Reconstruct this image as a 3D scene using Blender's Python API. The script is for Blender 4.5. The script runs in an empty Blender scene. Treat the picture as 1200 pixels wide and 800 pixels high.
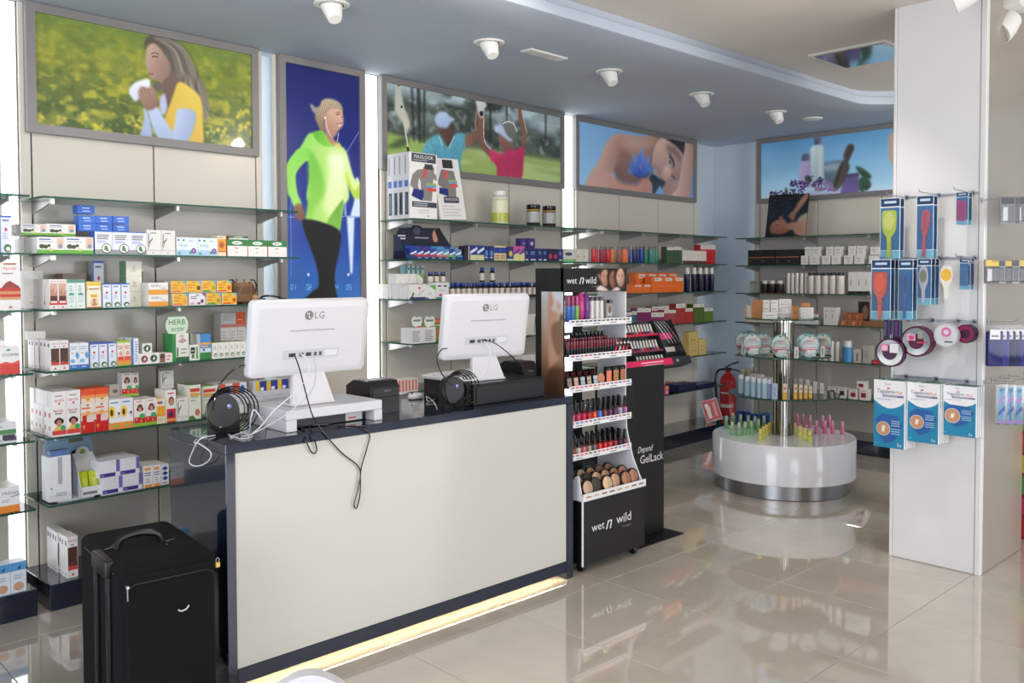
import bpy, bmesh, math, random
import numpy as np
from mathutils import Matrix, Vector

random.seed(7)
rng = np.random.default_rng(7)
SC = bpy.context.scene
COL = SC.collection
R = math.radians

# ---------------------------------------------------------------- camera
CAM_H = 1.5
FPX, CX, CY = 1031.06, 600.0, 356.25
YAW, PITCH, ROLL = R(46.51), R(-1.82), R(-0.15)
_F = np.array([math.cos(PITCH) * math.cos(YAW), math.cos(PITCH) * math.sin(YAW), math.sin(PITCH)])
_r = np.cross(_F, [0, 0, 1.0]); _r /= np.linalg.norm(_r)
_u = np.cross(_r, _F)
_R = math.cos(ROLL) * _r + math.sin(ROLL) * _u
_U = -math.sin(ROLL) * _r + math.cos(ROLL) * _u
_C = np.array([0, 0, CAM_H])
cam_data = bpy.data.cameras.new('camera')
cam_data.sensor_width = 36.0
cam_data.lens = FPX * 36.0 / 1200.0
cam_data.shift_y = -(400.0 - CY) / 1200.0
cam_data.clip_start = 0.02
cam = bpy.data.objects.new('camera', cam_data)
COL.objects.link(cam)
cam.matrix_world = Matrix(((_R[0], _U[0], -_F[0], 0), (_R[1], _U[1], -_F[1], 0), (_R[2], _U[2], -_F[2], CAM_H), (0, 0, 0, 1)))
SC.camera = cam

# ---------------------------------------------------------------- world, daylight, exposure
SC.view_settings.view_transform = 'Standard'
SC.view_settings.look = 'None'
SC.view_settings.gamma = 1.0
SC.view_settings.use_curve_mapping = False
SC.view_settings.exposure = 0.0
world = bpy.data.worlds.new('world'); SC.world = world
world.use_nodes = True
wn = world.node_tree.nodes; wl = world.node_tree.links
wn['Background'].inputs[0].default_value = (0.72, 0.82, 1.0, 1)
wn['Background'].inputs[1].default_value = 1.0

def area_light(name, loc, target, sx, sy, power, col):
    ld = bpy.data.lights.new(name, 'AREA'); ld.shape = 'RECTANGLE'; ld.size = sx; ld.size_y = sy
    ld.energy = power; ld.color = col
    o = bpy.data.objects.new(name, ld); COL.objects.link(o); o.location = loc
    d = Vector(target) - Vector(loc); o.rotation_euler = d.to_track_quat('-Z', 'Z').to_euler()
    return o
# daylight in the two shop-front windows behind the photographer
area_light('daylight_shopfront', (-2.45, 1.4, 1.45), (5, 1.4, 1.65), 4.6, 2.3, 185, (0.84, 0.92, 1.0))
area_light('daylight_street', (3.0, -2.45, 1.45), (3.0, 5, 2.9), 7.5, 2.3, 165, (0.99, 0.98, 0.98))

# ---------------------------------------------------------------- colour and materials
def lin(c):
    if isinstance(c, str):
        c = c.lstrip('#'); c = tuple(int(c[i:i + 2], 16) for i in (0, 2, 4))
    out = []
    for v in c[:3]:
        v = v / 255.0
        out.append(v / 12.92 if v <= 0.04045 else ((v + 0.055) / 1.055) ** 2.4)
    return (out[0], out[1], out[2], 1.0)

MATS = {}
def new_mat(name):
    m = bpy.data.materials.new(name); m.use_nodes = True
    MATS[name] = m
    nt = m.node_tree
    return m, nt.nodes, nt.links, nt.nodes['Principled BSDF']

def col_mat(name, rough, spec=0.5, coat=0.0, metallic=0.0, emit=0.0, speck=0.05, speck_scale=60.0, coat_rough=0.05):
    """colour comes from the mesh's own print colours; a fine noise breaks the flatness"""
    m, n, l, b = new_mat(name)
    a = n.new('ShaderNodeAttribute'); a.attribute_name = 'Col'
    tc = n.new('ShaderNodeTexCoord'); nz = n.new('ShaderNodeTexNoise'); nz.inputs['Scale'].default_value = speck_scale
    l.new(tc.outputs['Object'], nz.inputs['Vector'])
    mr = n.new('ShaderNodeMapRange'); mr.inputs['To Min'].default_value = 1 - speck; mr.inputs['To Max'].default_value = 1 + speck
    l.new(nz.outputs['Fac'], mr.inputs['Value'])
    mx = n.new('ShaderNodeVectorMath'); mx.operation = 'SCALE'
    l.new(a.outputs['Color'], mx.inputs[0]); l.new(mr.outputs[0], mx.inputs['Scale'])
    l.new(mx.outputs[0], b.inputs['Base Color'])
    b.inputs['Roughness'].default_value = rough
    b.inputs['Specular IOR Level'].default_value = spec
    b.inputs['Metallic'].default_value = metallic
    b.inputs['Coat Weight'].default_value = coat
    b.inputs['Coat Roughness'].default_value = coat_rough
    if emit:
        l.new(a.outputs['Color'], b.inputs['Emission Color'])
        b.inputs['Emission Strength'].default_value = emit
    return m

def plain_mat(name, col, rough=0.5, metallic=0.0, coat=0.0, speck=0.04, scale=8.0, bump=0.0, bscale=200.0, spec=0.5):
    m, n, l, b = new_mat(name)
    tc = n.new('ShaderNodeTexCoord'); nz = n.new('ShaderNodeTexNoise'); nz.inputs['Scale'].default_value = scale
    nz.inputs['Detail'].default_value = 3
    l.new(tc.outputs['Object'], nz.inputs['Vector'])
    cr = n.new('ShaderNodeValToRGB')
    c = lin(col)
    cr.color_ramp.elements[0].color = tuple(max(0, x * (1 - speck)) for x in c[:3]) + (1,)
    cr.color_ramp.elements[1].color = tuple(min(1, x * (1 + speck)) for x in c[:3]) + (1,)
    l.new(nz.outputs['Fac'], cr.inputs['Fac']); l.new(cr.outputs['Color'], b.inputs['Base Color'])
    b.inputs['Roughness'].default_value = rough; b.inputs['Metallic'].default_value = metallic
    b.inputs['Coat Weight'].default_value = coat; b.inputs['Coat Roughness'].default_value = 0.03
    b.inputs['Specular IOR Level'].default_value = spec
    if bump:
        n2 = n.new('ShaderNodeTexNoise'); n2.inputs['Scale'].default_value = bscale
        l.new(tc.outputs['Object'], n2.inputs['Vector'])
        bp = n.new('ShaderNodeBump'); bp.inputs['Strength'].default_value = bump; bp.inputs['Distance'].default_value = 0.002
        l.new(n2.outputs['Fac'], bp.inputs['Height']); l.new(bp.outputs[0], b.inputs['Normal'])
    return m

def emit_mat(name, col, strength):
    m, n, l, b = new_mat(name)
    n.remove(b); e = n.new('ShaderNodeEmission'); e.inputs[0].default_value = (col[0], col[1], col[2], 1); e.inputs[1].default_value = strength
    l.new(e.outputs[0], n['Material Output'].inputs[0])
    return m

def sheet_glass(name, tint, rough=0.02, ior=1.45, body=0.0, body_col=(255, 255, 255)):
    """thin clear sheet: transparent with a Fresnel gloss, optionally a little body colour"""
    m, n, l, b = new_mat(name)
    n.remove(b)
    t = n.new('ShaderNodeBsdfTransparent'); t.inputs[0].default_value = tint
    g = n.new('ShaderNodeBsdfGlossy'); g.inputs['Roughness'].default_value = rough
    fr = n.new('ShaderNodeFresnel'); fr.inputs['IOR'].default_value = ior
    mx = n.new('ShaderNodeMixShader'); l.new(fr.outputs[0], mx.inputs[0]); l.new(t.outputs[0], mx.inputs[1]); l.new(g.outputs[0], mx.inputs[2])
    out = mx
    if body:
        d = n.new('ShaderNodeBsdfDiffuse'); d.inputs[0].default_value = lin(body_col)
        m2 = n.new('ShaderNodeMixShader'); m2.inputs[0].default_value = body
        l.new(mx.outputs[0], m2.inputs[1]); l.new(d.outputs[0], m2.inputs[2]); out = m2
    l.new(out.outputs[0], n['Material Output'].inputs[0])
    return m

col_mat('card', 0.38)
col_mat('paint', 0.6)
col_mat('gloss', 0.16)
col_mat('label_print', 0.3, speck=0.03)
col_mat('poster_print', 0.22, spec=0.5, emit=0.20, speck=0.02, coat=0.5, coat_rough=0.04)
col_mat('satin_metal', 0.34, metallic=0.9)
plain_mat('steel', (150, 150, 152), 0.3, metallic=1.0)
plain_mat('brushed_pole', (128, 120, 108), 0.16, metallic=1.0)
plain_mat('chrome', (200, 198, 194), 0.08, metallic=1.0)
plain_mat('frame_metal', (138, 134, 132), 0.45, metallic=0.35)
plain_mat('navy', (20, 29, 48), 0.1, coat=0.6, speck=0.08)
plain_mat('navy_matt', (30, 38, 54), 0.3, speck=0.08)
plain_mat('black_satin', (14, 14, 15), 0.42)
plain_mat('black_plastic', (16, 16, 18), 0.32, bump=0.15, bscale=900)
plain_mat('black_fabric', (11, 11, 12), 0.85, speck=0.25, scale=160, bump=0.7, bscale=1400, spec=0.25)
plain_mat('column_white', (228, 226, 225), 0.16, coat=0.25, speck=0.015)
plain_mat('white_gloss', (226, 226, 230), 0.14, coat=0.3, speck=0.015)
plain_mat('white_plastic', (212, 211, 214), 0.3, speck=0.015)
plain_mat('wall_panel', (212, 205, 192), 0.2, coat=0.15, speck=0.015, scale=2)
plain_mat('counter_white', (200, 197, 189), 0.14, coat=0.35, speck=0.01, scale=2)
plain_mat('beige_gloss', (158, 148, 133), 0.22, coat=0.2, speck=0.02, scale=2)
plain_mat('blue_wall', (194, 207, 218), 0.6, speck=0.02, scale=3, bump=0.05, bscale=300)
plain_mat('ceiling_paint', (182, 191, 204), 0.75, speck=0.015, scale=3)
plain_mat('ceiling_upper', (226, 217, 208), 0.75, speck=0.015, scale=3)
plain_mat('wall_plain', (214, 211, 206), 0.6, speck=0.02, scale=3)
plain_mat('joint_dark', (112, 104, 94), 0.7)
plain_mat('lamp_white', (238, 236, 230), 0.35, speck=0.01)
emit_mat('led_cool', (0.95, 0.98, 1.0), 3.2)
emit_mat('led_edge', (0.92, 0.97, 1.0), 5.0)
emit_mat('led_warm', (1.0, 0.80, 0.52), 40.0)
emit_mat('lamp_glow', (1.0, 0.93, 0.82), 12.0)
sheet_glass('glass', (0.955, 0.985, 0.965, 1))
sheet_glass('glass_edge', (0.22, 0.46, 0.36, 1), rough=0.12, body=0.4, body_col=(70, 130, 106))
sheet_glass('clear_plastic', (0.985, 0.985, 0.99, 1), rough=0.1, ior=1.25, body=0.02)
sheet_glass('frosted_acrylic', (0.8, 0.83, 0.82, 1), rough=0.15, body=0.25, body_col=(190, 196, 196))
sheet_glass('window_pane', (0.98, 0.99, 1.0, 1))

def floor_mat():
    m, n, l, b = new_mat('porcelain_tile')
    oi = n.new('ShaderNodeObjectInfo'); tc = n.new('ShaderNodeTexCoord'); mp = n.new('ShaderNodeMapping')
    cb = n.new('ShaderNodeCombineXYZ'); ml = n.new('ShaderNodeMath'); ml.operation = 'MULTIPLY'; ml.inputs[1].default_value = 37.0
    l.new(oi.outputs['Random'], ml.inputs[0]); l.new(ml.outputs[0], cb.inputs[2]); l.new(cb.outputs[0], mp.inputs['Location'])
    l.new(tc.outputs['Object'], mp.inputs['Vector'])
    nz = n.new('ShaderNodeTexNoise'); nz.inputs['Scale'].default_value = 2.2; nz.inputs['Detail'].default_value = 6; nz.inputs['Roughness'].default_value = 0.6
    l.new(mp.outputs[0], nz.inputs['Vector'])
    cr = n.new('ShaderNodeValToRGB'); cr.color_ramp.elements[0].color = lin((184, 174, 160)); cr.color_ramp.elements[1].color = lin((202, 193, 180))
    cr.color_ramp.elements[0].position = 0.3; cr.color_ramp.elements[1].position = 0.75
    l.new(nz.outputs['Fac'], cr.inputs[0]); l.new(cr.outputs[0], b.inputs['Base Color'])
    b.inputs['Roughness'].default_value = 0.05
    b.inputs['Specular IOR Level'].default_value = 0.9
    b.inputs['Coat Weight'].default_value = 0.8; b.inputs['Coat Roughness'].default_value = 0.03
floor_mat()

# ---------------------------------------------------------------- pixels to places (measuring the photograph)
def ray(x, y): return _F + _R * (x - CX) / FPX - _U * (y - CY) / FPX
def on_z(x, y, z):
    d = ray(x, y); return _C + d * (z - CAM_H) / d[2]
def on_y(x, y, Y):
    d = ray(x, y); return _C + d * Y / d[1]
def on_x(x, y, X):
    d = ray(x, y); return _C + d * X / d[0]

class WallFrame:
    """a wall: e runs to the right along it as seen from the room, n points into it; coordinates s (along), o (out of it), z"""
    def __init__(self, e, n, d): self.e, self.n, self.d = np.array([e[0], e[1], 0.0]), np.array([n[0], n[1], 0.0]), d
    def pt(self, s, o, z): return self.n * (self.d - o) + self.e * s + np.array([0, 0, z])
    def mat(self, s, o, z, rz=0.0):
        p = self.pt(s, o, z); e, n = self.e, self.n
        return Matrix(((e[0], n[0], 0, p[0]), (e[1], n[1], 0, p[1]), (0, 0, 1, p[2]), (0, 0, 0, 1))) @ Matrix.Rotation(rz, 4, 'Z')
    def s_at(self, px, z, o):
        """where column px of the photograph meets the line at height z, o out of the wall"""
        k = _R - (px - CX) / FPX * _F
        b = self.pt(0, o, z) - _C
        return float(-(b @ k) / (self.e @ k))
    def z_at(self, px, py, o):
        d = ray(px, py); w = _C + d * ((self.d - o) / (d @ self.n)); return float(w[2])
    def sz(self, px, py, o):
        d = ray(px, py); w = _C + d * ((self.d - o) / (d @ self.n)); return float(w @ self.e), float(w[2])
_ta, _tb = R(3.308), R(1.089)
WA = WallFrame((math.cos(_ta), math.sin(_ta)), (-math.sin(_ta), math.cos(_ta)), 4.52)
WB = WallFrame((math.sin(_tb), -math.cos(_tb)), (math.cos(_tb), math.sin(_tb)), 7.605)
ZA = [1.861, 1.607, 1.357, 1.080, 0.782, 0.478]     # tops of the glass shelves
ZB = [1.845, 1.593, 1.340, 1.073, 0.765, 0.455]

# ---------------------------------------------------------------- mesh helpers
_font_cache = {}
def text_mesh(s, bold=False):
    """(2-D points, faces, width, height) of a word, baseline at 0"""
    key = s
    if key in _font_cache: return _font_cache[key]
    cu = bpy.data.curves.new('lettering', 'FONT'); cu.body = s; cu.resolution_u = 2; cu.size = 1.0
    o = bpy.data.objects.new('lettering', cu); COL.objects.link(o)
    dg = bpy.context.evaluated_depsgraph_get()
    me = bpy.data.meshes.new_from_object(o.evaluated_get(dg))
    pts = [(v.co.x, v.co.y) for v in me.vertices]; fs = [tuple(p.vertices) for p in me.polygons]
    bpy.data.objects.remove(o); bpy.data.curves.remove(cu); bpy.data.meshes.remove(me)
    if pts:
        xs = [p[0] for p in pts]; ys = [p[1] for p in pts]; x0 = min(xs)
        pts = [(p[0] - x0, p[1]) for p in pts]; w = max(xs) - x0; h = max(ys)
    else: w, h = 1, 1
    _font_cache[key] = (pts, fs, w, h)
    return _font_cache[key]

class MB:
    def __init__(self): self.v, self.f, self.c, self.m = [], [], [], []
    def add(self, verts, faces, col=(200, 200, 200), mat=0, M=None):
        b = len(self.v)
        if M is not None: verts = [tuple(M @ Vector(p)) for p in verts]
        self.v.extend([tuple(float(t) for t in p) for p in verts])
        c = lin(col)
        for q in faces:
            self.f.append(tuple(b + i for i in q)); self.c.append(c); self.m.append(mat)
        return self
    def box(self, x0, y0, z0, x1, y1, z1, col=(200, 200, 200), mat=0, M=None, front=None, top=None, side=None):
        v = [(x0, y0, z0), (x1, y0, z0), (x1, y1, z0), (x0, y1, z0), (x0, y0, z1), (x1, y0, z1), (x1, y1, z1), (x0, y1, z1)]
        f = [(0, 3, 2, 1), (4, 5, 6, 7), (0, 1, 5, 4), (2, 3, 7, 6), (1, 2, 6, 5), (3, 0, 4, 7)]
        cs = [col, top or col, front or col, col, side or col, side or col]
        b = len(self.v)
        if M is not None: v = [tuple(M @ Vector(p)) for p in v]
        self.v.extend(v)
        for q, c in zip(f, cs):
            self.f.append(tuple(b + i for i in q)); self.c.append(lin(c)); self.m.append(mat)
        return self
    def rbox(self, x0, y0, z0, x1, y1, z1, r=0.004, seg=2, col=(200, 200, 200), mat=0, M=None):
        bm = bmesh.new(); bmesh.ops.create_cube(bm, size=1.0)
        for w in bm.verts:
            w.co = Vector((x0 + (w.co.x + .5) * (x1 - x0), y0 + (w.co.y + .5) * (y1 - y0), z0 + (w.co.z + .5) * (z1 - z0)))
        bmesh.ops.bevel(bm, geom=bm.edges[:], offset=r, segments=seg, profile=0.5, affect='EDGES')
        bm.verts.index_update()
        self.add([tuple(w.co) for w in bm.verts], [tuple(w.index for w in q.verts) for q in bm.faces], col, mat, M); bm.free()
        return self
    def lathe(self, prof, n=16, col=(200, 200, 200), mat=0, M=None, cols=None, mats=None, sx=1.0, sy=1.0):
        """prof: (r, z) upwards; cols: one colour per band"""
        v = []
        for r, z in prof:
            for k in range(n):
                a = 2 * math.pi * k / n; v.append((r * math.cos(a) * sx, r * math.sin(a) * sy, z))
        b = len(self.v)
        if M is not None: v = [tuple(M @ Vector(p)) for p in v]
        self.v.extend(v)
        for i in range(len(prof) - 1):
            c = lin(cols[i] if cols else col); mm = mats[i] if mats else mat
            for k in range(n):
                k2 = (k + 1) % n
                self.f.append((b + i * n + k, b + i * n + k2, b + (i + 1) * n + k2, b + (i + 1) * n + k)); self.c.append(c); self.m.append(mm)
        if prof[0][0] > 1e-6: self.f.append(tuple(b + k for k in reversed(range(n)))); self.c.append(lin(cols[0] if cols else col)); self.m.append(mats[0] if mats else mat)
        if prof[-1][0] > 1e-6: self.f.append(tuple(b + (len(prof) - 1) * n + k for k in range(n))); self.c.append(lin(cols[-1] if cols else col)); self.m.append(mats[-1] if mats else mat)
        return self
    def tube(self, pts, r=0.003, n=6, col=(20, 20, 20), mat=0):
        P = [Vector(p) for p in pts]; v = []; up = None
        for i, p in enumerate(P):
            t = (P[min(i + 1, len(P) - 1)] - P[max(i - 1, 0)]).normalized()
            if up is None: up = Vector((0, 0, 1)) if abs(t.z) < 0.9 else Vector((1, 0, 0))
            a = t.cross(up)
            if a.length < 1e-6: a = t.cross(Vector((0.3, 0.8, 0.5)))
            a.normalize(); bb = a.cross(t).normalized(); up = bb
            rr = r[i] if isinstance(r, (list, tuple)) else r
            for k in range(n):
                an = 2 * math.pi * k / n; v.append(tuple(p + a * (rr * math.cos(an)) + bb * (rr * math.sin(an))))
        f = []
        for i in range(len(P) - 1):
            for k in range(n):
                k2 = (k + 1) % n; f.append((i * n + k, i * n + k2, (i + 1) * n + k2, (i + 1) * n + k))
        f.append(tuple(reversed(range(n)))); f.append(tuple((len(P) - 1) * n + k for k in range(n)))
        return self.add(v, f, col, mat)
    def prism(self, poly, y0, y1, col=(200, 200, 200), mat=0, M=None, front=None):
        """poly: (x, z) outline, anticlockwise seen from -y; extruded from y0 to y1"""
        n = len(poly)
        v = [(x, y0, z) for x, z in poly] + [(x, y1, z) for x, z in poly]
        b = len(self.v)
        if M is not None: v = [tuple(M @ Vector(p)) for p in v]
        self.v.extend(v)
        def put(q, c): self.f.append(tuple(b + i for i in q)); self.c.append(lin(c)); self.m.append(mat)
        put(tuple(range(n)), front or col); put(tuple(reversed(range(n, 2 * n))), col)
        for i in range(n):
            j = (i + 1) % n; put((i + n, j + n, j, i), col)
        return self
    def poly(self, pts, col, y=0.0, mat=0, M=None):
        """flat printed patch facing -y; pts (x, z)"""
        return self.add([(x, y, z) for x, z in pts], [tuple(range(len(pts)))], col, mat, M)
    def rect(self, x0, z0, x1, z1, col, y=0.0, mat=0, M=None): return self.poly([(x0, z0), (x1, z0), (x1, z1), (x0, z1)], col, y, mat, M)
    def disc(self, cx, cz, rx, rz, col, y=0.0, mat=0, n=14, M=None):
        return self.poly([(cx + rx * math.cos(2 * math.pi * k / n), cz + rz * math.sin(2 * math.pi * k / n)) for k in range(n)], col, y, mat, M)
    def text(self, s, cx, cz, h, col, y=0.0, mat=0, M=None, maxw=None, align='c', sx=1.0, shear=0.0):
        pts, fs, w, hh = text_mesh(s)
        k = h / hh; kx = k * sx
        if maxw and w * kx > maxw: kx = maxw / w
        x0 = cx - w * kx / 2 if align == 'c' else (cx if align == 'l' else cx - w * kx)
        return self.add([(x0 + p[0] * kx + p[1] * k * shear, y, cz - h / 2 + p[1] * k) for p in pts], fs, col, mat, M)
    def mesh(self, name, mats, smooth=False):
        me = bpy.data.meshes.new(name)
        me.from_pydata(self.v, [], self.f)
        for mn in mats: me.materials.append(MATS[mn])
        if len(mats) > 1: me.polygons.foreach_set('material_index', np.array(self.m, dtype=np.int32))
        at = me.color_attributes.new('Col', 'FLOAT_COLOR', 'CORNER')
        cnt = np.array([len(q) for q in self.f]); cc = np.repeat(np.array(self.c, dtype=np.float32).reshape(-1, 4), cnt, axis=0)
        at.data.foreach_set('color', cc.ravel())
        if smooth:
            me.polygons.foreach_set('use_smooth', np.ones(len(self.f), dtype=bool))
            me.set_sharp_from_angle(angle=R(38))
        me.update()
        return me
    def build(self, name, mats, parent=None, M=None, smooth=False):
        mats = [mats] if isinstance(mats, str) else mats
        return link(name, self.mesh(name, mats, smooth), parent, M)

def link(name, me, parent=None, M=None):
    o = bpy.data.objects.new(name, me); COL.objects.link(o)
    if parent is not None: o.parent = parent
    if M is not None: o.matrix_basis = M
    return o
def empty(name, M=None):
    o = bpy.data.objects.new(name, None); o.empty_display_size = 0.05; COL.objects.link(o)
    if M is not None: o.matrix_basis = M
    return o
def tag(o, label=None, cat=None, group=None, kind=None):
    if label: o['label'] = label
    if cat: o['category'] = cat
    if group: o['group'] = group
    if kind: o['kind'] = kind
    return o
def copy_tree(o, M=None, parent=None):
    c = o.copy(); COL.objects.link(c); c.parent = parent
    if M is not None: c.matrix_basis = M
    for ch in o.children: copy_tree(ch, None, c)
    return c
T = Matrix.Translation
def RZ(a): return Matrix.Rotation(a, 4, 'Z')
def RX(a): return Matrix.Rotation(a, 4, 'X')
def RY(a): return Matrix.Rotation(a, 4, 'Y')
def spline(P, n=6, closed=False):
    P = [np.array(p, float) for p in P]; out = []; N = len(P)
    rngi = range(N) if closed else range(N - 1)
    for i in rngi:
        if closed: p0, p1, p2, p3 = P[i - 1], P[i], P[(i + 1) % N], P[(i + 2) % N]
        else: p0, p1, p2, p3 = P[max(i - 1, 0)], P[i], P[i + 1], P[min(i + 2, N - 1)]
        for k in range(n):
            t = k / n
            out.append(tuple(0.5 * ((2 * p1) + (-p0 + p2) * t + (2 * p0 - 5 * p1 + 4 * p2 - p3) * t * t + (-p0 + 3 * p1 - 3 * p2 + p3) * t ** 3)))
    if not closed: out.append(tuple(P[-1]))
    return out
# ================================================================ the shell of the shop
Z_LOW, Z_HIGH = 2.792, 2.90
EDGE_Y, EDGE_X = 3.06, 6.78         # where the lowered ceiling border ends

fl = MB(); fl.box(-2.8, -2.8, -0.08, 8.2, 5.4, -0.004)
floor = tag(fl.build('floor', 'joint_dark'), kind='structure')
TS, TSY = 0.6, 0.607
tm = MB(); tm.rbox(0.0012, 0.0012, -0.012, TS - 0.0012, TSY - 0.0012, 0.0, r=0.0012, seg=1)
tile_me = tm.mesh('floor_tile', ['porcelain_tile'])
for i in range(-8, 10):
    for j in range(-7, 7):
        x, y = 2.08 + i * TS, 1.58 + j * TSY
        if x < -2.8 or x > 7.7 or y < -2.8 or y > 4.9: continue
        link('floor_tile', tile_me, floor, T((x, y, 0)))

# ceilings: a lower border along the two shelved walls, a raised middle
cl = MB()
cl.box(-2.6, EDGE_Y, Z_LOW, 8.0, 5.4, Z_LOW + 0.05)
cl.box(EDGE_X, -2.6, Z_LOW, 8.0, EDGE_Y, Z_LOW + 0.05)
tag(cl.build('ceiling', 'ceiling_paint'), kind='structure')
cu = MB(); cu.box(-2.8, -2.8, Z_HIGH, 7.2, 3.4, Z_HIGH + 0.05)
tag(cu.build('ceiling_upper', 'ceiling_upper'), kind='structure')
# the rounded step between them
def edge_path(off):
    r = 0.35 - off; cx, cy = EDGE_X - 0.35, EDGE_Y - 0.35
    P = [(-2.6, EDGE_Y - off)]
    for k in range(13):
        a = math.pi / 2 * (1 - k / 12); P.append((cx + r * math.cos(a), cy + r * math.sin(a)))
    P.append((EDGE_X - off, -2.6))
    return P
def sweep(mb, prof, col=(200, 200, 200), mat=0):
    paths = [edge_path(o) for o, z in prof]; n = len(paths[0]); v = []
    for p, (o, z) in zip(paths, prof): v += [(x, y, z) for x, y in p]
    f = [(i * n + k, i * n + k + 1, (i + 1) * n + k + 1, (i + 1) * n + k) for i in range(len(prof) - 1) for k in range(n - 1)]
    mb.add(v, f, col, mat)
tb = MB(); sweep(tb, [(-0.3, Z_LOW - 0.0005), (0.0, Z_LOW - 0.0005), (0.012, Z_LOW + 0.004), (0.016, Z_LOW + 0.012), (0.016, Z_LOW + 0.055), (0.012, Z_LOW + 0.06), (-0.02, Z_LOW + 0.06), (-0.02, Z_HIGH)])
# the filled corner behind the rounding
tag(tb.build('trim_1', 'ceiling_paint', smooth=True), kind='structure')

def wall_box(name, W, s0, s1, o0, o1, z0, z1, mat, parent=None):
    m = MB(); m.box(s0, -o1, z0, s1, -o0, z1)
    return m.build(name, mat, parent, W.mat(0, 0, 0))
tag(wall_box('wall_back', WA, -3.2, 8.3, -0.20, -0.09, 0, 2.95, 'blue_wall'), kind='structure')
tag(wall_box('wall_right', WB, -5.6, 3.2, -0.20, -0.09, 0, 2.95, 'blue_wall'), kind='structure')
# shop-front walls with their windows, behind the photographer
def window_wall(name, wname, M, length, z0, z1, n):
    """wall along +x of M, window from z0 to z1"""
    w = MB(); w.box(0, 0, 0, length, 0.1, z0); w.box(0, 0, z1, length, 0.1, 2.95); w.box(0, 0, z0, 0.25, 0.1, z1); w.box(length - 0.25, 0, z0, length, 0.1, z1)
    tag(w.build(name, 'wall_plain', None, M), kind='structure')
    win = tag(empty(wname, M), kind='structure')
    dx = (length - 0.5) / n
    for k in range(n + 1):
        b = MB(); x = 0.25 + k * dx; b.box(x - 0.03, 0.02, z0, x + 0.03, 0.08, z1); b.build('window_frame', 'frame_metal', win)
    for k in range(n):
        g = MB(); x = 0.25 + k * dx; g.box(x + 0.03, 0.046, z0, x + dx - 0.03, 0.054, z1); g.build('window_pane', 'window_pane', win)
window_wall('wall_left', 'window_1', T((-2.7, -2.7, 0)) @ RZ(R(90)) @ Matrix.Scale(1, 4), 8.0, 0.2, 2.6, 5)
window_wall('wall_front', 'window_2', T((-2.7, -2.7, 0)), 10.6, 0.2, 2.6, 7)

# ================================================================ wall shelving units
def shelving(name, label, W, s0, s1, ups, zs, sh0, sh1, depth, base=True, base_s=None, hgap=0.045, panel_lo=0.12):
    root = empty(name, W.mat(0, 0, 0)); tag(root, label, 'shelving', 'wall shelving units')
    ed = [s0] + list(ups) + [s1]
    for a, b in zip(ed[:-1], ed[1:]):
        if b - a < 0.02: continue
        m = MB(); g = 0.0035
        m.rbox(a + g, 0.0, panel_lo, b - g, 0.02, Z_LOW - 0.002, r=0.0015, seg=1); m.build('back_panel', 'wall_panel', root)
    for u in ups:
        m = MB(); m.box(u - 0.0035, 0.004, panel_lo, u + 0.0035, 0.022, Z_LOW - 0.002, (70, 66, 60))
        z = 0.25
        while z < 2.1:
            m.box(u - 0.002, 0.0025, z, u + 0.002, 0.004, z + 0.02, (25, 24, 22)); z += 0.05
        m.build('upright', 'paint', root)
    gm = MB(); t = 0.009
    gm.box(sh0, -depth, -t, sh1, -0.012, 0)
    for i, k in enumerate((0, 0, 1, 1, 1, 1)): gm.m[i] = k
    gme = gm.mesh('glass_shelf', ['glass', 'glass_edge'])
    bm_ = MB(); bm_.prism([(0, 0), (0, -0.052), (0.05, -0.046), (0.2, -0.018), (0.255, -0.006), (0.255, 0)][::-1], -0.004, 0.004, (176, 176, 174))
    bm_.box(0.235, -0.007, -0.018, 0.262, 0.007, 0.004, (225, 225, 222))
    bme = bm_.mesh('bracket', ['satin_metal'])
    for z in zs:
        sh = link('glass_shelf', gme, root, T((0, 0, z)))
        for u in ups:
            link('bracket', bme, sh, T((u, 0.002, -t - 0.001)) @ RZ(R(-90)))
    if base:
        bs = base_s or (sh0, sh1)
        m = MB(); m.rbox(bs[0], -depth, 0.0, bs[1], 0.02, 0.12, r=0.003, seg=1); m.build('plinth', 'navy', root)
    return root
DA, DB = 0.34, 0.40
shelving('shelving_unit', 'glass shelving unit under the yellow flower field picture, stocked with remedy cartons', WA, 1.443, 2.726, [1.495, 2.085, 2.68], ZA, 1.425, 2.735, DA, base_s=(1.425, 2.9))
shelving('shelving_unit', 'end of a glass shelving unit cut by the picture edge beside a glowing strip', WA, 0.0, 1.366, [0.14, 0.73, 1.32], ZA, 0.0, 1.372, DA)
shelving('shelving_unit', 'glass shelving unit under the golfers picture, behind the second computer', WA, 3.578, 5.413, [3.616, 4.19, 4.785, 5.38], ZA, 3.56, 5.43, DA, base_s=(3.3, 5.5))
shelving('shelving_unit', 'glass shelving unit under the blue lotus picture, behind the cosmetics stands', WA, 5.574, 7.435, [5.60, 6.167, 6.755, 7.363], ZA, 5.52, 7.40, DA, base_s=(5.5, 7.5))
shelving('shelving_unit', 'glass shelving unit under the lavender spa picture, behind the round carousel', WB, -4.40, -1.9, [-4.34, -3.76, -3.18, -2.6, -2.0], ZB, -4.36, -1.9, DB, base_s=(-4.5, -1.9))
# plain panel behind the runner picture
rp = MB(); rp.rbox(2.802, 0.0, 0.0, 3.462, 0.02, Z_LOW - 0.002, r=0.0015, seg=1)
tag(rp.build('wall_panel', 'wall_panel', None, WA.mat(0, 0, 0)), 'plain cream wall panel behind the tall runner picture', 'panel')

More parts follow.
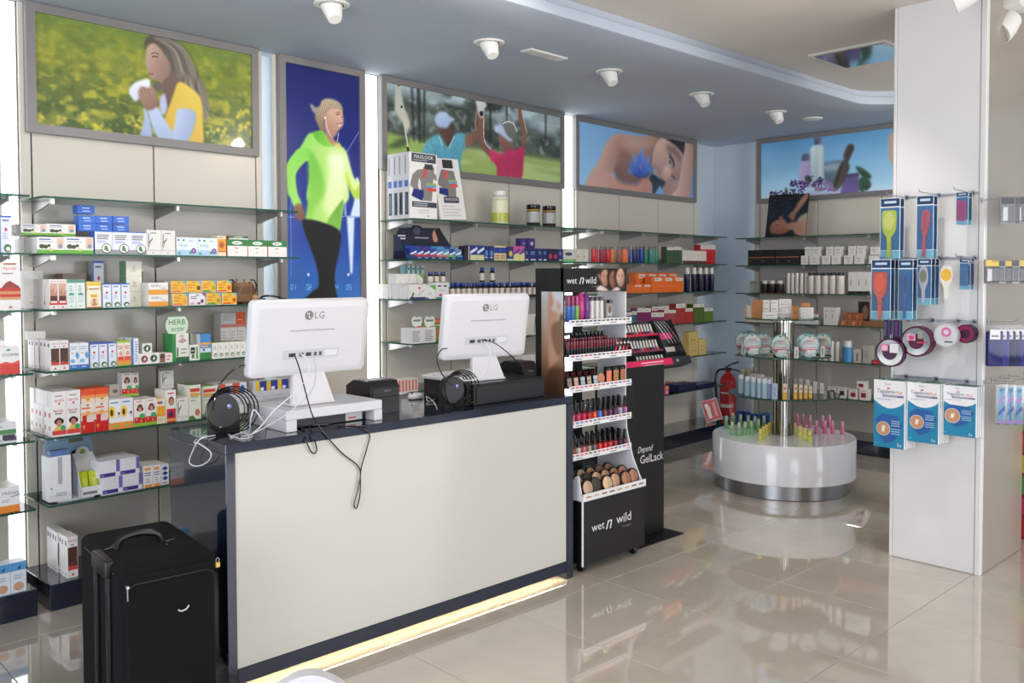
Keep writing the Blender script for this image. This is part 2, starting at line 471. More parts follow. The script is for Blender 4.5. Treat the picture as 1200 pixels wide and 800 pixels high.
# glowing strips in the gaps between the panels
def led(label, W, s, o, w, z0=0.125, z1=Z_LOW - 0.003, depth=0.02):
    r = empty('light_strip', W.mat(s, o, 0)); tag(r, label, 'light', 'vertical light strips')
    m = MB(); m.box(-w / 2 - 0.004, 0.004 if w > .03 else -.006, z0, w / 2 + 0.004, depth if w > .03 else -.002, z1, (225, 225, 225)); m.build('channel', 'paint', r)
    m = MB(); m.rbox(-w / 2, 0.0, z0 + 0.004, w / 2, 0.006, z1 - 0.004, r=0.002, seg=1); m.build('diffuser', 'led_cool' if w > .03 else 'led_edge', r)
led('bright vertical light strip at the edge of the picture beside the flower field picture', WA, 1.404, -0.016, 0.068)
led('slim light strip between the flower field picture and the runner picture, by the flower field', WA, 2.714, -0.03, 0.012)
led('slim light strip between the flower field picture and the runner picture, by the runner', WA, 2.814, -0.03, 0.012)
led('wide bright light strip between the runner picture and the golfers picture', WA, 3.520, -0.016, 0.095)
led('bright light strip between the golfers picture and the blue lotus picture', WA, 5.494, -0.016, 0.14)
led('light strip at the far end of the lotus picture unit, by the blue corner', WA, 7.420, -0.03, 0.012)
led('light strip at the corner end of the lavender picture unit', WB, -4.380, -0.03, 0.012)

# ================================================================ ceiling lamps and fittings
def downlight(x, y, label, tilt=R(28), az=R(80)):
    r = empty('downlight', T((x, y, Z_LOW))); tag(r, label, 'lamp', 'tilted downlights over the wall shelves')
    m = MB(); m.lathe([(0.055, -0.004), (0.062, -0.008), (0.082, -0.006), (0.086, 0.0)], 24, (236, 234, 230)); m.build('trim_ring', 'lamp_white', r, smooth=True)
    m = MB(); m.lathe([(0.058, 0.0), (0.058, 0.03)], 20, (30, 30, 30)); m.build('recess', 'black_satin', r, T((0, 0, -0.0062)) @ Matrix.Diagonal((1, 1, 0.1, 1)))
    hd = MB(); hd.lathe([(0.0, -0.085), (0.030, -0.085), (0.034, -0.080), (0.052, 0.0), (0.054, 0.03)], 24, (238, 236, 232))
    h = hd.build('lamp_head', 'lamp_white', r, T((0, 0, -0.008)) @ RZ(az) @ RY(tilt), smooth=True)
    ld = bpy.data.lights.new('downlight_beam', 'SPOT'); ld.energy = 24; ld.spot_size = R(75); ld.spot_blend = 0.7; ld.shadow_soft_size = 0.04; ld.color = (1.0, 0.93, 0.84)
    lo = bpy.data.objects.new('downlight_beam', ld); COL.objects.link(lo); lo.parent = r
    lo.matrix_basis = T((0, 0, -0.12)) @ RZ(az) @ RY(tilt)
names = ['beside the runner picture, cut by the frame top', 'over the gap beside the golfers picture', 'above the golfers picture', 'above the lotus picture', 'nearest the blue corner']
for k, x in enumerate((2.284, 3.288, 4.308, 5.325, 6.341)):
    downlight(x, 3.645 + 0.0 * k, 'white tilted ceiling downlight ' + names[k])
# flush oval detector and flush vent plate
m = MB(); m.lathe([(0.0, -0.012), (0.06, -0.012), (0.078, -0.006), (0.08, 0)], 24); r = m.build('ceiling_speaker', 'lamp_white', None, T((6.82, 3.585, Z_LOW)), smooth=True)
tag(r, 'flat round white ceiling disc beyond the last downlight', 'ceiling speaker')
r = empty('ceiling_vent', T((3.70, 3.62, Z_LOW)) @ RZ(R(2)))
tag(r, 'narrow white vent plate in the lowered ceiling between two downlights', 'vent')
m = MB(); m.rbox(-0.16, -0.045, -0.008, 0.16, 0.045, 0, r=0.003, seg=1); m.build('plate', 'lamp_white', r)
for k in range(4):
    m = MB(); m.box(-0.145, -0.034 + k * 0.02, -0.0095, 0.145, -0.026 + k * 0.02, -0.008, (190, 188, 184)); m.build('slat', 'paint', r)
# square hatch with a shiny pane in the raised ceiling
c = [on_z(*p, Z_HIGH) for p in ((965, 63), (1001, 76))]
r = empty('ceiling_hatch', T((on_z(1012, 63, Z_HIGH)[0], on_z(1012, 63, Z_HIGH)[1], Z_HIGH))); tag(r, 'square ceiling cassette with a shiny grey pane beside the white column', 'air conditioner')
m = MB(); m.rbox(-0.25, -0.25, -0.014, 0.25, 0.25, 0.0, r=0.006, seg=1); m.build('frame', 'lamp_white', r)
m = MB(); m.rbox(-0.22, -0.22, -0.018, 0.22, 0.22, -0.012, r=0.003, seg=1); m.build('pane', 'chrome', r)

# track spots on the raised ceiling
def track_spot(x, y, aim, label, power=40):
    r = empty('track_spotlight', T((x, y, Z_HIGH))); tag(r, label, 'lamp', 'spotlights on the raised ceiling')
    m = MB(); m.rbox(-0.09, -0.09, -0.05, 0.09, 0.09, 0.0, r=0.006, seg=1); m.build('mounting_box', 'lamp_white', r)
    m = MB(); m.lathe([(0.012, -0.09), (0.012, -0.05)], 10); m.build('stem', 'lamp_white', r, smooth=True)
    d = (Vector(aim) - Vector((x, y, Z_HIGH - 0.11))).normalized()
    Q = d.to_track_quat('-Z', 'Y').to_matrix().to_4x4()
    hm = MB(); hm.lathe([(0.062, -0.075), (0.066, -0.08), (0.07, -0.075), (0.066, -0.02), (0.05, 0.04), (0.03, 0.055), (0.0, 0.056)], 24)
    h = hm.build('lamp_head', 'lamp_white', r, T((0, 0, -0.11)) @ Q, smooth=True)
    gm = MB(); gm.lathe([(0.0, -0.070), (0.060, -0.070), (0.060, -0.068), (0.0, -0.068)], 20); gm.build('lens', 'lamp_glow', h)
    ld = bpy.data.lights.new('spot_beam', 'SPOT'); ld.energy = power; ld.spot_size = R(80); ld.spot_blend = 0.6; ld.shadow_soft_size = 0.05; ld.color = (1.0, 0.92, 0.82)
    lo = bpy.data.objects.new('spot_beam', ld); COL.objects.link(lo); lo.parent = h; lo.matrix_basis = T((0, 0, -0.085))
p1 = on_z(1137, -40, Z_HIGH); p2 = on_z(1181, 2, Z_HIGH)
track_spot(p1[0], p1[1], (3.4, 4.6, 1.6), 'white ceiling spotlight cut by the picture top, in front of the column', 22)
track_spot(p2[0], p2[1], (3.2, 2.6, 0.9), 'white ceiling spotlight with glowing lens beside the column', 22)
for k, (x, y, aim) in enumerate([(0.6, 2.3, (1.9, 4.6, 1.7)), (1.6, 2.3, (2.6, 4.6, 1.6)), (2.6, 2.3, (3.4, 4.7, 1.6)), (1.4, 1.3, (2.4, 2.9, 0.5)), (3.6, 1.6, (5.0, 3.0, 0.4)), (5.9, 0.5, (7.4, 3.2, 1.3)), (5.9, 1.1, (7.0, 4.6, 1.5))]):
    track_spot(x, y, aim, ['white ceiling spotlight out of view aimed at the remedy cartons', 'white ceiling spotlight out of view aimed at the yellow cartons', 'white ceiling spotlight out of view aimed at the golfers shelves', 'white ceiling spotlight out of view aimed at the counter front', 'white ceiling spotlight out of view aimed at the carousel', 'white ceiling spotlight hidden by the column, added to brighten the lavender shelves', 'white ceiling spotlight hidden by the column, added to brighten the blue corner'][k], 55 if k > 4 else 40)  # last two are unseen spots added to brighten the far end

# ================================================================ the display column
CXF, CY0, CY1, CXB = 4.676, 1.547, 2.0, 5.304
colr = empty('display_column', T((CXF, CY0, 0)))
tag(colr, 'tall white display column hung with hair brushes and bandage packs', 'column')
m = MB(); m.box(0.006, 0.006, 0, CXB - CXF, CY1 - CY0 - 0.004, Z_HIGH); m.build('core', 'wall_panel', colr)
SLOTS = (0.968, 1.268, 1.585, 1.905)      # hanging rails, set below
w_ = CY1 - CY0
pz = [0.004] + [z for z in sorted(SLOTS)] + [Z_HIGH]
m = MB(); m.rbox(0.0, 0.03, 0.004, 0.008, w_ - 0.018, Z_HIGH, r=0.001, seg=1); m.build('front_panel', 'column_white', colr)
for z in SLOTS:
    m = MB(); m.rbox(-0.006, 0.03, z - 0.006, 0.004, w_ - 0.018, z + 0.006, r=0.001, seg=1, col=(170, 176, 188)); m.build('hanging_rail', 'satin_metal', colr)
m = MB(); m.rbox(-0.004, -0.002, 0, 0.03, 0.026, Z_HIGH, r=0.003, seg=1); m.build('corner_trim', 'column_white', colr)
m = MB(); m.rbox(-0.004, w_ - 0.016, 0, 0.03, w_, Z_HIGH, r=0.003, seg=1); m.build('corner_trim', 'column_white', colr)
pz = [0.004] + [z for z in sorted(SLOTS)] + [Z_HIGH]
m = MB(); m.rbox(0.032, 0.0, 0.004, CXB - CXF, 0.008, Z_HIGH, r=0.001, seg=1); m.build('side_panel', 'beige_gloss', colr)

# ================================================================ the counter
CT0, CT1, CYF, CYB, CZ = 1.392, 3.207, 2.941, 3.43, 0.907
ct = empty('shop_counter', T((CT0, CYF, 0))); tag(ct, 'navy framed shop counter with a large white front panel and two computers', 'counter')
L = CT1 - CT0; D = CYB - CYF
m = MB(); m.rbox(0, 0, CZ - 0.036, L, D, CZ, r=0.002, seg=1); m.build('worktop', 'navy', ct)
m = MB(); m.rbox(0, 0, 0, 0.037, D, CZ - 0.0362, r=0.002, seg=1); m.build('side_panel', 'navy', ct)
m = MB(); m.rbox(L - 0.048, 0, 0, L, D, CZ - 0.0362, r=0.002, seg=1); m.build('side_panel', 'navy', ct)
m = MB(); m.rbox(0.0372, 0.001, 0.033, L - 0.0482, 0.02, 0.09, r=0.002, seg=1); m.build('bottom_rail', 'navy_matt', ct)
m = MB(); m.rbox(0.0372, 0.004, 0.0902, L - 0.0482, 0.02, CZ - 0.0362, r=0.001, seg=1); m.build('front_panel', 'counter_white', ct)
m = MB(); m.box(0.0372, 0.03, 0.10, L - 0.0482, 0.05, CZ - 0.05); m.build('inner_panel', 'navy_matt', ct)
m = MB(); m.box(0.0372, 0.05, 0.40, L - 0.0482, D - 0.03, 0.42); m.build('inner_shelf', 'navy_matt', ct)
m = MB(); m.box(0.045, 0.0205, 0.0338, L - 0.055, 0.0265, 0.038); m.build('underglow_strip', 'led_warm', ct)
m = MB(); m.box(0.0372, 0.10, 0.0, L - 0.0482, 0.12, 0.10); m.build('kickboard', 'wall_panel', ct)
# ================================================================ the printed pictures
def value_noise(nx, ny, cx, cy, seed):
    g = np.random.default_rng(seed).random((cy + 2, cx + 2))
    x = np.linspace(0, cx, nx, endpoint=False); y = np.linspace(0, cy, ny, endpoint=False)
    xi, yi = x.astype(int), y.astype(int); xf, yf = x - xi, y - yi
    xf = xf * xf * (3 - 2 * xf); yf = (yf * yf * (3 - 2 * yf))[:, None]
    a = g[np.ix_(yi, xi)]; b = g[np.ix_(yi, xi + 1)]; c = g[np.ix_(yi + 1, xi)]; d = g[np.ix_(yi + 1, xi + 1)]
    return (a * (1 - xf) + b * xf) * (1 - yf) + (c * (1 - xf) + d * xf) * yf
def blur(m, r):
    r = int(round(r))
    for _ in range(2):
        for ax in (0, 1):
            if r < 1: continue
            p = np.pad(m, [(r + 1, r) if k == ax else (0, 0) for k in (0, 1)], mode='edge').cumsum(axis=ax)
            n = m.shape[ax]
            m = (np.take(p, range(2 * r + 1, 2 * r + 1 + n), axis=ax) - np.take(p, range(0, n), axis=ax)) / (2 * r + 1)
    return m
class Canvas:
    """a small painter for flat print; points are given where they were measured and turned into sheet coordinates"""
    def __init__(self, nx, ny, to_uv): self.nx, self.ny, self.to_uv = nx, ny, to_uv; self.a = np.zeros((ny, nx, 3)); self.crop = (0, 0, 1.0)
    def rc(self, pts):
        ox, oy, k = self.crop; out = []
        for x, y in pts:
            u, v = self.to_uv(ox + x / k, oy + y / k); out.append((u * self.nx - 0.5, v * self.ny - 0.5))
        return np.array(out)
    def mask(self, P, soft=0.6):
        S = 2; pad = int(soft * 3) + 2
        x0 = max(int(P[:, 0].min()) - pad, 0); x1 = min(int(P[:, 0].max()) + pad + 1, self.nx); y0 = max(int(P[:, 1].min()) - pad, 0); y1 = min(int(P[:, 1].max()) + pad + 1, self.ny)
        if x1 <= x0 or y1 <= y0: return None
        gx = (np.arange((x1 - x0) * S) + 0.5) / S + x0 - 0.5; gy = (np.arange((y1 - y0) * S) + 0.5) / S + y0 - 0.5
        X, Y = np.meshgrid(gx, gy); ins = np.zeros(X.shape, bool)
        for i in range(len(P)):
            (xa, ya), (xb, yb) = P[i - 1], P[i]
            if ya == yb: continue
            c = (ya > Y) != (yb > Y); ins ^= c & (X < (xb - xa) * (Y - ya) / (yb - ya) + xa)
        m = ins.astype(float).reshape(y1 - y0, S, x1 - x0, S).mean(axis=(1, 3))
        return blur(m, soft), slice(y0, y1), slice(x0, x1)
    def put(self, m, ys, xs, col, a=1.0): self.a[ys, xs] = self.a[ys, xs] * (1 - m[..., None] * a) + np.asarray(col, float) * (m[..., None] * a)
    def poly(self, pts, col, col2=None, d=(0, 1), soft=0.6, a=1.0, smooth=True, tex=0.0, seed=1):
        P = self.rc(pts)
        if smooth and len(P) > 3: P = np.array(spline(P, 5, True))
        r = self.mask(P, soft)
        if r is None: return self
        m, ys, xs = r; c = np.array(col, float) / 255
        if col2 is not None:
            Y, X = np.mgrid[ys, xs]; t = X * d[0] + Y * d[1]; pr = P @ np.array(d, float)
            t = np.clip((t - pr.min()) / max(pr.max() - pr.min(), 1e-6), 0, 1)[..., None]
            c = c * (1 - t) + np.array(col2, float) / 255 * t
        if tex:
            h, w = m.shape; nz = value_noise(w, h, max(w // 3, 2), max(h // 3, 2), seed)[..., None]; c = c * (1 + tex * (nz - 0.5) * 2)
        self.put(m, ys, xs, c, a); return self
    def line(self, pts, w, col, soft=0.5, a=1.0, w2=None):
        P = np.array(spline(self.rc(pts), 5)) if len(pts) > 2 else self.rc(pts)
        t = np.gradient(P, axis=0); n = np.stack([-t[:, 1], t[:, 0]], 1); n /= np.maximum(np.linalg.norm(n, axis=1)[:, None], 1e-9)
        ww = (np.linspace(w, w if w2 is None else w2, len(P)) / 2)[:, None]
        r = self.mask(np.concatenate([P + n * ww, (P - n * ww)[::-1]]), soft)
        if r: self.put(*r, np.array(col, float) / 255, a)
        return self
    def dot(self, x, y, rx, ry, col, soft=0.5, a=1.0):
        (cx, cy), = self.rc([(x, y)]); t = np.linspace(0, 2 * math.pi, 16, endpoint=False)
        r = self.mask(np.stack([cx + rx * np.cos(t), cy + ry * np.sin(t)], 1), soft)
        if r: self.put(*r, np.array(col, float) / 255, a)
        return self
    def vgrad(self, stops):
        y = np.linspace(0, 1, self.ny)
        for k in range(3): self.a[:, :, k] = np.interp(y, [s[0] for s in stops], [s[1][k] / 255 for s in stops])[:, None]
        return self
    def mesh(self, name, w, h, mat):
        """a sheet w x h standing in the x-z plane, facing -y, lower left corner at the origin"""
        nx, ny = self.nx, self.ny
        xs = np.linspace(0, w, nx + 1); zs = np.linspace(h, 0, ny + 1)
        X, Z = np.meshgrid(xs, zs); v = np.stack([X, np.zeros_like(X), Z], -1).reshape(-1, 3)
        i = (np.arange(ny)[:, None] * (nx + 1) + np.arange(nx)[None, :]).ravel()
        f = np.stack([i, i + nx + 1, i + nx + 2, i + 1], 1)
        me = bpy.data.meshes.new(name)
        me.vertices.add(len(v)); me.vertices.foreach_set('co', v.astype(np.float32).ravel())
        me.loops.add(f.size); me.loops.foreach_set('vertex_index', f.astype(np.int32).ravel())
        me.polygons.add(len(f)); me.polygons.foreach_set('loop_start', (np.arange(len(f)) * 4).astype(np.int32))
        me.update(calc_edges=True); me.validate()
        g = self.a.mean(axis=2, keepdims=True); c = np.clip(g + (self.a - g) * 0.86, 0, 1).reshape(-1, 3); c = np.where(c <= 0.04045, c / 12.92, ((c + 0.055) / 1.055) ** 2.4)
        c = np.repeat(np.concatenate([c, np.ones((len(c), 1))], 1), 4, axis=0)
        at = me.color_attributes.new('Col', 'FLOAT_COLOR', 'CORNER'); at.data.foreach_set('color', c.astype(np.float32).ravel())
        me.materials.append(MATS[mat])
        return me

def framed_picture(label, W, s0, s1, z0, z1, nx, paint, fw=0.042, thick=0.04):
    r = empty('framed_picture', W.mat(s0, 0, z0)); tag(r, label, 'picture', 'large framed pictures along the ceiling')
    w, h = s1 - s0, z1 - z0
    m = MB(); y0, y1 = -thick, -0.001
    o = [(0, 0), (w, 0), (w, h), (0, h)]; i = [(fw, fw), (w - fw, fw), (w - fw, h - fw), (fw, h - fw)]
    v = [(x, y0, z) for x, z in o] + [(x, y0, z) for x, z in i] + [(x, y1, z) for x, z in o] + [(x, y0 + 0.012, z) for x, z in i]
    f = []
    for k in range(4):
        j = (k + 1) % 4; f += [(k, j, 4 + j, 4 + k), (8 + j, 8 + k, k, j)[::-1] if False else (k, 8 + k, 8 + j, j), (4 + k, 4 + j, 12 + j, 12 + k)]
    m.add(v, f); m.build('frame', 'frame_metal', r)
    iw, ih = w - 2 * fw, h - 2 * fw
    ny = max(int(nx * ih / iw), 8)
    def to_uv(px, py):
        s, z = W.sz(px, py, thick - 0.012); return (s - s0 - fw) / iw, (z1 - fw - z) / ih
    c = Canvas(nx, ny, to_uv); paint(c)
    link('print', c.mesh('print', iw, ih, 'poster_print'), r, T((fw, y0 + 0.0121, fw)))
    return r

SKIN, SKIN_D, SKIN_L = (176, 134, 114), (122, 84, 70), (206, 168, 150)

def paint_field(c):
    nx, ny = c.nx, c.ny
    c.vgrad([(0, (128, 150, 62)), (0.25, (150, 158, 54)), (0.6, (120, 130, 48)), (1, (74, 98, 42))])
    for (cx, cy, sd, th, col, a) in ((14, 12, 3, 0.52, (196, 184, 56), .75), (30, 22, 4, 0.56, (214, 196, 48), .8), (22, 16, 5, 0.6, (70, 92, 44), .6), (60, 40, 6, 0.62, (226, 208, 60), .6)):
        n = blur(value_noise(nx, ny, cx, cy, sd), 1); m = np.clip((n - th) / 0.3, 0, 1)
        y = np.linspace(0, 1, ny)[:, None]; m = m * np.clip(0.25 + 1.1 * y, 0, 1)
        c.a = c.a * (1 - m[..., None] * a) + np.array(col) / 255 * m[..., None] * a
    c.a *= np.array((.84, .88, .86)); c.crop = (0, 0, 3.75); rg = random.Random(3)
    for k in range(46):                                  # sharp flower heads along the lower edge
        x = rg.uniform(150, 1115); y = 490 + rg.random() ** 0.7 * 160
        if 640 < x < 890 and y < 600: continue
        for q in range(7): c.dot(x + rg.uniform(-22, 22), y + rg.uniform(-16, 16), rg.uniform(1.2, 2.6), rg.uniform(1.0, 2.2), (232 - rg.randint(0, 30), 212 - rg.randint(0, 30), 40 + rg.randint(0, 30)), 0.6)
    c.poly([(640, 170), (680, 150), (740, 160), (800, 210), (842, 270), (880, 340), (905, 400), (922, 480), (905, 530), (880, 470), (850, 410), (790, 380), (730, 385), (690, 400), (676, 370), (720, 330), (716, 250), (690, 200), (650, 200), (634, 225)], (84, 76, 70), (128, 118, 104), (1, 0.4), soft=1.4)
    for k in range(26):
        t = k / 25; wv = 14 * math.sin(k * 1.7); c.line([(672 + 70 * t, 164 + 8 * t), (740 + 70 * t, 210 + 10 * t + wv), (772 + 80 * t - wv, 290 + 15 * t), (780 + 100 * t + wv, 370 + 25 * t), (796 + 124 * t - wv, 440 + 80 * t)], 1.5, ((168, 156, 140), (74, 66, 60), (132, 120, 106))[k % 3], 0.6, 0.7)
    c.poly([(650, 205), (680, 192), (716, 230), (748, 285), (742, 340), (716, 368), (690, 352), (664, 346), (652, 318), (643, 290), (640, 250)], (194, 158, 140), (140, 108, 94), (1, 0.6), soft=0.8)
    c.line([(668, 250), (682, 247), (694, 253)], 1.4, (60, 42, 36)).line([(664, 236), (682, 232), (698, 240)], 1.0, (74, 56, 46)).line([(652, 322), (664, 326), (674, 324)], 1.2, (128, 64, 60))
    c.poly([(722, 350), (775, 330), (790, 372), (760, 420), (738, 486), (716, 480), (716, 400)], (120, 92, 82), (98, 74, 68), soft=0.8)
    c.poly([(704, 432), (724, 412), (734, 470), (722, 505), (706, 490)], (172, 180, 216), soft=0.7)
    c.poly([(786, 360), (850, 396), (884, 438), (892, 540), (888, 632), (810, 630), (758, 600), (722, 560), (730, 500), (756, 440)], (228, 198, 70), (206, 162, 50), (-0.4, 1), soft=0.8)
    c.poly([(782, 478), (856, 490), (852, 560), (818, 624), (752, 616), (768, 545)], (176, 192, 222), (138, 160, 200), (1, 0.4), soft=0.8)
    c.poly([(652, 484), (690, 470), (722, 522), (764, 596), (746, 618), (700, 612), (668, 552)], (180, 196, 226), (150, 170, 208), (0, 1), soft=0.7)
    c.poly([(634, 470), (656, 520), (668, 600), (618, 602), (630, 540)], (168, 186, 218), (140, 162, 200), soft=0.7)
    c.poly([(588, 372), (640, 352), (684, 404), (692, 462), (652, 484), (612, 436), (590, 400)], (176, 140, 120), (136, 98, 84), (0.6, 1), soft=0.7)
    for k in range(3): c.line([(604 + 16 * k, 366), (618 + 16 * k, 392), (628 + 14 * k, 412)], 0.9, (112, 80, 68), 0.4, .8)
    c.poly([(566, 402), (590, 366), (630, 350), (656, 348), (656, 384), (622, 380), (606, 402), (610, 432), (592, 444)], (226, 230, 242), (196, 204, 226), soft=0.6)

def paint_runner(c):
    c.vgrad([(0, (22, 30, 104)), (0.35, (24, 38, 128)), (0.62, (28, 60, 160)), (0.85, (40, 100, 190)), (1, (52, 126, 204))])
    nx, ny = c.nx, c.ny
    for yy in range(int(ny * .40), int(ny * .80), 3):
        for xx in range(4, nx - 3, 3): c.a[yy, xx] += 0.10
    c.crop = (280, 180, 4.445)
    for poly in ([(548, 170), (560, 330), (620, 330), (640, 330), (636, 220), (622, 120), (608, 130), (600, 250), (580, 326), (552, 322)],): c.poly(poly, (206, 226, 246), soft=.6, smooth=False)
    c.poly([(562, 330), (602, 330), (592, 620), (586, 628), (580, 618)], (206, 226, 246), soft=.6, smooth=False)
    c.line([(256, 330), (640, 326)], 1.2, (150, 180, 230), .4, .7).line([(270, 200), (272, 650)], 1.0, (150, 180, 230), .4, .6)
    c.crop = (320, 80, 5.717)
    c.line([(495, 560), (584, 410)], 1.2, (150, 176, 226), .4, .7)
    c.poly([(248, 240), (266, 244), (286, 262), (310, 258), (296, 300), (274, 300), (252, 262)], (182, 168, 140), soft=1.2, a=.8)
    c.poly([(312, 250), (330, 214), (372, 202), (424, 216), (458, 246), (468, 288), (452, 300), (420, 280), (380, 270), (352, 296), (340, 350), (344, 420), (318, 420), (300, 380), (282, 330), (290, 280)], (188, 168, 136), (128, 104, 80), (0.2, 1), soft=.9)
    for k in range(12): c.line([(326 + 9 * k, 216 + abs(6 - k)), (318 + 8 * k, 250), (306 + 5 * k, 300 + 4 * k)], .9, (214, 198, 166) if k % 2 else (120, 98, 74), .5, .6)
    c.poly([(352, 296), (382, 268), (424, 272), (458, 284), (468, 316), (472, 340), (470, 372), (462, 394), (438, 418), (426, 440), (400, 470), (378, 466), (352, 440), (344, 380), (346, 330)], (222, 176, 148), (166, 118, 96), (-0.5, 1), soft=.8)
    c.poly([(326, 306), (344, 296), (354, 318), (350, 344), (336, 342)], (184, 134, 112), soft=.6)
    c.dot(350, 332, 1.6, 2.0, (224, 228, 234)); c.line([(352, 344), (360, 390), (380, 440), (410, 492)], 1.1, (224, 228, 234), .4, .9).line([(440, 430), (434, 470), (428, 492)], 1.1, (224, 228, 234), .4, .9)
    c.line([(424, 312), (440, 306), (450, 312)], 1.5, (70, 48, 40)).line([(420, 298), (440, 292), (454, 298)], 1.2, (96, 70, 52)).line([(458, 330), (466, 324)], 1.4, (70, 48, 40))
    c.poly([(432, 374), (446, 376), (460, 371), (455, 383), (442, 386)], (220, 204, 194), soft=.5).line([(424, 370), (444, 372), (464, 366)], 1.3, (144, 74, 66))
    c.poly([(350, 440), (400, 470), (420, 500), (404, 520), (370, 500)], (176, 128, 104), soft=.8)
    c.poly([(268, 430), (330, 420), (352, 446), (372, 490), (410, 520), (440, 500), (468, 540), (490, 560), (520, 660), (548, 740), (592, 770), (592, 830), (520, 800), (500, 760), (490, 900), (240, 900), (246, 720), (232, 620), (160, 690), (150, 760), (150, 850), (100, 850), (86, 700), (96, 640), (180, 530), (230, 446)], (128, 216, 70), (214, 240, 150), (1, 0.15), soft=.9)
    c.poly([(300, 560), (330, 600), (330, 690), (356, 800), (300, 860), (250, 860), (246, 720), (240, 640)], (110, 198, 56), (150, 220, 84), (1, 0), soft=4, a=.8)
    c.poly([(380, 560), (440, 540), (490, 570), (500, 700), (470, 860), (390, 860), (366, 700)], (232, 246, 214), (222, 238, 150), (0, 1), soft=5, a=.8)
    c.poly([(270, 432), (330, 424), (372, 492), (406, 522), (380, 530), (330, 516), (288, 480)], (96, 184, 46), (136, 214, 66), (1, 1), soft=1.2)
    c.poly([(410, 500), (440, 496), (450, 540), (440, 590), (400, 620), (376, 612), (410, 570)], (226, 190, 80), (216, 226, 130), soft=1.5, a=.9)
    c.crop = (280, 180, 4.445)
    c.poly([(262, 180), (252, 60), (300, -20), (380, -40), (370, 60), (372, 150), (362, 260), (348, 348), (412, 352), (522, 404), (540, 300), (548, 180), (560, 120), (600, 230), (636, 222), (638, 152), (612, 160), (580, 110), (556, 20), (548, -30), (400, -40), (300, 0), (290, 120), (304, 230), (326, 262), (288, 274), (264, 190)], (134, 214, 74), (226, 240, 150), (1, 0.1), soft=1, smooth=False)
    c.poly([(252, 60), (262, 185), (286, 274), (326, 262), (304, 200), (296, 100), (366, 10), (362, -30), (300, -12)], (128, 216, 72), (158, 224, 96), (0, 1), soft=.8)
    c.poly([(366, 0), (400, 20), (440, 120), (450, 210), (400, 270), (372, 340), (350, 340), (366, 200)], (104, 192, 58), (140, 214, 70), (0, 1), soft=3, a=.9)
    c.poly([(470, 0), (548, 10), (552, 120), (540, 280), (500, 330), (440, 280), (470, 120)], (238, 246, 216), (224, 240, 160), (0, 1), soft=5, a=.85)
    c.poly([(540, 240), (536, 310), (524, 404), (490, 388), (456, 364)], (104, 176, 54), (132, 200, 70), (0, 1), soft=1)
    c.poly([(556, 90), (600, 190), (636, 150), (638, 224), (602, 230), (566, 160)], (206, 228, 60), (178, 214, 60), (0, 1), soft=.8)
    c.poly([(288, 272), (322, 260), (340, 300), (342, 344), (326, 352), (300, 340), (288, 316)], (150, 104, 86), (112, 74, 60), soft=.7)
    c.poly([(334, 346), (412, 352), (526, 404), (520, 520), (500, 620), (502, 700), (504, 770), (346, 770), (380, 720), (414, 690), (408, 600), (376, 500), (340, 400)], (26, 25, 28), (38, 36, 38), (1, 0), soft=.8)
    for x, t in ((362, 0), (570, 0), (638, 0)): c.poly([(x - 5, 622), (x + 5, 622), (x + 5, 636), (x - 5, 636)], (220, 236, 250), soft=.4, smooth=False)
    for x, d in ((276, '0'), (290, '1'), (358, '0'), (372, '2'), (510, '4'), (566, '0'), (580, '5')):
        seg = {'0': 'abcdef', '1': 'bc', '2': 'abged', '4': 'fgbc', '5': 'afgcd'}[d]
        S = {'a': [(-5, 682), (5, 682)], 'd': [(-5, 708), (5, 708)], 'g': [(-5, 695), (5, 695)], 'f': [(-5, 682), (-5, 695)], 'b': [(5, 682), (5, 695)], 'e': [(-5, 695), (-5, 708)], 'c': [(5, 695), (5, 708)]}
        for q in seg: c.line([(x + S[q][0][0], S[q][0][1]), (x + S[q][1][0], S[q][1][1])], 1.0, (110, 190, 240), .3)

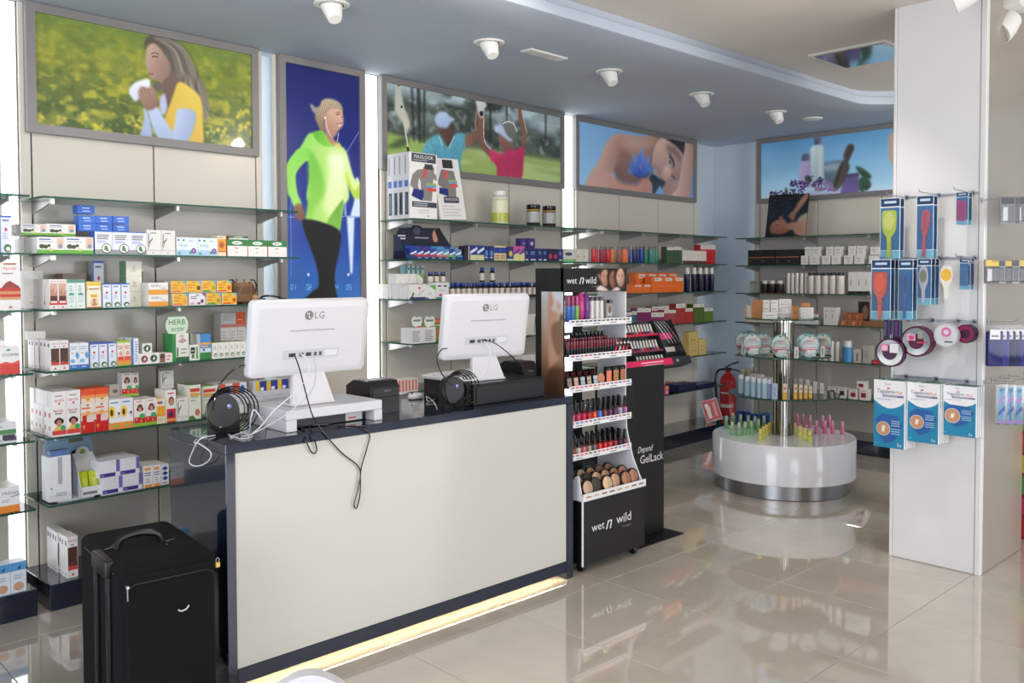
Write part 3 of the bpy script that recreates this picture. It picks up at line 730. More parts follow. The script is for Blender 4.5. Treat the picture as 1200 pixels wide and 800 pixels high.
def paint_golf(c):
    nx, ny = c.nx, c.ny
    c.vgrad([(0, (176, 200, 208)), (0.3, (120, 138, 138)), (0.55, (70, 80, 70)), (0.63, (88, 104, 70)), (0.7, (150, 172, 92)), (1, (142, 172, 78))])
    for (cx, cy, sd, th, col, a) in ((9, 5, 21, .40, (46, 54, 50), .92), (22, 12, 22, .5, (62, 72, 62), .8), (40, 24, 23, .55, (88, 100, 84), .6), (60, 30, 24, .66, (206, 224, 232), .55)):
        n = value_noise(nx, ny, cx, cy, sd); y = np.linspace(0, 1, ny)[:, None]
        m = np.clip((blur(n, 2) - th + 0.10 * (y > .15)) / .3, 0, 1) * np.clip((0.64 - y) / .05, 0, 1)
        c.a = c.a * (1 - m[..., None] * a) + np.array(col) / 255 * m[..., None] * a
    y = np.linspace(0, 1, ny)[:, None]
    n = value_noise(nx, ny, 8, 14, 26); m = np.clip((n - .5) / .3, 0, 1) * np.clip((y - .66) / .05, 0, 1)
    c.a = c.a * (1 - m[..., None] * .45) + np.array((196, 208, 140)) / 255 * m[..., None] * .45
    c.crop = (440, 80, 5.217)
    c.poly([(56, 60), (180, 90), (330, 120), (420, 150), (380, 210), (250, 190), (130, 160), (56, 160)], (186, 210, 220), soft=6, a=.7)
    c.poly([(880, 238), (1150, 280), (1150, 330), (1080, 400), (980, 380), (900, 320)], (196, 220, 232), soft=6, a=.65)
    for x0, x1, w in ((262, 272, 5), (300, 296, 3), (222, 236, 3), (1040, 1040, 3), (800, 806, 3), (700, 704, 4)): c.line([(x0, 110 + .18 * x0 - 60), (x1, 460)], w, (40, 42, 40), 1.2, .85)
    c.poly([(56, 398), (150, 420), (300, 470), (300, 520), (56, 520)], (128, 160, 66), (150, 184, 86), soft=2)
    c.poly([(70, 480), (170, 420), (210, 440), (170, 480), (100, 490)], (60, 76, 44), soft=2, a=.9)
    c.line([(142, 92), (170, 300), (204, 514)], 2.2, (190, 190, 186))
    c.line([(196, 480), (204, 520)], 3.2, (24, 24, 26))
    c.poly([(120, 94), (150, 92), (160, 160), (176, 236), (208, 320), (212, 352), (192, 400), (180, 360), (150, 300), (116, 252)], (170, 172, 166), (196, 192, 170), (0, 1), soft=.8, smooth=False)
    c.dot(141, 102, 1.6, 1.6, (30, 30, 32)).dot(160, 236, 1.6, 1.6, (30, 30, 32))
    c.poly([(380, 352), (400, 346), (470, 340), (482, 366), (480, 400), (466, 430), (480, 440), (450, 484), (410, 460), (392, 420), (384, 380)], (104, 72, 58), (76, 52, 44), (1, 0.2), soft=.8)
    c.poly([(364, 312), (372, 286), (398, 266), (430, 268), (452, 290), (488, 314), (462, 330), (440, 362), (410, 364), (378, 352)], (178, 200, 232), (146, 172, 216), (0.3, 1), soft=.7)
    c.poly([(386, 404), (420, 450), (446, 484), (478, 440), (486, 404), (552, 404), (556, 490), (536, 500), (520, 580), (516, 660), (380, 660), (286, 560), (288, 510), (320, 440)], (84, 164, 190), (58, 140, 168), (0.2, 1), soft=.8, tex=.06)
    c.line([(388, 414), (410, 474)], 2, (132, 198, 216)).line([(484, 414), (450, 486)], 2, (132, 198, 216))
    c.poly([(552, 408), (600, 388), (632, 360), (640, 300), (656, 300), (658, 400), (620, 440), (556, 484)], (136, 96, 76), (110, 74, 60), (1, 0), soft=.8)
    c.line([(620, 380), (612, 330), (622, 250), (630, 200)], 3.4, (150, 110, 90))
    c.poly([(628, 440), (630, 300), (662, 300), (664, 440), (706, 494), (700, 540), (660, 500)], (134, 92, 76), (112, 76, 64), soft=.7).line([(662, 300), (666, 440), (710, 498)], 1.2, (226, 206, 196), .5)
    c.poly([(612, 196), (640, 186), (660, 200), (680, 224), (664, 256), (662, 298), (636, 296), (622, 240)], (206, 208, 206), soft=.7).poly([(638, 264), (658, 264), (656, 290), (640, 290)], (26, 26, 28), soft=.4)
    c.poly([(872, 238), (890, 240), (902, 300), (926, 396), (924, 440), (898, 470), (890, 380), (872, 290)], (134, 92, 76), soft=.7).line([(892, 242), (906, 310), (928, 400)], 1.2, (220, 200, 190), .5)
    c.poly([(750, 420), (772, 396), (838, 440), (838, 490), (800, 502), (770, 486), (756, 450)], (150, 104, 86), (120, 80, 66), soft=.7)
    c.poly([(772, 344), (806, 326), (842, 340), (866, 390), (862, 440), (868, 480), (846, 490), (830, 440), (800, 410), (776, 372)], (120, 122, 112), (88, 90, 82), (0, 1), soft=.8)
    c.poly([(726, 356), (744, 346), (772, 344), (806, 410), (840, 440), (820, 446), (786, 420), (756, 398), (732, 388)], (188, 206, 236), (160, 184, 226), (1, 0), soft=.7).line([(776, 340), (806, 326), (844, 340), (866, 388)], 1.4, (232, 236, 240), .5)
    c.poly([(704, 496), (770, 522), (800, 498), (850, 500), (900, 474), (912, 490), (906, 560), (884, 684), (752, 668), (742, 600), (706, 560), (696, 520)], (206, 34, 92), (170, 22, 72), (0.4, 1), soft=.8, tex=.08)

def paint_lotus(c):
    nx, ny = c.nx, c.ny
    y = np.linspace(0, 1, ny)[:, None]; x = np.linspace(0, 1, nx)[None, :]
    for k in range(3):
        a, b, d = ((126, 178, 226), (86, 140, 200), (152, 200, 236))[0][k], ((126, 178, 226), (74, 134, 200), (152, 200, 236))[1][k], (150, 198, 236)[k]
        c.a[:, :, k] = (a * (1 - x) + b * x + (d - a) * y * .6 * (1 - x)) / 255
    c.crop = (670, 130, 7.27)
    c.poly([(664, 214), (700, 196), (760, 190), (800, 196), (900, 214), (974, 236), (962, 340), (936, 420), (900, 470), (860, 420), (800, 300), (740, 240)], (24, 24, 30), (44, 38, 42), (1, 0.4), soft=1)
    c.poly([(124, 640), (126, 590), (176, 500), (230, 430), (290, 290), (340, 222), (400, 196), (480, 204), (600, 220), (690, 214), (740, 240), (700, 330), (690, 420), (700, 500), (660, 560), (560, 600), (440, 590), (380, 560), (370, 520), (330, 540), (300, 600), (250, 650), (180, 652)], (206, 162, 142), (132, 92, 78), (0.7, 0.7), soft=1.2)
    c.poly([(300, 300), (360, 220), (440, 210), (420, 300), (440, 380), (380, 470), (330, 520), (290, 500), (250, 470)], (196, 150, 130), (150, 106, 90), (1, 0.4), soft=4, a=.7)
    c.poly([(440, 330), (520, 400), (560, 500), (540, 590), (440, 586), (380, 550), (372, 470)], (120, 80, 68), (150, 106, 92), (0, 1), soft=4, a=.7)
    c.poly([(480, 230), (620, 226), (720, 236), (690, 300), (560, 330), (500, 300)], (204, 166, 148), soft=5, a=.55)
    c.poly([(120, 642), (132, 596), (200, 520), (270, 500), (360, 560), (430, 610), (560, 626), (580, 576), (630, 562), (676, 590), (684, 640), (670, 704), (560, 700), (420, 684), (280, 664)], (204, 154, 138), (184, 120, 100), (1, 0), soft=.9)
    c.poly([(360, 500), (430, 430), (560, 470), (690, 520), (660, 570), (600, 580), (560, 616), (430, 600)], (134, 94, 80), (112, 76, 66), soft=2)
    c.line([(372, 556), (430, 606), (560, 622)], 2.5, (112, 72, 62), 1.5, .8)
    for k in range(3): c.line([(596 + 22 * k, 584), (612 + 22 * k, 640), (618 + 20 * k, 690)], 1.0, (146, 92, 78), .6, .7)
    c.poly([(732, 208), (780, 200), (806, 214), (790, 250), (750, 244)], (216, 172, 154), (180, 128, 112), soft=.7)
    c.poly([(700, 330), (740, 250), (790, 236), (850, 270), (910, 320), (952, 380), (940, 440), (930, 500), (910, 580), (860, 600), (820, 612), (780, 600), (740, 560), (700, 520), (688, 430)], (214, 178, 160), (150, 108, 96), (0.2, 1), soft=1)
    c.poly([(800, 300), (850, 290), (900, 330), (940, 400), (920, 440), (870, 380), (820, 350)], (92, 70, 66), (120, 92, 84), soft=3, a=.7)
    c.poly([(822, 366), (838, 370), (870, 420), (874, 470), (862, 486), (862, 440), (842, 396)], (40, 28, 30), soft=.7)
    c.poly([(826, 410), (838, 404), (846, 430), (842, 454), (830, 456)], (206, 192, 186), soft=.6).dot(836, 432, 1.8, 3.4, (44, 44, 56)).line([(824, 402), (840, 396), (850, 430), (846, 460)], 1.2, (50, 34, 32), .4)
    c.poly([(800, 470), (840, 490), (850, 560), (820, 610), (780, 590), (770, 530)], (222, 178, 158), (170, 118, 104), (0, 1), soft=1.5)
    c.line([(700, 450), (728, 488), (748, 526)], 2.5, (170, 96, 90), .8).line([(846, 552), (868, 560), (880, 590)], 2, (54, 40, 42), .7)
    c.poly([(690, 540), (740, 570), (800, 610), (770, 660), (760, 640), (740, 650), (716, 690), (690, 700), (684, 620), (660, 580)], (22, 22, 28), (46, 36, 38), soft=1.2)
    c.poly([(780, 640), (850, 600), (910, 600), (900, 700), (860, 722), (800, 718)], (150, 104, 92), (186, 134, 118), (1, 0), soft=1.5)
    c.poly([(974, 244), (1046, 254), (1040, 420), (1024, 600), (994, 742), (860, 724), (906, 640), (936, 460), (960, 340)], (212, 176, 162), (158, 114, 100), (1, 0.1), soft=1)
    for k, (a, w, L) in enumerate(((-1.25, 52, 120), (-0.75, 46, 150), (1.15, 50, 130), (0.8, 46, 130), (-0.35, 50, 190), (0.42, 48, 180), (0.02, 58, 230))):
        bx, by = 586, 540; tx, tz = bx + L * math.sin(a), by - L * math.cos(a); mx, my = (bx + tx) / 2, (by + tz) / 2; nxx, nyy = math.cos(a) * w / 2, math.sin(a) * w / 2
        c.poly([(bx, by), (mx - nxx, my - nyy), (tx, tz), (mx + nxx, my + nyy)], (36, 66, 176), (112, 160, 232) if k > 3 else (84, 132, 220), (math.sin(a) + 0.3, -math.cos(a)), soft=.6)
        c.line([(bx, by), (tx, tz)], .8, (40, 74, 180), .4, .5)
    c.poly([(520, 520), (570, 548), (610, 548), (660, 512), (640, 556), (590, 568), (540, 556)], (48, 84, 196), (30, 50, 140), soft=.7)
    c.dot(588, 470, 2.6, 5, (120, 96, 190), 1)

def paint_spa(c):
    c.vgrad([(0, (86, 152, 206)), (0.5, (122, 184, 226)), (0.85, (158, 208, 236)), (1, (188, 222, 242))])
    n = value_noise(c.nx, c.ny, 6, 4, 31); c.a += (n[..., None] - .5) * .06
    c.crop = (885, 140, 5.636); rg = random.Random(5)
    c.poly([(340, 470), (350, 480), (350, 520), (700, 500), (700, 470), (560, 460)], (170, 186, 214), soft=1.2, smooth=False)
    c.poly([(452, 282), (568, 266), (572, 380), (540, 440), (456, 440)], (98, 126, 144), (74, 100, 116), soft=1, smooth=False).poly([(460, 300), (560, 290), (560, 330), (460, 340)], (150, 178, 194), soft=2, a=.8)
    c.poly([(310, 240), (330, 226), (354, 228), (360, 240), (358, 272), (312, 276)], (78, 82, 108), (110, 112, 136), (1, 0), soft=.7)
    c.poly([(292, 280), (362, 272), (370, 300), (374, 440), (290, 460)], (178, 168, 214), (150, 140, 192), (1, 0.2), soft=.8, smooth=False)
    c.poly([(392, 124), (438, 118), (440, 162), (392, 168)], (70, 72, 100), (118, 116, 140), (1, 0), soft=.6, smooth=False)
    c.poly([(364, 196), (380, 172), (440, 166), (452, 180), (452, 420), (372, 440)], (206, 226, 232), (140, 158, 164), (0.9, 0.5), soft=.8, smooth=False).poly([(424, 200), (440, 200), (440, 400), (424, 400)], (230, 240, 244), soft=2, a=.6)
    c.poly([(592, 364), (684, 352), (686, 490), (560, 496), (580, 400)], (88, 76, 136), (104, 92, 160), (0, 1), soft=.8, smooth=False).poly([(592, 364), (684, 352), (684, 372), (592, 384)], (72, 70, 104), soft=.5, smooth=False)
    for k in range(170):
        x = 395 + rg.random() * 150; y = 470 - rg.random() * (70 - abs(x - 470) * .6); c.dot(x, y, 1.4, 1.2, (126 + rg.randint(-26, 40), 108 + rg.randint(-26, 40), 158 + rg.randint(-30, 40)), .5)
    for (x0, y0, x1, y1, n) in ((236, 420, 330, 430, 46), (320, 450, 370, 380, 30), (388, 430, 432, 400, 34), (100, 500, 200, 480, 34), (230, 480, 330, 460, 26)):
        for k in range(n):
            t = rg.random(); c.dot(x0 + (x1 - x0) * t + rg.uniform(-16, 16), y0 + (y1 - y0) * t + rg.uniform(-20, 20), rg.uniform(1, 2), rg.uniform(1, 2), rg.choice(((58, 44, 96), (84, 62, 130), (40, 34, 66), (104, 84, 150))), .4)
    c.poly([(196, 455), (206, 452), (216, 480), (214, 510), (206, 510)], (60, 84, 70), soft=.7).poly([(328, 384), (344, 368), (372, 384), (368, 410), (336, 412)], (44, 70, 56), soft=.8)
    c.poly([(600, 190), (618, 164), (644, 166), (654, 188), (640, 224), (612, 282), (590, 270), (582, 240)], (84, 78, 70), (60, 54, 50), (1, 0), soft=.8)
    c.poly([(584, 262), (612, 280), (622, 320), (600, 380), (570, 440), (540, 462), (514, 444), (530, 380), (560, 300)], (96, 92, 84), (66, 60, 56), (1, 0), soft=.8).poly([(566, 300), (576, 290), (560, 380), (534, 440), (520, 440), (534, 380)], (52, 46, 42), soft=1)
    for q in ([(662, 314), (690, 312), (740, 344), (768, 380), (740, 392), (700, 370)], [(684, 400), (720, 370), (756, 400), (764, 440), (730, 470), (696, 440)], [(690, 400), (684, 460), (720, 476), (700, 430)]): c.poly(q, (58, 94, 70), (36, 62, 50), soft=.8)
    c.poly([(884, 120), (896, 90), (930, 90), (930, 290), (896, 280), (882, 220)], (206, 166, 140), soft=1.5)

framed_picture('framed picture of a woman in a yellow vest in a flower field', WA, 1.467, 2.680, 2.182, 2.789, 290, paint_field)
framed_picture('tall framed picture of a runner in a lime green hooded top', WA, 2.815, 3.430, 1.16, 2.789, 130, paint_runner)
framed_picture('framed picture of two golfers in blue and pink shirts raising hands', WA, 3.560, 5.385, 2.190, 2.789, 300, paint_golf)
framed_picture('framed picture of a bare shouldered woman holding a blue lotus', WA, 5.528, 7.352, 2.195, 2.789, 240, paint_lotus)
framed_picture('framed picture of spa bottles, wooden scoop and lavender on pale blue', WB, -4.353, -2.54, 2.185, 2.789, 280, paint_spa)
# ================================================================ goods on the shelves
def S(base, *d, side=None, top=None, mat='card', left=()): return dict(base=base, d=d, side=side, top=top, mat=mat, left=left)
W_ = (236, 234, 230)
RED, GRN, BLU, ORG, YEL = (200, 40, 44), (58, 128, 62), (48, 92, 190), (232, 112, 40), (240, 190, 50)
def deco(m, w, h, dl, y=0.0):
    for k, e in enumerate(dl):
        yy = y - 0.0003 * (k + 1); t = e[0]
        if t == 'r': m.rect(e[1] * w, e[2] * h, e[3] * w, e[4] * h, e[5], yy)
        elif t == 'e': m.disc(e[1] * w, e[2] * h, e[3] * w, e[4] * h, e[5], yy)
        elif t == 'p': m.poly([(a * w, b * h) for a, b in e[1]], e[2], yy)
        elif t == 't': m.text(e[1], e[2] * w, e[3] * h, e[4] * h, e[5], yy, maxw=(e[6] if len(e) > 6 else .86) * w)
        elif t == 'l':
            rg = random.Random(int(e[1] * 100 + e[5] * 7))
            for q in range(e[5]):
                z = e[2] + (e[4] - e[2]) * (q + .5) / e[5]; hh = (e[4] - e[2]) / e[5] * .22
                m.rect(e[1] * w, (z - hh) * h, (e[1] + (e[3] - e[1]) * rg.uniform(.6, 1)) * w, (z + hh) * h, e[6], yy)
def carton_mesh(w, h, d, st):
    m = MB(); m.box(0, 0, 0, w, d, h, st['base'], side=st['side'], top=st['top']); deco(m, w, h, st['d'])
    for (y0, z0, y1, z1, c) in st.get('left', ()):
        m.add([(-.0004, (1 - y0) * d, z0 * h), (-.0004, (1 - y1) * d, z0 * h), (-.0004, (1 - y1) * d, z1 * h), (-.0004, (1 - y0) * d, z1 * h)], [(0, 1, 2, 3)], c)
    return m.mesh('carton', [st['mat']])
ORD = ['top', 'second', 'third', 'fourth', 'fifth', 'lowest']
def goods(W, zs, place, rows):
    """rows: (shelf, out, px edges, top pixel row, style, depth, deep, description, options)"""
    for row in rows:
        k, o, ed, yt, st, d, deep, desc = row[:8]; op = row[8] if len(row) > 8 else {}
        z = zs[k] if k < len(zs) else 0.12
        if 'zb' in op: z = W.z_at((ed[0] + ed[-1]) / 2, op['zb'], o)
        zw = 'plinth' if k >= len(zs) else ORD[k] + ' shelf'
        lab = '%s, %s %s' % (desc, zw, place)
        if len(lab.replace('-', ' ').split()) > 16: lab = '%s, %s %s' % (desc, zw, place.split()[-2])
        if len(lab.split()) > 16: lab = '%s, %s' % (desc, zw)
        spans = [(ed[i], ed[i + 1]) for i in range(len(ed) - 1)] if not op.get('pairs') else [(ed[i], ed[i + 1]) for i in range(0, len(ed), 2)]
        deep = deep if op.get('deep') else min(deep, 2 if 3 <= k < 6 and W is WA and ed[0] < 300 else 1)
        n = len(spans) * deep * op.get('stack', 1); me = None; w0 = None
        for a, b in spans:
            s0, s1 = W.s_at(a, z, o), W.s_at(b, z, o); h = W.z_at((a + b) / 2, yt, o) - z; ns = op.get('stack', 1); h /= ns
            w = s1 - s0 - 0.0015
            if me is None or abs(w - w0) > 0.004: me, w0 = carton_mesh(w, h - 0.0008, d - 0.0025, st), w
            for q in range(deep):
                for t in range(ns):
                    jit = random.uniform(-.004, .004) if q else 0
                    ob = link(op.get('name', 'carton'), me, None, W.mat(s0 + jit, o - q * d, z + 0.0006 + t * h, op.get('rz', 0)))
                    tag(ob, lab, op.get('cat', 'box'), (lab if n > 1 else None))

olive = S(W_, ('r', 0, 0, 1, .22, (104, 176, 52)), ('e', .18, .42, .10, .14, (74, 74, 40)), ('e', .32, .40, .08, .12, (58, 64, 34)), ('e', .44, .47, .06, .1, (84, 86, 44)), ('r', .74, .3, .96, .92, (226, 186, 164)), ('e', .86, .45, .07, .14, (110, 150, 176)), ('e', .52, .24, .07, .1, (226, 206, 150)), ('l', .08, .78, .5, .92, 1, (60, 80, 160)), ('l', .08, .66, .6, .74, 1, (170, 170, 180)))
bluebox = S((52, 108, 206), ('l', .26, .52, .78, .85, 1, (206, 220, 244)), ('l', .3, .18, .78, .46, 1, (190, 208, 240)))
bowl = S((232, 234, 238), ('r', 0, 0, 1, .20, (150, 152, 154)), ('e', .66, .24, .30, .22, (70, 74, 70)), ('e', .66, .25, .26, .18, (240, 242, 238)), ('p', [(.52, .18), (.8, .1), (.68, .36), (.56, .38)], (72, 132, 66)), ('l', .12, .62, .86, .86, 3, (96, 84, 88)), ('l', .12, .46, .8, .6, 2, (150, 170, 220)), ('r', 0, .965, 1, 1, (60, 104, 200)), side=(60, 104, 200), top=(60, 104, 200))
aloe = S((232, 230, 224), ('p', [(.08, .30), (.14, .34), (.18, .86), (.12, .84)], (62, 74, 48)), ('p', [(.16, .42), (.40, .62), (.42, .70), (.18, .54)], (78, 96, 56)), ('p', [(.06, .2), (.1, .2), (.26, .46), (.22, .46)], (220, 96, 84)), ('l', .25, .84, .92, .92, 1, (120, 120, 124)), ('r', 0, .18, 1, .19, (120, 96, 90)), ('l', .36, .06, .66, .12, 1, (150, 150, 150)))
perl = S((228, 236, 240), ('r', 0, 0, 1, .3, (176, 208, 232)), ('e', .10, .84, .05, .06, (40, 116, 196)), ('e', .34, .84, .05, .06, (44, 120, 84)), ('t', 'Perlas', .34, .56, .14, (96, 176, 210)), ('e', .82, .26, .12, .16, (108, 66, 140)), ('e', .82, .26, .06, .08, (190, 150, 210)), ('e', .66, .16, .06, .08, (70, 140, 80)), ('e', .12, .12, .07, .08, (70, 170, 150)), ('l', .6, .76, .86, .86, 1, (160, 170, 176)))
cookie = S((238, 222, 190), ('r', 0, .22, 1, .84, (232, 160, 52)), ('e', .46, .55, .36, .18, (196, 106, 36)), ('e', .46, .55, .16, .08, (150, 78, 30)), ('l', .1, .88, .8, .96, 1, (120, 90, 60)), ('r', 0, .2, 1, .24, (206, 70, 40)))
greenbox = S((236, 234, 230), ('r', 0, .62, 1, 1, (44, 122, 58)), ('e', .5, .80, .26, .11, (226, 232, 222)), ('l', .34, .76, .66, .84, 1, (80, 110, 80)), ('r', 0, 0, .025, .64, RED), ('l', .38, .44, .62, .54, 1, (204, 44, 60)), ('l', .42, .2, .58, .28, 1, (150, 60, 70)), ('r', .03, .36, 1, .365, (200, 200, 200)), side=(198, 40, 44), top=(48, 112, 56))
plainw = S(W_, ('l', .3, .1, .7, .2, 1, (190, 190, 196)))
aprolis = S((238, 234, 230), ('t', 'Aprolis', .5, .93, .045, (206, 44, 56)), ('r', .08, .40, .92, .86, (190, 140, 118)), ('p', [(.08, .86), (.2, .6), (.5, .74), (.6, .5), (.92, .7), (.92, .86)], (214, 172, 150)), ('r', .08, .28, .92, .44, (90, 40, 34)), ('r', .0, .14, 1, .28, (210, 48, 48)), ('r', .12, .2, .88, .27, (232, 220, 210)), ('p', [(.36, .04), (.64, .04), (.5, .10)], (196, 60, 60)))
teal = S((230, 236, 232), ('r', 0, .88, 1, 1, (96, 154, 134)), ('e', .5, .48, .3, .07, (76, 156, 136)), ('r', .22, .2, .78, .46, (206, 224, 216)), ('l', .2, .58, .8, .8, 3, (150, 176, 166)), ('l', .34, .06, .66, .12, 1, (140, 160, 150)), top=(120, 170, 150))
honey = S((240, 232, 208), ('r', 0, .84, 1, 1, (238, 196, 82)), ('p', [(0, .6), (.12, .74), (0, .84)], YEL), ('p', [(1, .6), (.88, .74), (1, .84)], YEL), ('l', .16, .67, .86, .77, 1, (150, 120, 120)), ('r', .26, .40, .72, .52, (232, 186, 56)), ('e', .5, .22, .26, .14, (206, 140, 90)), ('e', .34, .24, .08, .08, (238, 210, 180)), ('e', .66, .24, .08, .08, (238, 210, 180)), ('r', 0, 0, 1, .05, (190, 104, 44)))
bluew = S((230, 234, 242), ('r', 0, .95, 1, 1, (60, 96, 196)), ('r', 0, 0, .06, 1, (70, 108, 200)), ('l', .2, .82, .86, .92, 1, (110, 120, 170)), ('e', .5, .62, .13, .05, (206, 52, 70)), ('l', .2, .36, .8, .54, 3, (176, 184, 206)), ('e', .62, .12, .34, .11, (66, 112, 66)), ('e', .66, .10, .2, .06, (226, 232, 222)), top=(70, 108, 200), side=(196, 206, 230))
cream3 = S((234, 230, 214), ('e', .5, .56, .1, .14, (206, 204, 192)), ('l', .3, .3, .7, .42, 1, (190, 188, 176)), side=(126, 168, 130))
aloev = S((236, 232, 226), ('r', 0, 0, 1, .40, (236, 156, 44)), ('t', 'ALOE', .30, .74, .17, (50, 44, 50)), ('l', .48, .66, .72, .78, 1, (170, 160, 160)), ('l', .64, .46, .96, .54, 1, (120, 110, 110)))
def yellow(c2, c3): return S((240, 186, 44), ('p', [(.76, 1), (1, 1), (1, .66)], (84, 184, 226)), ('p', [(0, 0), (.85, 0), (.5, .2), (.1, .16)], c2), ('e', .82, .38, .13, .2, c3), ('l', .08, .56, .62, .76, 2, (214, 110, 40)), ('l', .08, .34, .42, .48, 1, (196, 96, 40)), ('e', .5, .84, .1, .05, (60, 150, 130)), ('r', 0, 0, .025, 1, (240, 236, 228)), ('r', 0, 0, 1, .03, (240, 236, 228)), side=(236, 228, 210))
yl1, yl2, yl3, yl4 = yellow((232, 110, 44), (236, 150, 60)), yellow((214, 160, 40), (90, 56, 36)), yellow((70, 150, 70), (150, 160, 60)), yellow((226, 90, 40), (206, 84, 40))
violet = S((238, 232, 236), ('p', [(.76, 1), (1, 1), (1, .66)], (110, 80, 140)), ('l', .1, .5, .5, .76, 2, (116, 70, 110)), ('e', .8, .34, .1, .16, (90, 50, 90)), ('e', .6, .16, .12, .1, (150, 70, 120)), ('e', .5, .84, .1, .05, (60, 150, 130)), ('e', .2, .14, .14, .1, (206, 170, 200)))
hair = S((238, 234, 232), ('r', .05, .27, .96, .74, (84, 52, 44)), ('p', [(.05, .3), (.6, .38), (.96, .6), (.96, .5), (.5, .27), (.05, .27)], (112, 70, 56)), ('r', .05, .18, .96, .28, (206, 70, 66)), ('t', 'Aprolis', .5, .90, .05, (204, 40, 50)), ('p', [(.34, .05), (.66, .05), (.5, .12)], (196, 60, 60)), ('l', .3, .77, .7, .83, 1, (130, 130, 134)), left=[(.3, .78, .7, .9, (60, 76, 110)), (.2, .05, .5, .1, (150, 150, 154))])
fish = S((232, 236, 242), ('r', 0, 0, 1, .17, (44, 112, 192)), ('l', .2, .06, .8, .12, 1, (220, 230, 244)), ('p', [(.55, .55), (.8, .68), (1, .5), (.8, .36)], (78, 160, 222)), ('e', .3, .32, .26, .08, (110, 180, 226)), ('l', .1, .58, .5, .66, 1, (226, 150, 80)), ('l', .1, .74, .8, .9, 2, (170, 180, 206)))
grorg = S((236, 232, 220), ('r', 0, .92, 1, 1, (170, 204, 60)), ('r', 0, 0, 1, .06, (150, 196, 60)), ('r', 0, .06, 1, .22, (240, 150, 60)), ('r', .05, .22, .95, .38, (226, 76, 52)), ('e', .5, .5, .26, .1, (226, 160, 130)), ('l', .1, .66, .86, .84, 2, (226, 110, 96)), top=(160, 204, 70))
bluedge = S((232, 236, 242), ('r', 0, 0, .26, 1, (60, 104, 190)), ('r', .30, 0, .34, 1, (210, 220, 236)), ('l', .5, .1, .9, .9, 9, (110, 130, 190)))
rings = S((236, 234, 230), ('e', .26, .48, .18, .36, (200, 74, 84)), ('e', .26, .48, .12, .24, (50, 84, 70)), ('p', [(.2, .42), (.26, .3), (.34, .48), (.28, .66)], (236, 236, 230)), ('e', .72, .5, .18, .36, (70, 110, 84)), ('e', .72, .5, .12, .24, (52, 46, 48)), ('p', [(.66, .44), (.72, .32), (.8, .5), (.74, .68)], (236, 236, 230)))
ring1 = S((236, 234, 230), ('e', .5, .48, .38, .38, (80, 112, 84)), ('e', .5, .48, .26, .26, (46, 56, 50)), ('p', [(.36, .4), (.52, .24), (.66, .52), (.5, .72)], (236, 236, 230)))
brpink = S((236, 226, 220), ('r', .02, .05, .42, .95, (110, 70, 58)), ('e', .22, .28, .15, .2, (150, 96, 76)), ('e', .22, .72, .15, .2, (84, 50, 42)), ('l', .52, .16, .92, .84, 2, (220, 130, 140)))
herbb = S((232, 232, 222), ('r', 0, 0, .20, 1, (50, 140, 72)), ('r', .2, 0, 1, .16, (30, 96, 52)), ('p', [(.3, .72), (.6, .64), (.9, .74), (.62, .84)], (186, 160, 150)), ('e', .56, .9, .16, .06, (206, 190, 180)), ('r', .24, .18, .34, .5, (60, 130, 80)), ('l', .5, .24, .92, .5, 2, (150, 180, 150)), side=(56, 140, 76))
blkw = S((234, 236, 230), ('r', .12, .44, .56, .86, (36, 40, 60)), ('r', .2, .14, .5, .4, (90, 120, 80)), ('r', .66, .1, .86, .9, (90, 160, 80)), ('l', .2, .56, .48, .7, 1, (210, 210, 214)))
skyb = S((70, 142, 208), ('r', 0, 0, 1, .28, (56, 132, 66)), ('r', 0, .58, 1, .66, (238, 170, 60)), ('r', 0, .28, 1, .44, (214, 226, 236)), ('l', .1, .46, .9, .56, 1, (240, 196, 70)), ('e', .34, .38, .1, .05, (40, 60, 130)), side=(226, 228, 230))
smallg = S((234, 234, 226), ('e', .6, .22, .3, .12, (76, 104, 66)), ('e', .62, .2, .16, .06, (232, 234, 226)), ('l', .2, .56, .8, .8, 3, (150, 170, 140)), top=(96, 140, 60))
greyp = S((200, 198, 196), ('r', 0, .9, 1, 1, (214, 130, 116)), ('l', .15, .3, .85, .8, 5, (170, 170, 176)))
orngb = S((206, 204, 200), ('r', .6, 0, 1, 1, (228, 92, 44)), ('l', .66, .3, .94, .42, 1, (244, 200, 180)), ('l', .08, .3, .5, .8, 3, (180, 180, 184)))
blueps = S((214, 220, 224), ('r', 0, .9, 1, 1, (226, 120, 100)), ('r', .0, .2, .9, .66, (70, 160, 206)), ('l', .1, .7, .8, .84, 2, (170, 176, 186)))
girl = S((238, 234, 232), ('r', 0, 0, 1, .05, (238, 234, 232)), ('r', .02, .05, 1, .20, (216, 74, 70)), ('e', .5, .50, .26, .13, (60, 38, 36)), ('e', .28, .5, .1, .08, (60, 38, 36)), ('e', .74, .5, .1, .08, (60, 38, 36)), ('e', .5, .44, .18, .12, (190, 132, 106)), ('p', [(.1, .2), (.3, .34), (.68, .34), (.86, .2)], (222, 186, 90)), ('e', .78, .28, .18, .09, (56, 160, 96)), ('t', 'Aprolis', .46, .86, .09, (208, 44, 56), .7), ('l', .2, .72, .8, .8, 1, (120, 150, 120)), left=[(.3, .62, .7, .78, (214, 70, 90)), (.3, .2, .6, .34, (206, 90, 100))])
girltop = S((238, 234, 232), ('l', .2, .62, .8, .78, 1, (110, 140, 110)), ('t', 'aprolis', .5, .42, .2, (214, 56, 66), .7), ('p', [(.4, .12), (.6, .12), (.5, .3)], (196, 60, 60)))
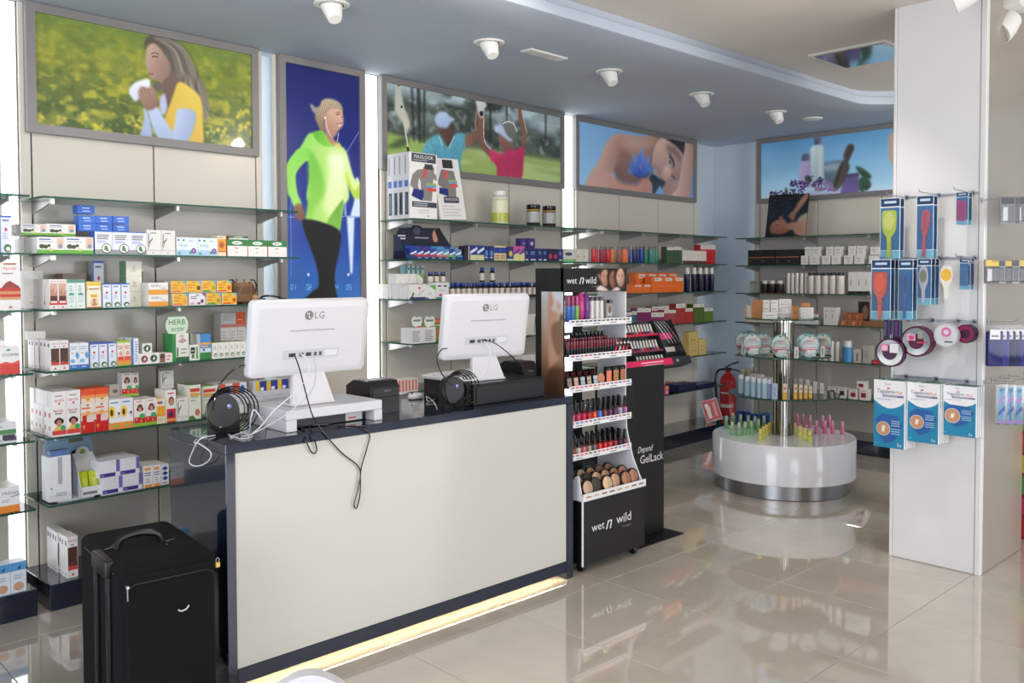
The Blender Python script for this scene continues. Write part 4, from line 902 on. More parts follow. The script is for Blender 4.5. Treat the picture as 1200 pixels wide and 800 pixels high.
thermo = S((236, 226, 216), ('r', 0, 0, 1, .42, (204, 40, 40)), ('r', .1, .30, .5, .6, (196, 44, 40)), ('r', .42, .36, .92, .58, (232, 206, 200)), ('r', 0, .6, 1, .7, (238, 180, 140)), ('l', .06, .78, .94, .9, 1, (228, 110, 60)), ('e', .5, .68, .16, .07, (236, 170, 80)), ('e', .5, .94, .1, .03, (90, 100, 110)), ('p', [(.2, .1), (.3, .26), (.1, .26)], (240, 160, 70)))
thermotop = S((226, 84, 46), ('r', 0, 0, 1, .34, (238, 214, 196)), ('r', 0, .34, 1, .56, (238, 150, 90)), ('e', .5, .28, .14, .14, (236, 180, 70)), ('l', .4, .2, .66, .32, 1, (120, 80, 60)))
sunf = S((238, 238, 240), ('r', 0, 0, 1, .22, (238, 148, 54)), ('e', .22, .58, .26, .20, (240, 204, 60)), ('e', .2, .56, .13, .11, (96, 60, 40)), ('e', .8, .46, .1, .08, (232, 206, 190)), ('e', .8, .52, .1, .04, (70, 50, 46)), ('l', .1, .84, .9, .94, 1, (90, 140, 200)), ('e', .5, .1, .2, .05, (150, 190, 120)))
kids = S((238, 234, 230), ('r', 0, 0, 1, .12, (140, 192, 66)), ('r', 0, .12, 1, .34, (212, 48, 46)), ('e', .52, .7, .24, .13, (120, 64, 44)), ('e', .52, .64, .32, .09, (110, 60, 40)), ('e', .52, .64, .14, .09, (206, 150, 124)), ('e', .7, .38, .26, .1, (86, 168, 100)), ('e', .2, .26, .05, .03, (240, 220, 220)), ('e', .6, .2, .05, .03, (240, 220, 220)), ('l', .2, .9, .8, .96, 1, (206, 60, 70)))
bearyel = S((240, 226, 196), ('r', 0, .3, 1, .7, (236, 170, 52)), ('r', .1, .8, .4, .9, (206, 60, 60)), ('r', .4, .8, .7, .9, (70, 120, 200)), ('l', .1, .08, .9, .26, 3, (206, 190, 160)), top=(240, 196, 80))
redbot = S((238, 234, 230), ('r', .1, 0, .96, .42, (204, 44, 52)), ('e', .55, .66, .26, .14, (130, 70, 50)), ('e', .55, .64, .16, .1, (206, 150, 126)), ('r', .1, .04, .96, .12, (226, 170, 90)), ('p', [(.2, .2), (.5, .36), (.8, .3), (.6, .16)], (70, 50, 110)), ('l', .2, .86, .9, .94, 1, (206, 60, 70)))
bandw = S((226, 228, 216), ('l', .15, .5, .85, .9, 4, (170, 176, 160)), ('e', .7, .2, .2, .1, (206, 110, 96)), ('r', .1, .8, .9, .9, (206, 70, 50)), ('r', .1, .68, .9, .76, (238, 160, 60)), ('p', [(0, 0), (.6, 0), (.3, .12), (0, .1)], (90, 130, 70)), top=(110, 150, 70))
multi = S((222, 220, 224), ('r', 0, .5, .5, 1, (214, 90, 70)), ('e', .7, .66, .22, .26, (60, 110, 196)), ('r', 0, 0, 1, .3, (226, 222, 218)), ('l', .1, .56, .46, .86, 2, (240, 170, 90)))
multi2 = S((226, 224, 226), ('r', 0, .5, .36, 1, (232, 190, 60)), ('r', .36, .5, 1, 1, (52, 70, 150)), ('l', .42, .6, .92, .86, 1, (220, 226, 240)), ('r', 0, 0, 1, .16, (206, 70, 70)))
purple = S((226, 224, 232), ('r', .02, .06, .78, .28, (66, 54, 140)), ('r', .82, .3, 1, 1, (120, 106, 178)), ('l', .06, .12, .3, .2, 1, (200, 196, 226)), ('l', .6, .84, .74, .9, 1, (150, 150, 170)))
orwhite = S((232, 230, 228), ('r', .1, 0, .9, .14, (232, 160, 80)), ('r', .14, .78, .76, .92, (236, 166, 90)), ('l', .1, .52, .86, .72, 2, (80, 110, 160)), ('l', .2, .2, .8, .44, 3, (170, 180, 190)))
fishb = S((222, 226, 232), ('p', [(.1, .8), (.5, .92), (.9, .8), (.5, .7)], (36, 66, 140)), ('p', [(.1, .56), (.5, .68), (.9, .56), (.5, .46)], (36, 66, 140)), ('p', [(.1, .32), (.5, .44), (.9, .32), (.5, .22)], (36, 66, 140)), ('l', .1, .04, .9, .16, 1, (180, 110, 90)))
F = 'under the flower picture'
goods(WA, ZA, F, [
    (1, .325, [43.4, 75.5, 110], 277.5, olive, .075, 4, 'white carton with dark olives and a green band', {'deep': 1}),
    (1, .245, [24.5, 55.5, 89], 262.5, olive, .075, 3, 'olive print carton laid on top of others', {'deep': 1, 'zb': 276.2}),
    (1, .325, [111.4, 132.4, 152.4, 171.8], 270.5, bowl, .06, 4, 'white and blue carton with a leafy bowl'),
    (1, .26, [92.5, 112.5, 132.6, 152.2], 252.5, bluebox, .06, 1, 'bright blue flat carton stacked two high', {'zb': 271.5, 'stack': 2}),
    (1, .25, [90.8, 111.3], 240.6, bluebox, .06, 1, 'topmost bright blue flat carton of the pile', {'zb': 250.6}),
    (1, .325, [172.2, 189.2, 206.2], 269.5, aloe, .06, 4, 'white carton with dark aloe leaves and red stem'),
    (1, .325, [207, 231.6, 255], 278, perl, .07, 4, 'pale blue carton with a violet flower'),
    (1, .325, [255.3, 265.3], 276.2, cookie, .08, 2, 'slim carton with an orange baked round'),
    (1, .325, [266, 290.2, 313.8, 337], 280.5, greenbox, .08, 2, 'green topped white carton with red lettering'),
    (1, .20, [268, 291], 276.5, greenbox, .08, 1, 'green topped carton raised behind its row', {'zb': 283}),
    (2, .12, [28.5, 51.5], 317, plainw, .09, 1, 'tall plain white carton at the back'),
    (2, .325, [58.2, 68.6, 78.6], 327, aprolis, .055, 4, 'slim white carton with brown hair and a red band', {'deep': 1}),
    (2, .325, [78.8, 89.6, 101], 327.2, teal, .055, 4, 'slim white carton with teal top and teal spot'),
    (2, .12, [74, 102], 320.5, S((150, 128, 112), ('l', .1, .4, .9, .8, 2, (190, 160, 130))), .09, 1, 'brownish carton behind the teal cartons'),
    (2, .325, [102, 119.2], 329.7, honey, .06, 3, 'cream carton with honey yellow top'),
    (2, .325, [120, 131, 142, 151.8], 332, bluew, .06, 3, 'slim white carton with blue edge and herb bowl'),
    (2, .12, [110, 122.5], 305.5, bluew, .06, 1, 'tall blue edged carton standing behind'),
    (2, .24, [148.5, 167], 306, cream3, .08, 1, 'cream carton with green side, stacked three high', {'stack': 3}),
    (2, .10, [168, 178], 318, S((200, 196, 190), ('r', 0, 0, 1, .4, (206, 140, 70))), .06, 1, 'small orange and white carton behind the cream stack'),
    (2, .325, [174.2, 197.6], 331, aloev, .09, 2, 'white and orange lettered carton stacked two high', {'stack': 2}),
    (2, .315, [200.6, 218.2], 329.2, yl1, .08, 2, 'yellow carton with orange fruit on the upper row', {'zb': 342.8}),
    (2, .315, [218.8, 236], 329.0, yl2, .08, 2, 'yellow carton with dark seed on the upper row', {'zb': 342.6}),
    (2, .315, [236.6, 253.2], 328.8, yl3, .08, 2, 'yellow carton with green leaves on the upper row', {'zb': 342.4}),
    (2, .315, [254.6, 271.8], 328.8, yl4, .08, 2, 'yellow carton with red fruit on the upper row', {'zb': 342.2}),
    (2, .325, [202.6, 220.2], 343.6, yl1, .08, 2, 'yellow carton with orange fruit on the lower row'),
    (2, .325, [221.6, 241], 343.4, violet, .08, 2, 'white carton with violet berries among yellow ones'),
    (2, .325, [242, 259.2], 343.2, yl3, .08, 2, 'yellow carton with green leaves on the lower row'),
    (2, .325, [260.6, 277.8], 343.0, yl4, .08, 2, 'yellow carton with red fruit on the lower row'),
    (3, .325, [59.6, 70.4, 81.6], 399, hair, .05, 6, 'white carton with brown hair strands and red stripe', {'deep': 1}),
    (3, .325, [82.3, 93.4, 105], 402, fish, .05, 5, 'white carton with a blue fish and blue band'),
    (3, .325, [105.6, 116, 127, 137.6], 402, bluew, .06, 4, 'slim blue topped carton with herb bowl'),
    (3, .325, [137.8, 145.8, 154], 399.4, grorg, .06, 4, 'slim green and orange carton'),
    (3, .325, [154.5, 163], 396.3, bluedge, .08, 3, 'white carton with a blue edge standing sideways'),
    (3, .14, [35, 54], 388, plainw, .07, 1, 'small white carton laid on the hair colour row', {'zb': 398}),
    (3, .325, [163.2, 187], 413.8, rings, .05, 2, 'long low carton with red and green rings'),
    (3, .31, [166.8, 178.6], 402.2, ring1, .05, 1, 'cube carton with a green ring', {'zb': 413.6}),
    (3, .325, [187.3, 202.4], 413.4, brpink, .05, 2, 'low carton with brown faces and pink lettering'),
    (3, .325, [202.6, 221.8], 390.6, herbb, .11, 1, 'white and green counter box of herbal balm'),
    (3, .325, [222.2, 234], 404, blkw, .05, 1, 'small white carton with a dark jar'),
    (3, .25, [223.5, 232.5], 390.5, S((206, 204, 198), ('e', .5, .5, .3, .1, (170, 160, 140))), .08, 1, 'plain pale carton behind the dark jar carton'),
    (3, .325, [234.6, 247.5], 391, skyb, .08, 2, 'sky blue carton with green base'),
    (3, .325, [249, 255.7, 262.2, 268.8, 275.4, 282, 288.2], 401.4, smallg, .05, 3, 'small white carton with green top in a row of six'),
    (3, .17, [259, 269, 279, 288], 380, greyp, .08, 1, 'tall pale grey carton with a pink edge'),
    (3, .17, [289.6, 297], 380.5, blueps, .08, 1, 'tall carton with a blue panel beside the monitor'),
    (3, .17, [259, 288], 366.2, orngb, .08, 1, 'grey and orange carton lying on tall grey ones', {'zb': 379.6}),
    (4, .325, [61, 78, 95], 476, girl, .055, 5, 'white carton with a dark haired girl', {'deep': 1}),
    (4, .325, [61, 78, 95], 458.6, girltop, .055, 5, 'short white carton with red lettering stacked above the girls', {'deep': 1, 'zb': 475.2}),
    (4, .325, [95.2, 111.6, 128], 472.5, thermo, .055, 4, 'red and orange warming carton', {'deep': 1}),
    (4, .325, [95.2, 111.6, 128], 455.5, thermotop, .055, 4, 'short orange carton stacked above the red ones', {'zb': 471.6}),
    (4, .20, [128, 141], 450, S((214, 208, 200), ('e', .55, .4, .24, .16, (130, 110, 100))), .06, 1, 'small white carton with a dark loop', {'zb': 464}),
    (4, .325, [128.4, 142.6, 157], 467.6, sunf, .055, 4, 'white carton with sunflower and child'),
    (4, .325, [157.4, 171, 184], 468, kids, .055, 4, 'red and green carton with a curly child'),
    (4, .23, [143, 155, 163], 436.6, kids, .055, 1, 'red and green child carton raised above the row', {'zb': 464.5}),
    (4, .325, [184.2, 193.8], 467, bearyel, .05, 3, 'narrow yellow children carton'),
    (4, .325, [194.2, 206.8], 456.8, redbot, .06, 3, 'tall white carton with red lower half'),
    (4, .20, [189, 204], 434, aloe, .02, 4, 'thin aloe carton raised at the back', {'zb': 455}),
    (4, .325, [207.2, 221.2], 466, aloe, .05, 3, 'small white aloe leaf carton'),
    (4, .325, [221.6, 236], 450.8, bandw, .06, 3, 'tall pale carton with red and orange bands'),
    (4, .30, [237, 255], 452, bandw, .06, 2, 'pale banded carton partly behind the coiled cable'),
    (4, .31, [256, 273, 290], 449.5, multi, .07, 2, 'flat colourful carton with a blue disc'),
    (4, .31, [300, 313, 326, 338], 446.5, multi2, .07, 2, 'yellow and navy carton seen under the monitor'),
    (5, .325, [120, 144, 168], 558.5, purple, .09, 2, 'white carton with a purple band, lower of two'),
    (5, .325, [116.8, 140.8, 164.6], 539.5, purple, .09, 2, 'white carton with a purple band, upper of two', {'zb': 557.8}),
    (5, .325, [168.4, 179.6], 545.5, orwhite, .07, 3, 'white carton with orange blocks, first of two'),
    (5, .325, [179.8, 189], 544.6, orwhite, .07, 3, 'white carton with orange blocks, second of two'),
    (5, .325, [189.2, 198.4], 543.8, fishb, .07, 3, 'white carton with three navy fish'),
    (6, .30, [79.5, 92], 628, hair, .038, 7, 'white and brown hair carton in a deep row', {'deep': 1}),
])
G0 = 'at the picture edge'
goods(WA, ZA, G0, [
    (1, .325, [-12, 0.5, 14.5], 252.4, bluew, .06, 3, 'tall white carton with blue top and red emblem'),
    (2, .325, [0, 25], 307.5, S((238, 234, 232), ('t', 'Aprolis', .5, .88, .06, (206, 40, 50)), ('p', [(.06, .46), (.3, .58), (.5, .62), (.94, .5), (.94, .46)], (150, 60, 50)), ('r', 0, .40, 1, .47, (200, 44, 44)), ('r', 0, .34, 1, .40, (206, 150, 90)), ('r', 0, .28, 1, .34, (206, 44, 44)), ('r', 0, .22, 1, .28, (206, 160, 110)), ('l', .14, .74, .9, .80, 1, (150, 150, 156)), ('r', .2, .955, .8, .99, (180, 120, 80)), ('p', [(.4, .05), (.6, .05), (.5, .1)], (196, 60, 60))), .08, 3, 'large white carton with red bands'),
    (3, .325, [-26, -.5, 24.6], 407.2, S((236, 234, 232), ('r', .02, 0, 1, .40, (214, 62, 56)), ('p', [(.02, .4), (.3, .46), (.6, .4), (1, .5), (1, .38), (.02, .36)], (226, 90, 70)), ('t', 'STOPFRI', .55, .70, .10, (90, 76, 84), .84), ('e', .44, .88, .1, .04, (90, 150, 110)), side=(206, 60, 110)), .09, 3, 'white carton with a wavy red base'),
    (3, .30, [-20, 6.5], 399, plainw, .07, 1, 'small carton lying on the red based carton', {'zb': 406.5}),
    (4, .325, [-14, 20], 495, S((222, 222, 224), ('r', 0, .42, 1, .64, (84, 140, 90)), ('p', [(.5, .1), (1, .3), (1, .1)], (120, 80, 140)), ('r', .5, .14, .94, .4, (70, 70, 76)), ('p', [(0, .1), (.5, .1), (.3, .3), (0, .3)], (130, 170, 90)), ('l', .1, .74, .6, .84, 1, (140, 150, 150))), .09, 2, 'white carton with green band and purple corner'),
    (5, .325, [-1, 24], 570.5, S((232, 232, 232), ('r', 0, 0, 1, .28, (232, 140, 56)), ('t', 'Hidrasa', .56, .78, .13, (90, 96, 110), .8), ('p', [(.5, .62), (1, .7), (1, .64), (.6, .58)], (150, 170, 190)), ('l', .14, .40, .7, .54, 2, (170, 170, 176)), top=(220, 214, 208)), .08, 2, 'white carton with an orange base'),
    (6, .325, [-6, 13, 32], 662, S((226, 232, 240), ('r', 0, .72, 1, 1, (90, 160, 214)), ('e', .5, .2, .34, .14, (206, 160, 130)), ('p', [(.4, .8), (.7, .9), (.6, .76)], (40, 80, 150)), ('l', .2, .44, .8, .6, 2, (170, 180, 196))), .07, 4, 'white carton with sky blue top'),
])
# flat signboard on the herbal counter box
s0 = WA.s_at(195, ZA[3], .31); s1 = WA.s_at(221, ZA[3], .31); zb, zt = WA.z_at(208, 390.6, .31), WA.z_at(208, 371, .31)
w, h = s1 - s0, zt - zb
m = MB(); m.prism([(.12 * w, 0), (.88 * w, 0), (w, .34 * h), (w, .66 * h), (.88 * w, h), (.12 * w, h), (0, .66 * h), (0, .34 * h)], 0, .003, (206, 226, 200))
m.text('HERB', .5 * w, .68 * h, .3 * h, (50, 110, 70), -.0004, maxw=.8 * w); m.text('activ', .5 * w, .28 * h, .28 * h, (60, 120, 80), -.0004, maxw=.7 * w, shear=.2)
tag(m.build('sign_card', 'card', None, WA.mat(s0, .31, zb)), 'pale green eight sided sign card on the herbal balm box', 'sign')

G = 'under the golfers picture'
def thinbox(c, a): return S((222, 222, 220), ('l', .2, .1, .8, .3, 1, a), side=c)
meds = [S((34, 54, 132), ('r', 0, 0, 1, .35, (210, 210, 160)), ('p', [(0, .6), (1, .9), (1, .7), (0, .4)], (220, 226, 240)), top=(60, 150, 80)), S((30, 44, 112), ('e', .5, .5, .3, .2, (90, 140, 210)), ('l', .2, .1, .8, .3, 1, (200, 206, 226))), S((226, 200, 150), ('r', 0, .5, 1, .9, (46, 66, 150)), ('l', .1, .1, .9, .4, 2, (150, 110, 60))), S((38, 52, 116), ('e', .6, .5, .28, .22, (222, 196, 90)), ('r', 0, 0, 1, .14, (206, 206, 210))), S((206, 90, 150), ('r', 0, 0, 1, .5, (226, 220, 150)), ('p', [(0, .5), (1, .9), (1, .7), (0, .36)], (50, 70, 160))), S((28, 40, 104), ('l', .2, .5, .8, .8, 2, (140, 170, 220)), ('r', .2, .06, .8, .16, (220, 220, 226))), S((30, 30, 70), ('e', .5, .4, .34, .2, (190, 50, 90)), ('r', 0, 0, 1, .1, (24, 24, 30)))]
goods(WA, ZA, G, [
    (0, .30, [480, 512.5], 179.5, S((236, 232, 228), ('r', .08, .86, .96, .99, (62, 64, 76)), ('t', 'MAXLOOK', .52, .94, .055, (236, 236, 236), .8), ('l', .14, .875, .9, .90, 1, (190, 190, 196)),
        ('p', [(.52, .80), (.9, .80), (.88, .72), (.98, .68), (.98, .6), (.86, .62), (.8, .28), (.42, .28), (.4, .56), (.34, .62), (.30, .5), (.36, .42), (.34, .38), (.02, .5), (.10, .66), (.28, .74), (.48, .76)], (136, 132, 128)), ('r', .54, .76, .84, .84, (60, 58, 60)), ('p', [(.46, .62), (.56, .62), (.66, .74), (.5, .76)], (206, 84, 84)), ('r', .60, .52, .96, .555, (150, 180, 90)), ('r', .56, .49, .96, .52, (100, 150, 214)), ('r', .62, .43, .96, .48, (220, 74, 74)), ('p', [(.06, .34), (.14, .45), (.5, .44), (.5, .34), (.42, .28)], (28, 46, 120)), ('r', .08, .18, .97, .26, (62, 66, 80)), ('l', .14, .19, .9, .25, 2, (190, 194, 200)), ('l', .3, .08, .8, .15, 2, (206, 200, 196)), ('e', .66, .05, .03, .01, (70, 120, 60)), side=(206, 206, 214), left=[(.2, .06, .8, .40, (66, 72, 92)), (.1, .48, .75, .58, (70, 110, 190)), (.35, .1, .6, .36, (150, 156, 170)), (.2, .68, .4, .95, (140, 140, 150))]), .055, 4, 'tall white posture brace carton showing a bare back', {'deep': 1}),
    (2, .325, [480.2, 499], 333, S((232, 230, 226), ('r', 0, 0, 1, .14, (64, 56, 110)), ('p', [(.08, .14), (.2, .5), (.3, .4), (.22, .14)], (110, 130, 50)), ('p', [(.5, .2), (.94, .6), (.9, .66), (.5, .36)], (196, 200, 206)), ('e', .6, .74, .08, .1, (206, 110, 100))), .0255, 12, 'thin white carton with a green bird in a row of twelve', {'deep': 1}),
    (2, .325, [499.2, 510.8], 334.2, S((232, 234, 230), ('p', [(.3, 1), (1, .6), (1, 1)], (110, 190, 70)), ('p', [(0, 0), (.4, 0), (0, .16)], (40, 120, 190)), ('l', .2, .3, .7, .5, 2, (170, 180, 170))), .08, 2, 'white carton with green corner and blue corner'),
    (2, .325, [511.2, 526], 330.8, S((230, 228, 226), ('e', .26, .78, .16, .05, (60, 50, 50)), ('e', .72, .78, .16, .05, (60, 50, 50)), ('e', .34, .22, .12, .09, (214, 60, 120)), ('e', .82, .22, .1, .09, (214, 60, 120)), ('r', 0, 0, 1, .1, (60, 150, 160)), ('l', .2, .44, .8, .6, 2, (190, 190, 194))), .08, 2, 'white carton with two printed eyes'),
    (2, .20, [464.4, 472, 480, 488], 320.8, S((228, 226, 222), ('l', .5, .1, .8, .2, 1, (140, 150, 160))), .08, 1, 'plain pale carton standing on the thin row', {'zb': 332.6}),
    (2, .19, [488.2, 496], 320.8, S((220, 226, 214), ('p', [(.2, 1), (1, .5), (1, 1)], (120, 190, 70))), .08, 1, 'green cornered carton on the thin row', {'zb': 332.6}),
    (2, .185, [475, 480.5, 486, 491, 497], 311, S((76, 142, 152), ('r', .5, 0, 1, 1, (206, 206, 204)), ('e', .75, .6, .16, .14, (70, 70, 74))), .05, 1, 'small teal and white carton with an eye', {'zb': 320.6}),
    (3, .325, [481.6, 496.5, 511.2], 384, S((226, 224, 222), ('l', .12, .1, .84, .84, 7, (126, 132, 146)), ('r', 0, 0, .04, 1, (220, 226, 238))), .10, 1, 'white heart topped carton showing rows of small print'),
    (3, .215, [503.8, 525], 378, S((110, 150, 80), ('e', .6, .5, .26, .22, (206, 120, 70)), ('r', .1, .84, .96, .9, (206, 216, 170)), ('l', .16, .14, .8, .3, 2, (206, 160, 90))), .09, 1, 'green carton with orange blot beside the monitor'),
    (3, .205, [503.0, 527], 373.6, S((214, 110, 60), ('l', .1, .3, .9, .6, 1, (240, 170, 110))), .07, 1, 'flat orange carton on the green one', {'zb': 378.3}),
    (4, .325, [466, 490], 443.5, S((232, 226, 222), *[('r', .06 + .16 * q, .1, .14 + .16 * q, .9, (228, 110, 92)) for q in range(6)]), .08, 1, 'white carton with red stripes'),
    (3, .30, [612, 622, 632], 368, S((222, 222, 214), ('p', [(.4, .1), (.5, .1), (.6, .8), (.5, .9)], (110, 130, 100))), .06, 2, 'small white carton with a grey leaf'),
    (4, .30, [612, 632], 415, S((222, 222, 218), ('l', .1, .2, .9, .7, 3, (170, 170, 174))), .08, 2, 'white carton glimpsed between monitor and stand'),
    (1, .32, [544.6, 551], 288, S((40, 38, 48), ('r', .7, 0, .9, 1, (190, 190, 194))), .06, 2, 'narrow dark carton beside the tray'),
    (1, .32, [551.2, 559.4, 567], 287.2, meds[0], .06, 2, 'navy and yellow carton with green top'),
    (1, .32, [567.2, 573.2, 579], 288, meds[1], .06, 2, 'navy carton with pale blue spot'),
    (1, .32, [579.2, 586.4, 593.7], 288, meds[2], .06, 2, 'tan carton with a blue band'),
    (1, .32, [594, 601.6], 289, meds[3], .06, 2, 'navy carton with a yellow disc'),
    (1, .32, [601.8, 609, 615], 288.4, meds[4], .06, 2, 'pink and yellow carton'),
    (1, .32, [615.2, 620, 630], 291.4, meds[5], .06, 2, 'navy carton with small white marks'),
    (1, .32, [630.2, 636, 642], 291.2, meds[5], .06, 2, 'navy carton at the middle of the row'),
    (1, .32, [642.2, 648.2, 654], 291.4, meds[6], .06, 2, 'navy carton with a pink burst'),
    (1, .32, [654.2, 659.5], 292, meds[5], .06, 2, 'navy carton at the end of the row'),
    (1, .30, [610, 617.4], 279.2, S((64, 44, 116), ('e', .5, .5, .3, .16, (130, 100, 170))), .05, 1, 'purple carton on the row, first', {'zb': 291.4}),
    (1, .30, [617.8, 627], 279.2, S((56, 38, 106), ('e', .6, .5, .2, .2, (190, 180, 220))), .05, 1, 'purple carton on the row with a pale moon', {'zb': 291.4}),
    (1, .32, [660.6, 675], 291.6, S((214, 214, 206), ('e', .4, .6, .3, .14, (70, 80, 90)), ('r', 0, 0, 1, .2, (130, 190, 110))), .06, 2, 'pale carton with green base before the light strip'),
    (1, .32, [675.4, 682.6, 690], 291.6, S((218, 214, 206), ('e', .3, .4, .14, .14, (210, 180, 60))), .06, 2, 'pale carton with a small yellow mark'),
])
# leaning posture brace card
s0 = WA.s_at(516.5, ZA[0], .30); w = WA.s_at(547, ZA[0], .30) - s0; h = WA.z_at(530, 186, .28) - ZA[0]
m = MB(); m.box(0, 0, 0, w, .012, h, (230, 226, 222))
deco(m, w, h, (('r', .36, .84, .76, .98, (52, 50, 54)), ('p', [(.1, .62), (.3, .82), (.76, .8), (.8, .66), (.7, .3), (.36, .3), (.3, .5), (.1, .56)], (128, 124, 122)), ('p', [(.34, .66), (.46, .66), (.56, .78), (.36, .8)], (200, 90, 90)), ('r', .5, .62, .84, .65, (150, 180, 90)), ('r', .5, .59, .84, .62, (110, 150, 206)), ('r', .52, .53, .84, .58, (216, 84, 84)), ('p', [(.08, .42), (.12, .52), (.44, .5), (.42, .38)], (30, 48, 116)), ('r', .22, .27, .8, .37, (70, 74, 84)), ('t', 'MAXLOOK', .52, .33, .04, (226, 226, 226), .5), ('l', .1, .04, .9, .24, 4, (206, 200, 196))))
tag(m.build('leaning_carton', 'card', None, WA.mat(s0, .30, ZA[0] + .004) @ RX(R(-9)) @ RY(R(-2.5))), 'white posture brace carton leaning back against another', 'box')
# hearts on the two printed cartons
for k, px in enumerate((482.5, 497.5)):
    s0 = WA.s_at(px, ZA[3], .31); z0 = WA.z_at(px, 384.3, .31); w = WA.s_at(px + 12.5, ZA[3], .31) - s0; h = WA.z_at(px, 370.5, .31) - z0
    hp = [(.5, 0), (.9, .2), (1, .62), (.86, .95), (.66, .98), (.5, .8), (.34, .98), (.14, .95), (0, .62), (.1, .2)]
    m = MB(); m.prism([(a * w, b * h) for a, b in hp], 0, .003, (226, 230, 224)); m.rect(.16 * w, .54 * h, .84 * w, .70 * h, (96, 132, 130), -.0004); m.rect(.5 * w, .02 * h, .98 * w, .14 * h, (206, 60, 80), -.0005)
    tag(m.build('heart_card', 'card', None, WA.mat(s0, .31, z0)), 'heart shaped card rising from a small print carton, %s of two' % ('first' if k == 0 else 'second'), 'card')

# ---------------------------------------------------------------- bottles, jars, tubes
def turned(name, prof, cols, n=12, mats=('gloss',), mi=None, parts=()):
    """a turned body mesh and its cap/label meshes: parts = (name, profile, colours)"""
    m = MB(); m.lathe(prof, n, cols=cols, mats=mi); me = m.mesh(name, list(mats), True)
    pm = []
    for (pn, pp, pc) in parts:
        q = MB(); q.lathe(pp, n, cols=pc if isinstance(pc, list) else [pc] * (len(pp) - 1)); pm.append((pn, q.mesh(pn, ['gloss'], True)))
    return name, me, pm
def set_out(kind, spots, label, cat, group=None):
    """spots: matrices; each a thing of its own with its parts"""
    name, me, pm = kind
    for M in spots:
        o = link(name, me, None, M); tag(o, label, cat, (group or label) if len(spots) > 1 else group)
        for pn, p in pm: link(pn, p, o)
def A_(px, k, o, z=None, W=WA, zs=ZA): z = zs[k] if z is None else z; return W.mat(W.s_at(px, z, o), o, z + 0.0006)
def pill_bottle(r, h, body, cap, label, lab2):
    return turned('bottle', [(r * .96, 0), (r, .003), (r, h * .68), (r * .62, h * .78), (r * .62, h * .80)], [body] * 4, parts=[('cap', [(r * .7, h * .785), (r * .72, h * .79), (r * .72, h * .985), (r * .66, h)], cap), ('label', [(r * 1.01, h * .12), (r * 1.012, h * .12), (r * 1.012, h * .62), (r * 1.01, h * .62)], [lab2, label, lab2])])
h = WA.z_at(586, 223.5, .2) - ZA[0]
set_out(turned('supplement_bottle', [(.055, 0), (.06, .006), (.061, h * .74), (.052, h * .82), (.04, h * .85)], [(196, 196, 120), (206, 206, 150), (226, 224, 206), (226, 224, 210)], 20, parts=[('cap', [(.046, h * .85), (.047, h * .86), (.047, h * .985), (.04, h)], (232, 230, 224)), ('label', [(.0615, h * .1), (.0618, h * .1), (.0618, h * .34), (.0618, h * .7), (.0615, h * .7)], [(210, 206, 110), (190, 190, 80), (226, 222, 190), (226, 222, 190)])]), [A_(586, 0, .2)], 'pale yellow supplement bottle standing alone on the top shelf', 'bottle')
h = WA.z_at(625, 240, .22) - ZA[0]
set_out(turned('jar', [(.046, 0), (.05, .006), (.051, h * .72), (.047, h * .78)], [(30, 30, 30), (60, 56, 48), (196, 140, 50)], 18, parts=[('lid', [(.05, h * .79), (.051, h * .8), (.051, h * .98), (.047, h)], (22, 22, 22)), ('label', [(.0515, h * .18), (.0518, h * .18), (.0518, h * .68), (.0515, h * .68)], [(150, 150, 148), (172, 172, 168), (150, 150, 148)])]), [A_(625, 0, .22), A_(643.5, 0, .22)], 'black lidded jar with grey label, top shelf below the golfers picture', 'jar')
h = WA.z_at(580, 331, .3) - ZA[2]
vb = pill_bottle(.020, h, (36, 24, 20), (32, 66, 150), (196, 186, 176), (60, 120, 180))
set_out(vb, [A_(530 + 6.45 * k, 2, .30 - .004 * (k % 3)) for k in range(16)] + [A_(534 + 7.6 * k, 2, .25) for k in range(12)], 'brown vitamin bottle with blue cap in rows, third shelf below the golfers picture', 'bottle')
set_out(vb, [A_(565, 2, .25, ZA[2] + h + .003), A_(577, 2, .25, ZA[2] + h + .003)], 'vitamin bottle standing on top of others, third shelf below the golfers picture', 'bottle')
zt = WA.z_at(515, 331.5, .2)
set_out(pill_bottle(.021, .075, (34, 26, 24), (36, 66, 140), (206, 196, 186), (70, 90, 140)), [WA.mat(WA.s_at(p, zt, .21), .21, zt - .002) for p in (504.5, 511.5, 519)], 'small dark bottle with blue cap standing on the eye cartons', 'bottle')
pl = MB(); a, b = WA.s_at(500, zt, .21), WA.s_at(524, zt, .21); pl.box(a, .0, 0, b, .09, zt - .0025 - ZA[2], (214, 212, 208))
tag(pl.build('carton', 'card', None, WA.mat(0, .25, ZA[2] + .0006)), 'pale carton under the three small dark bottles, third shelf', 'box')

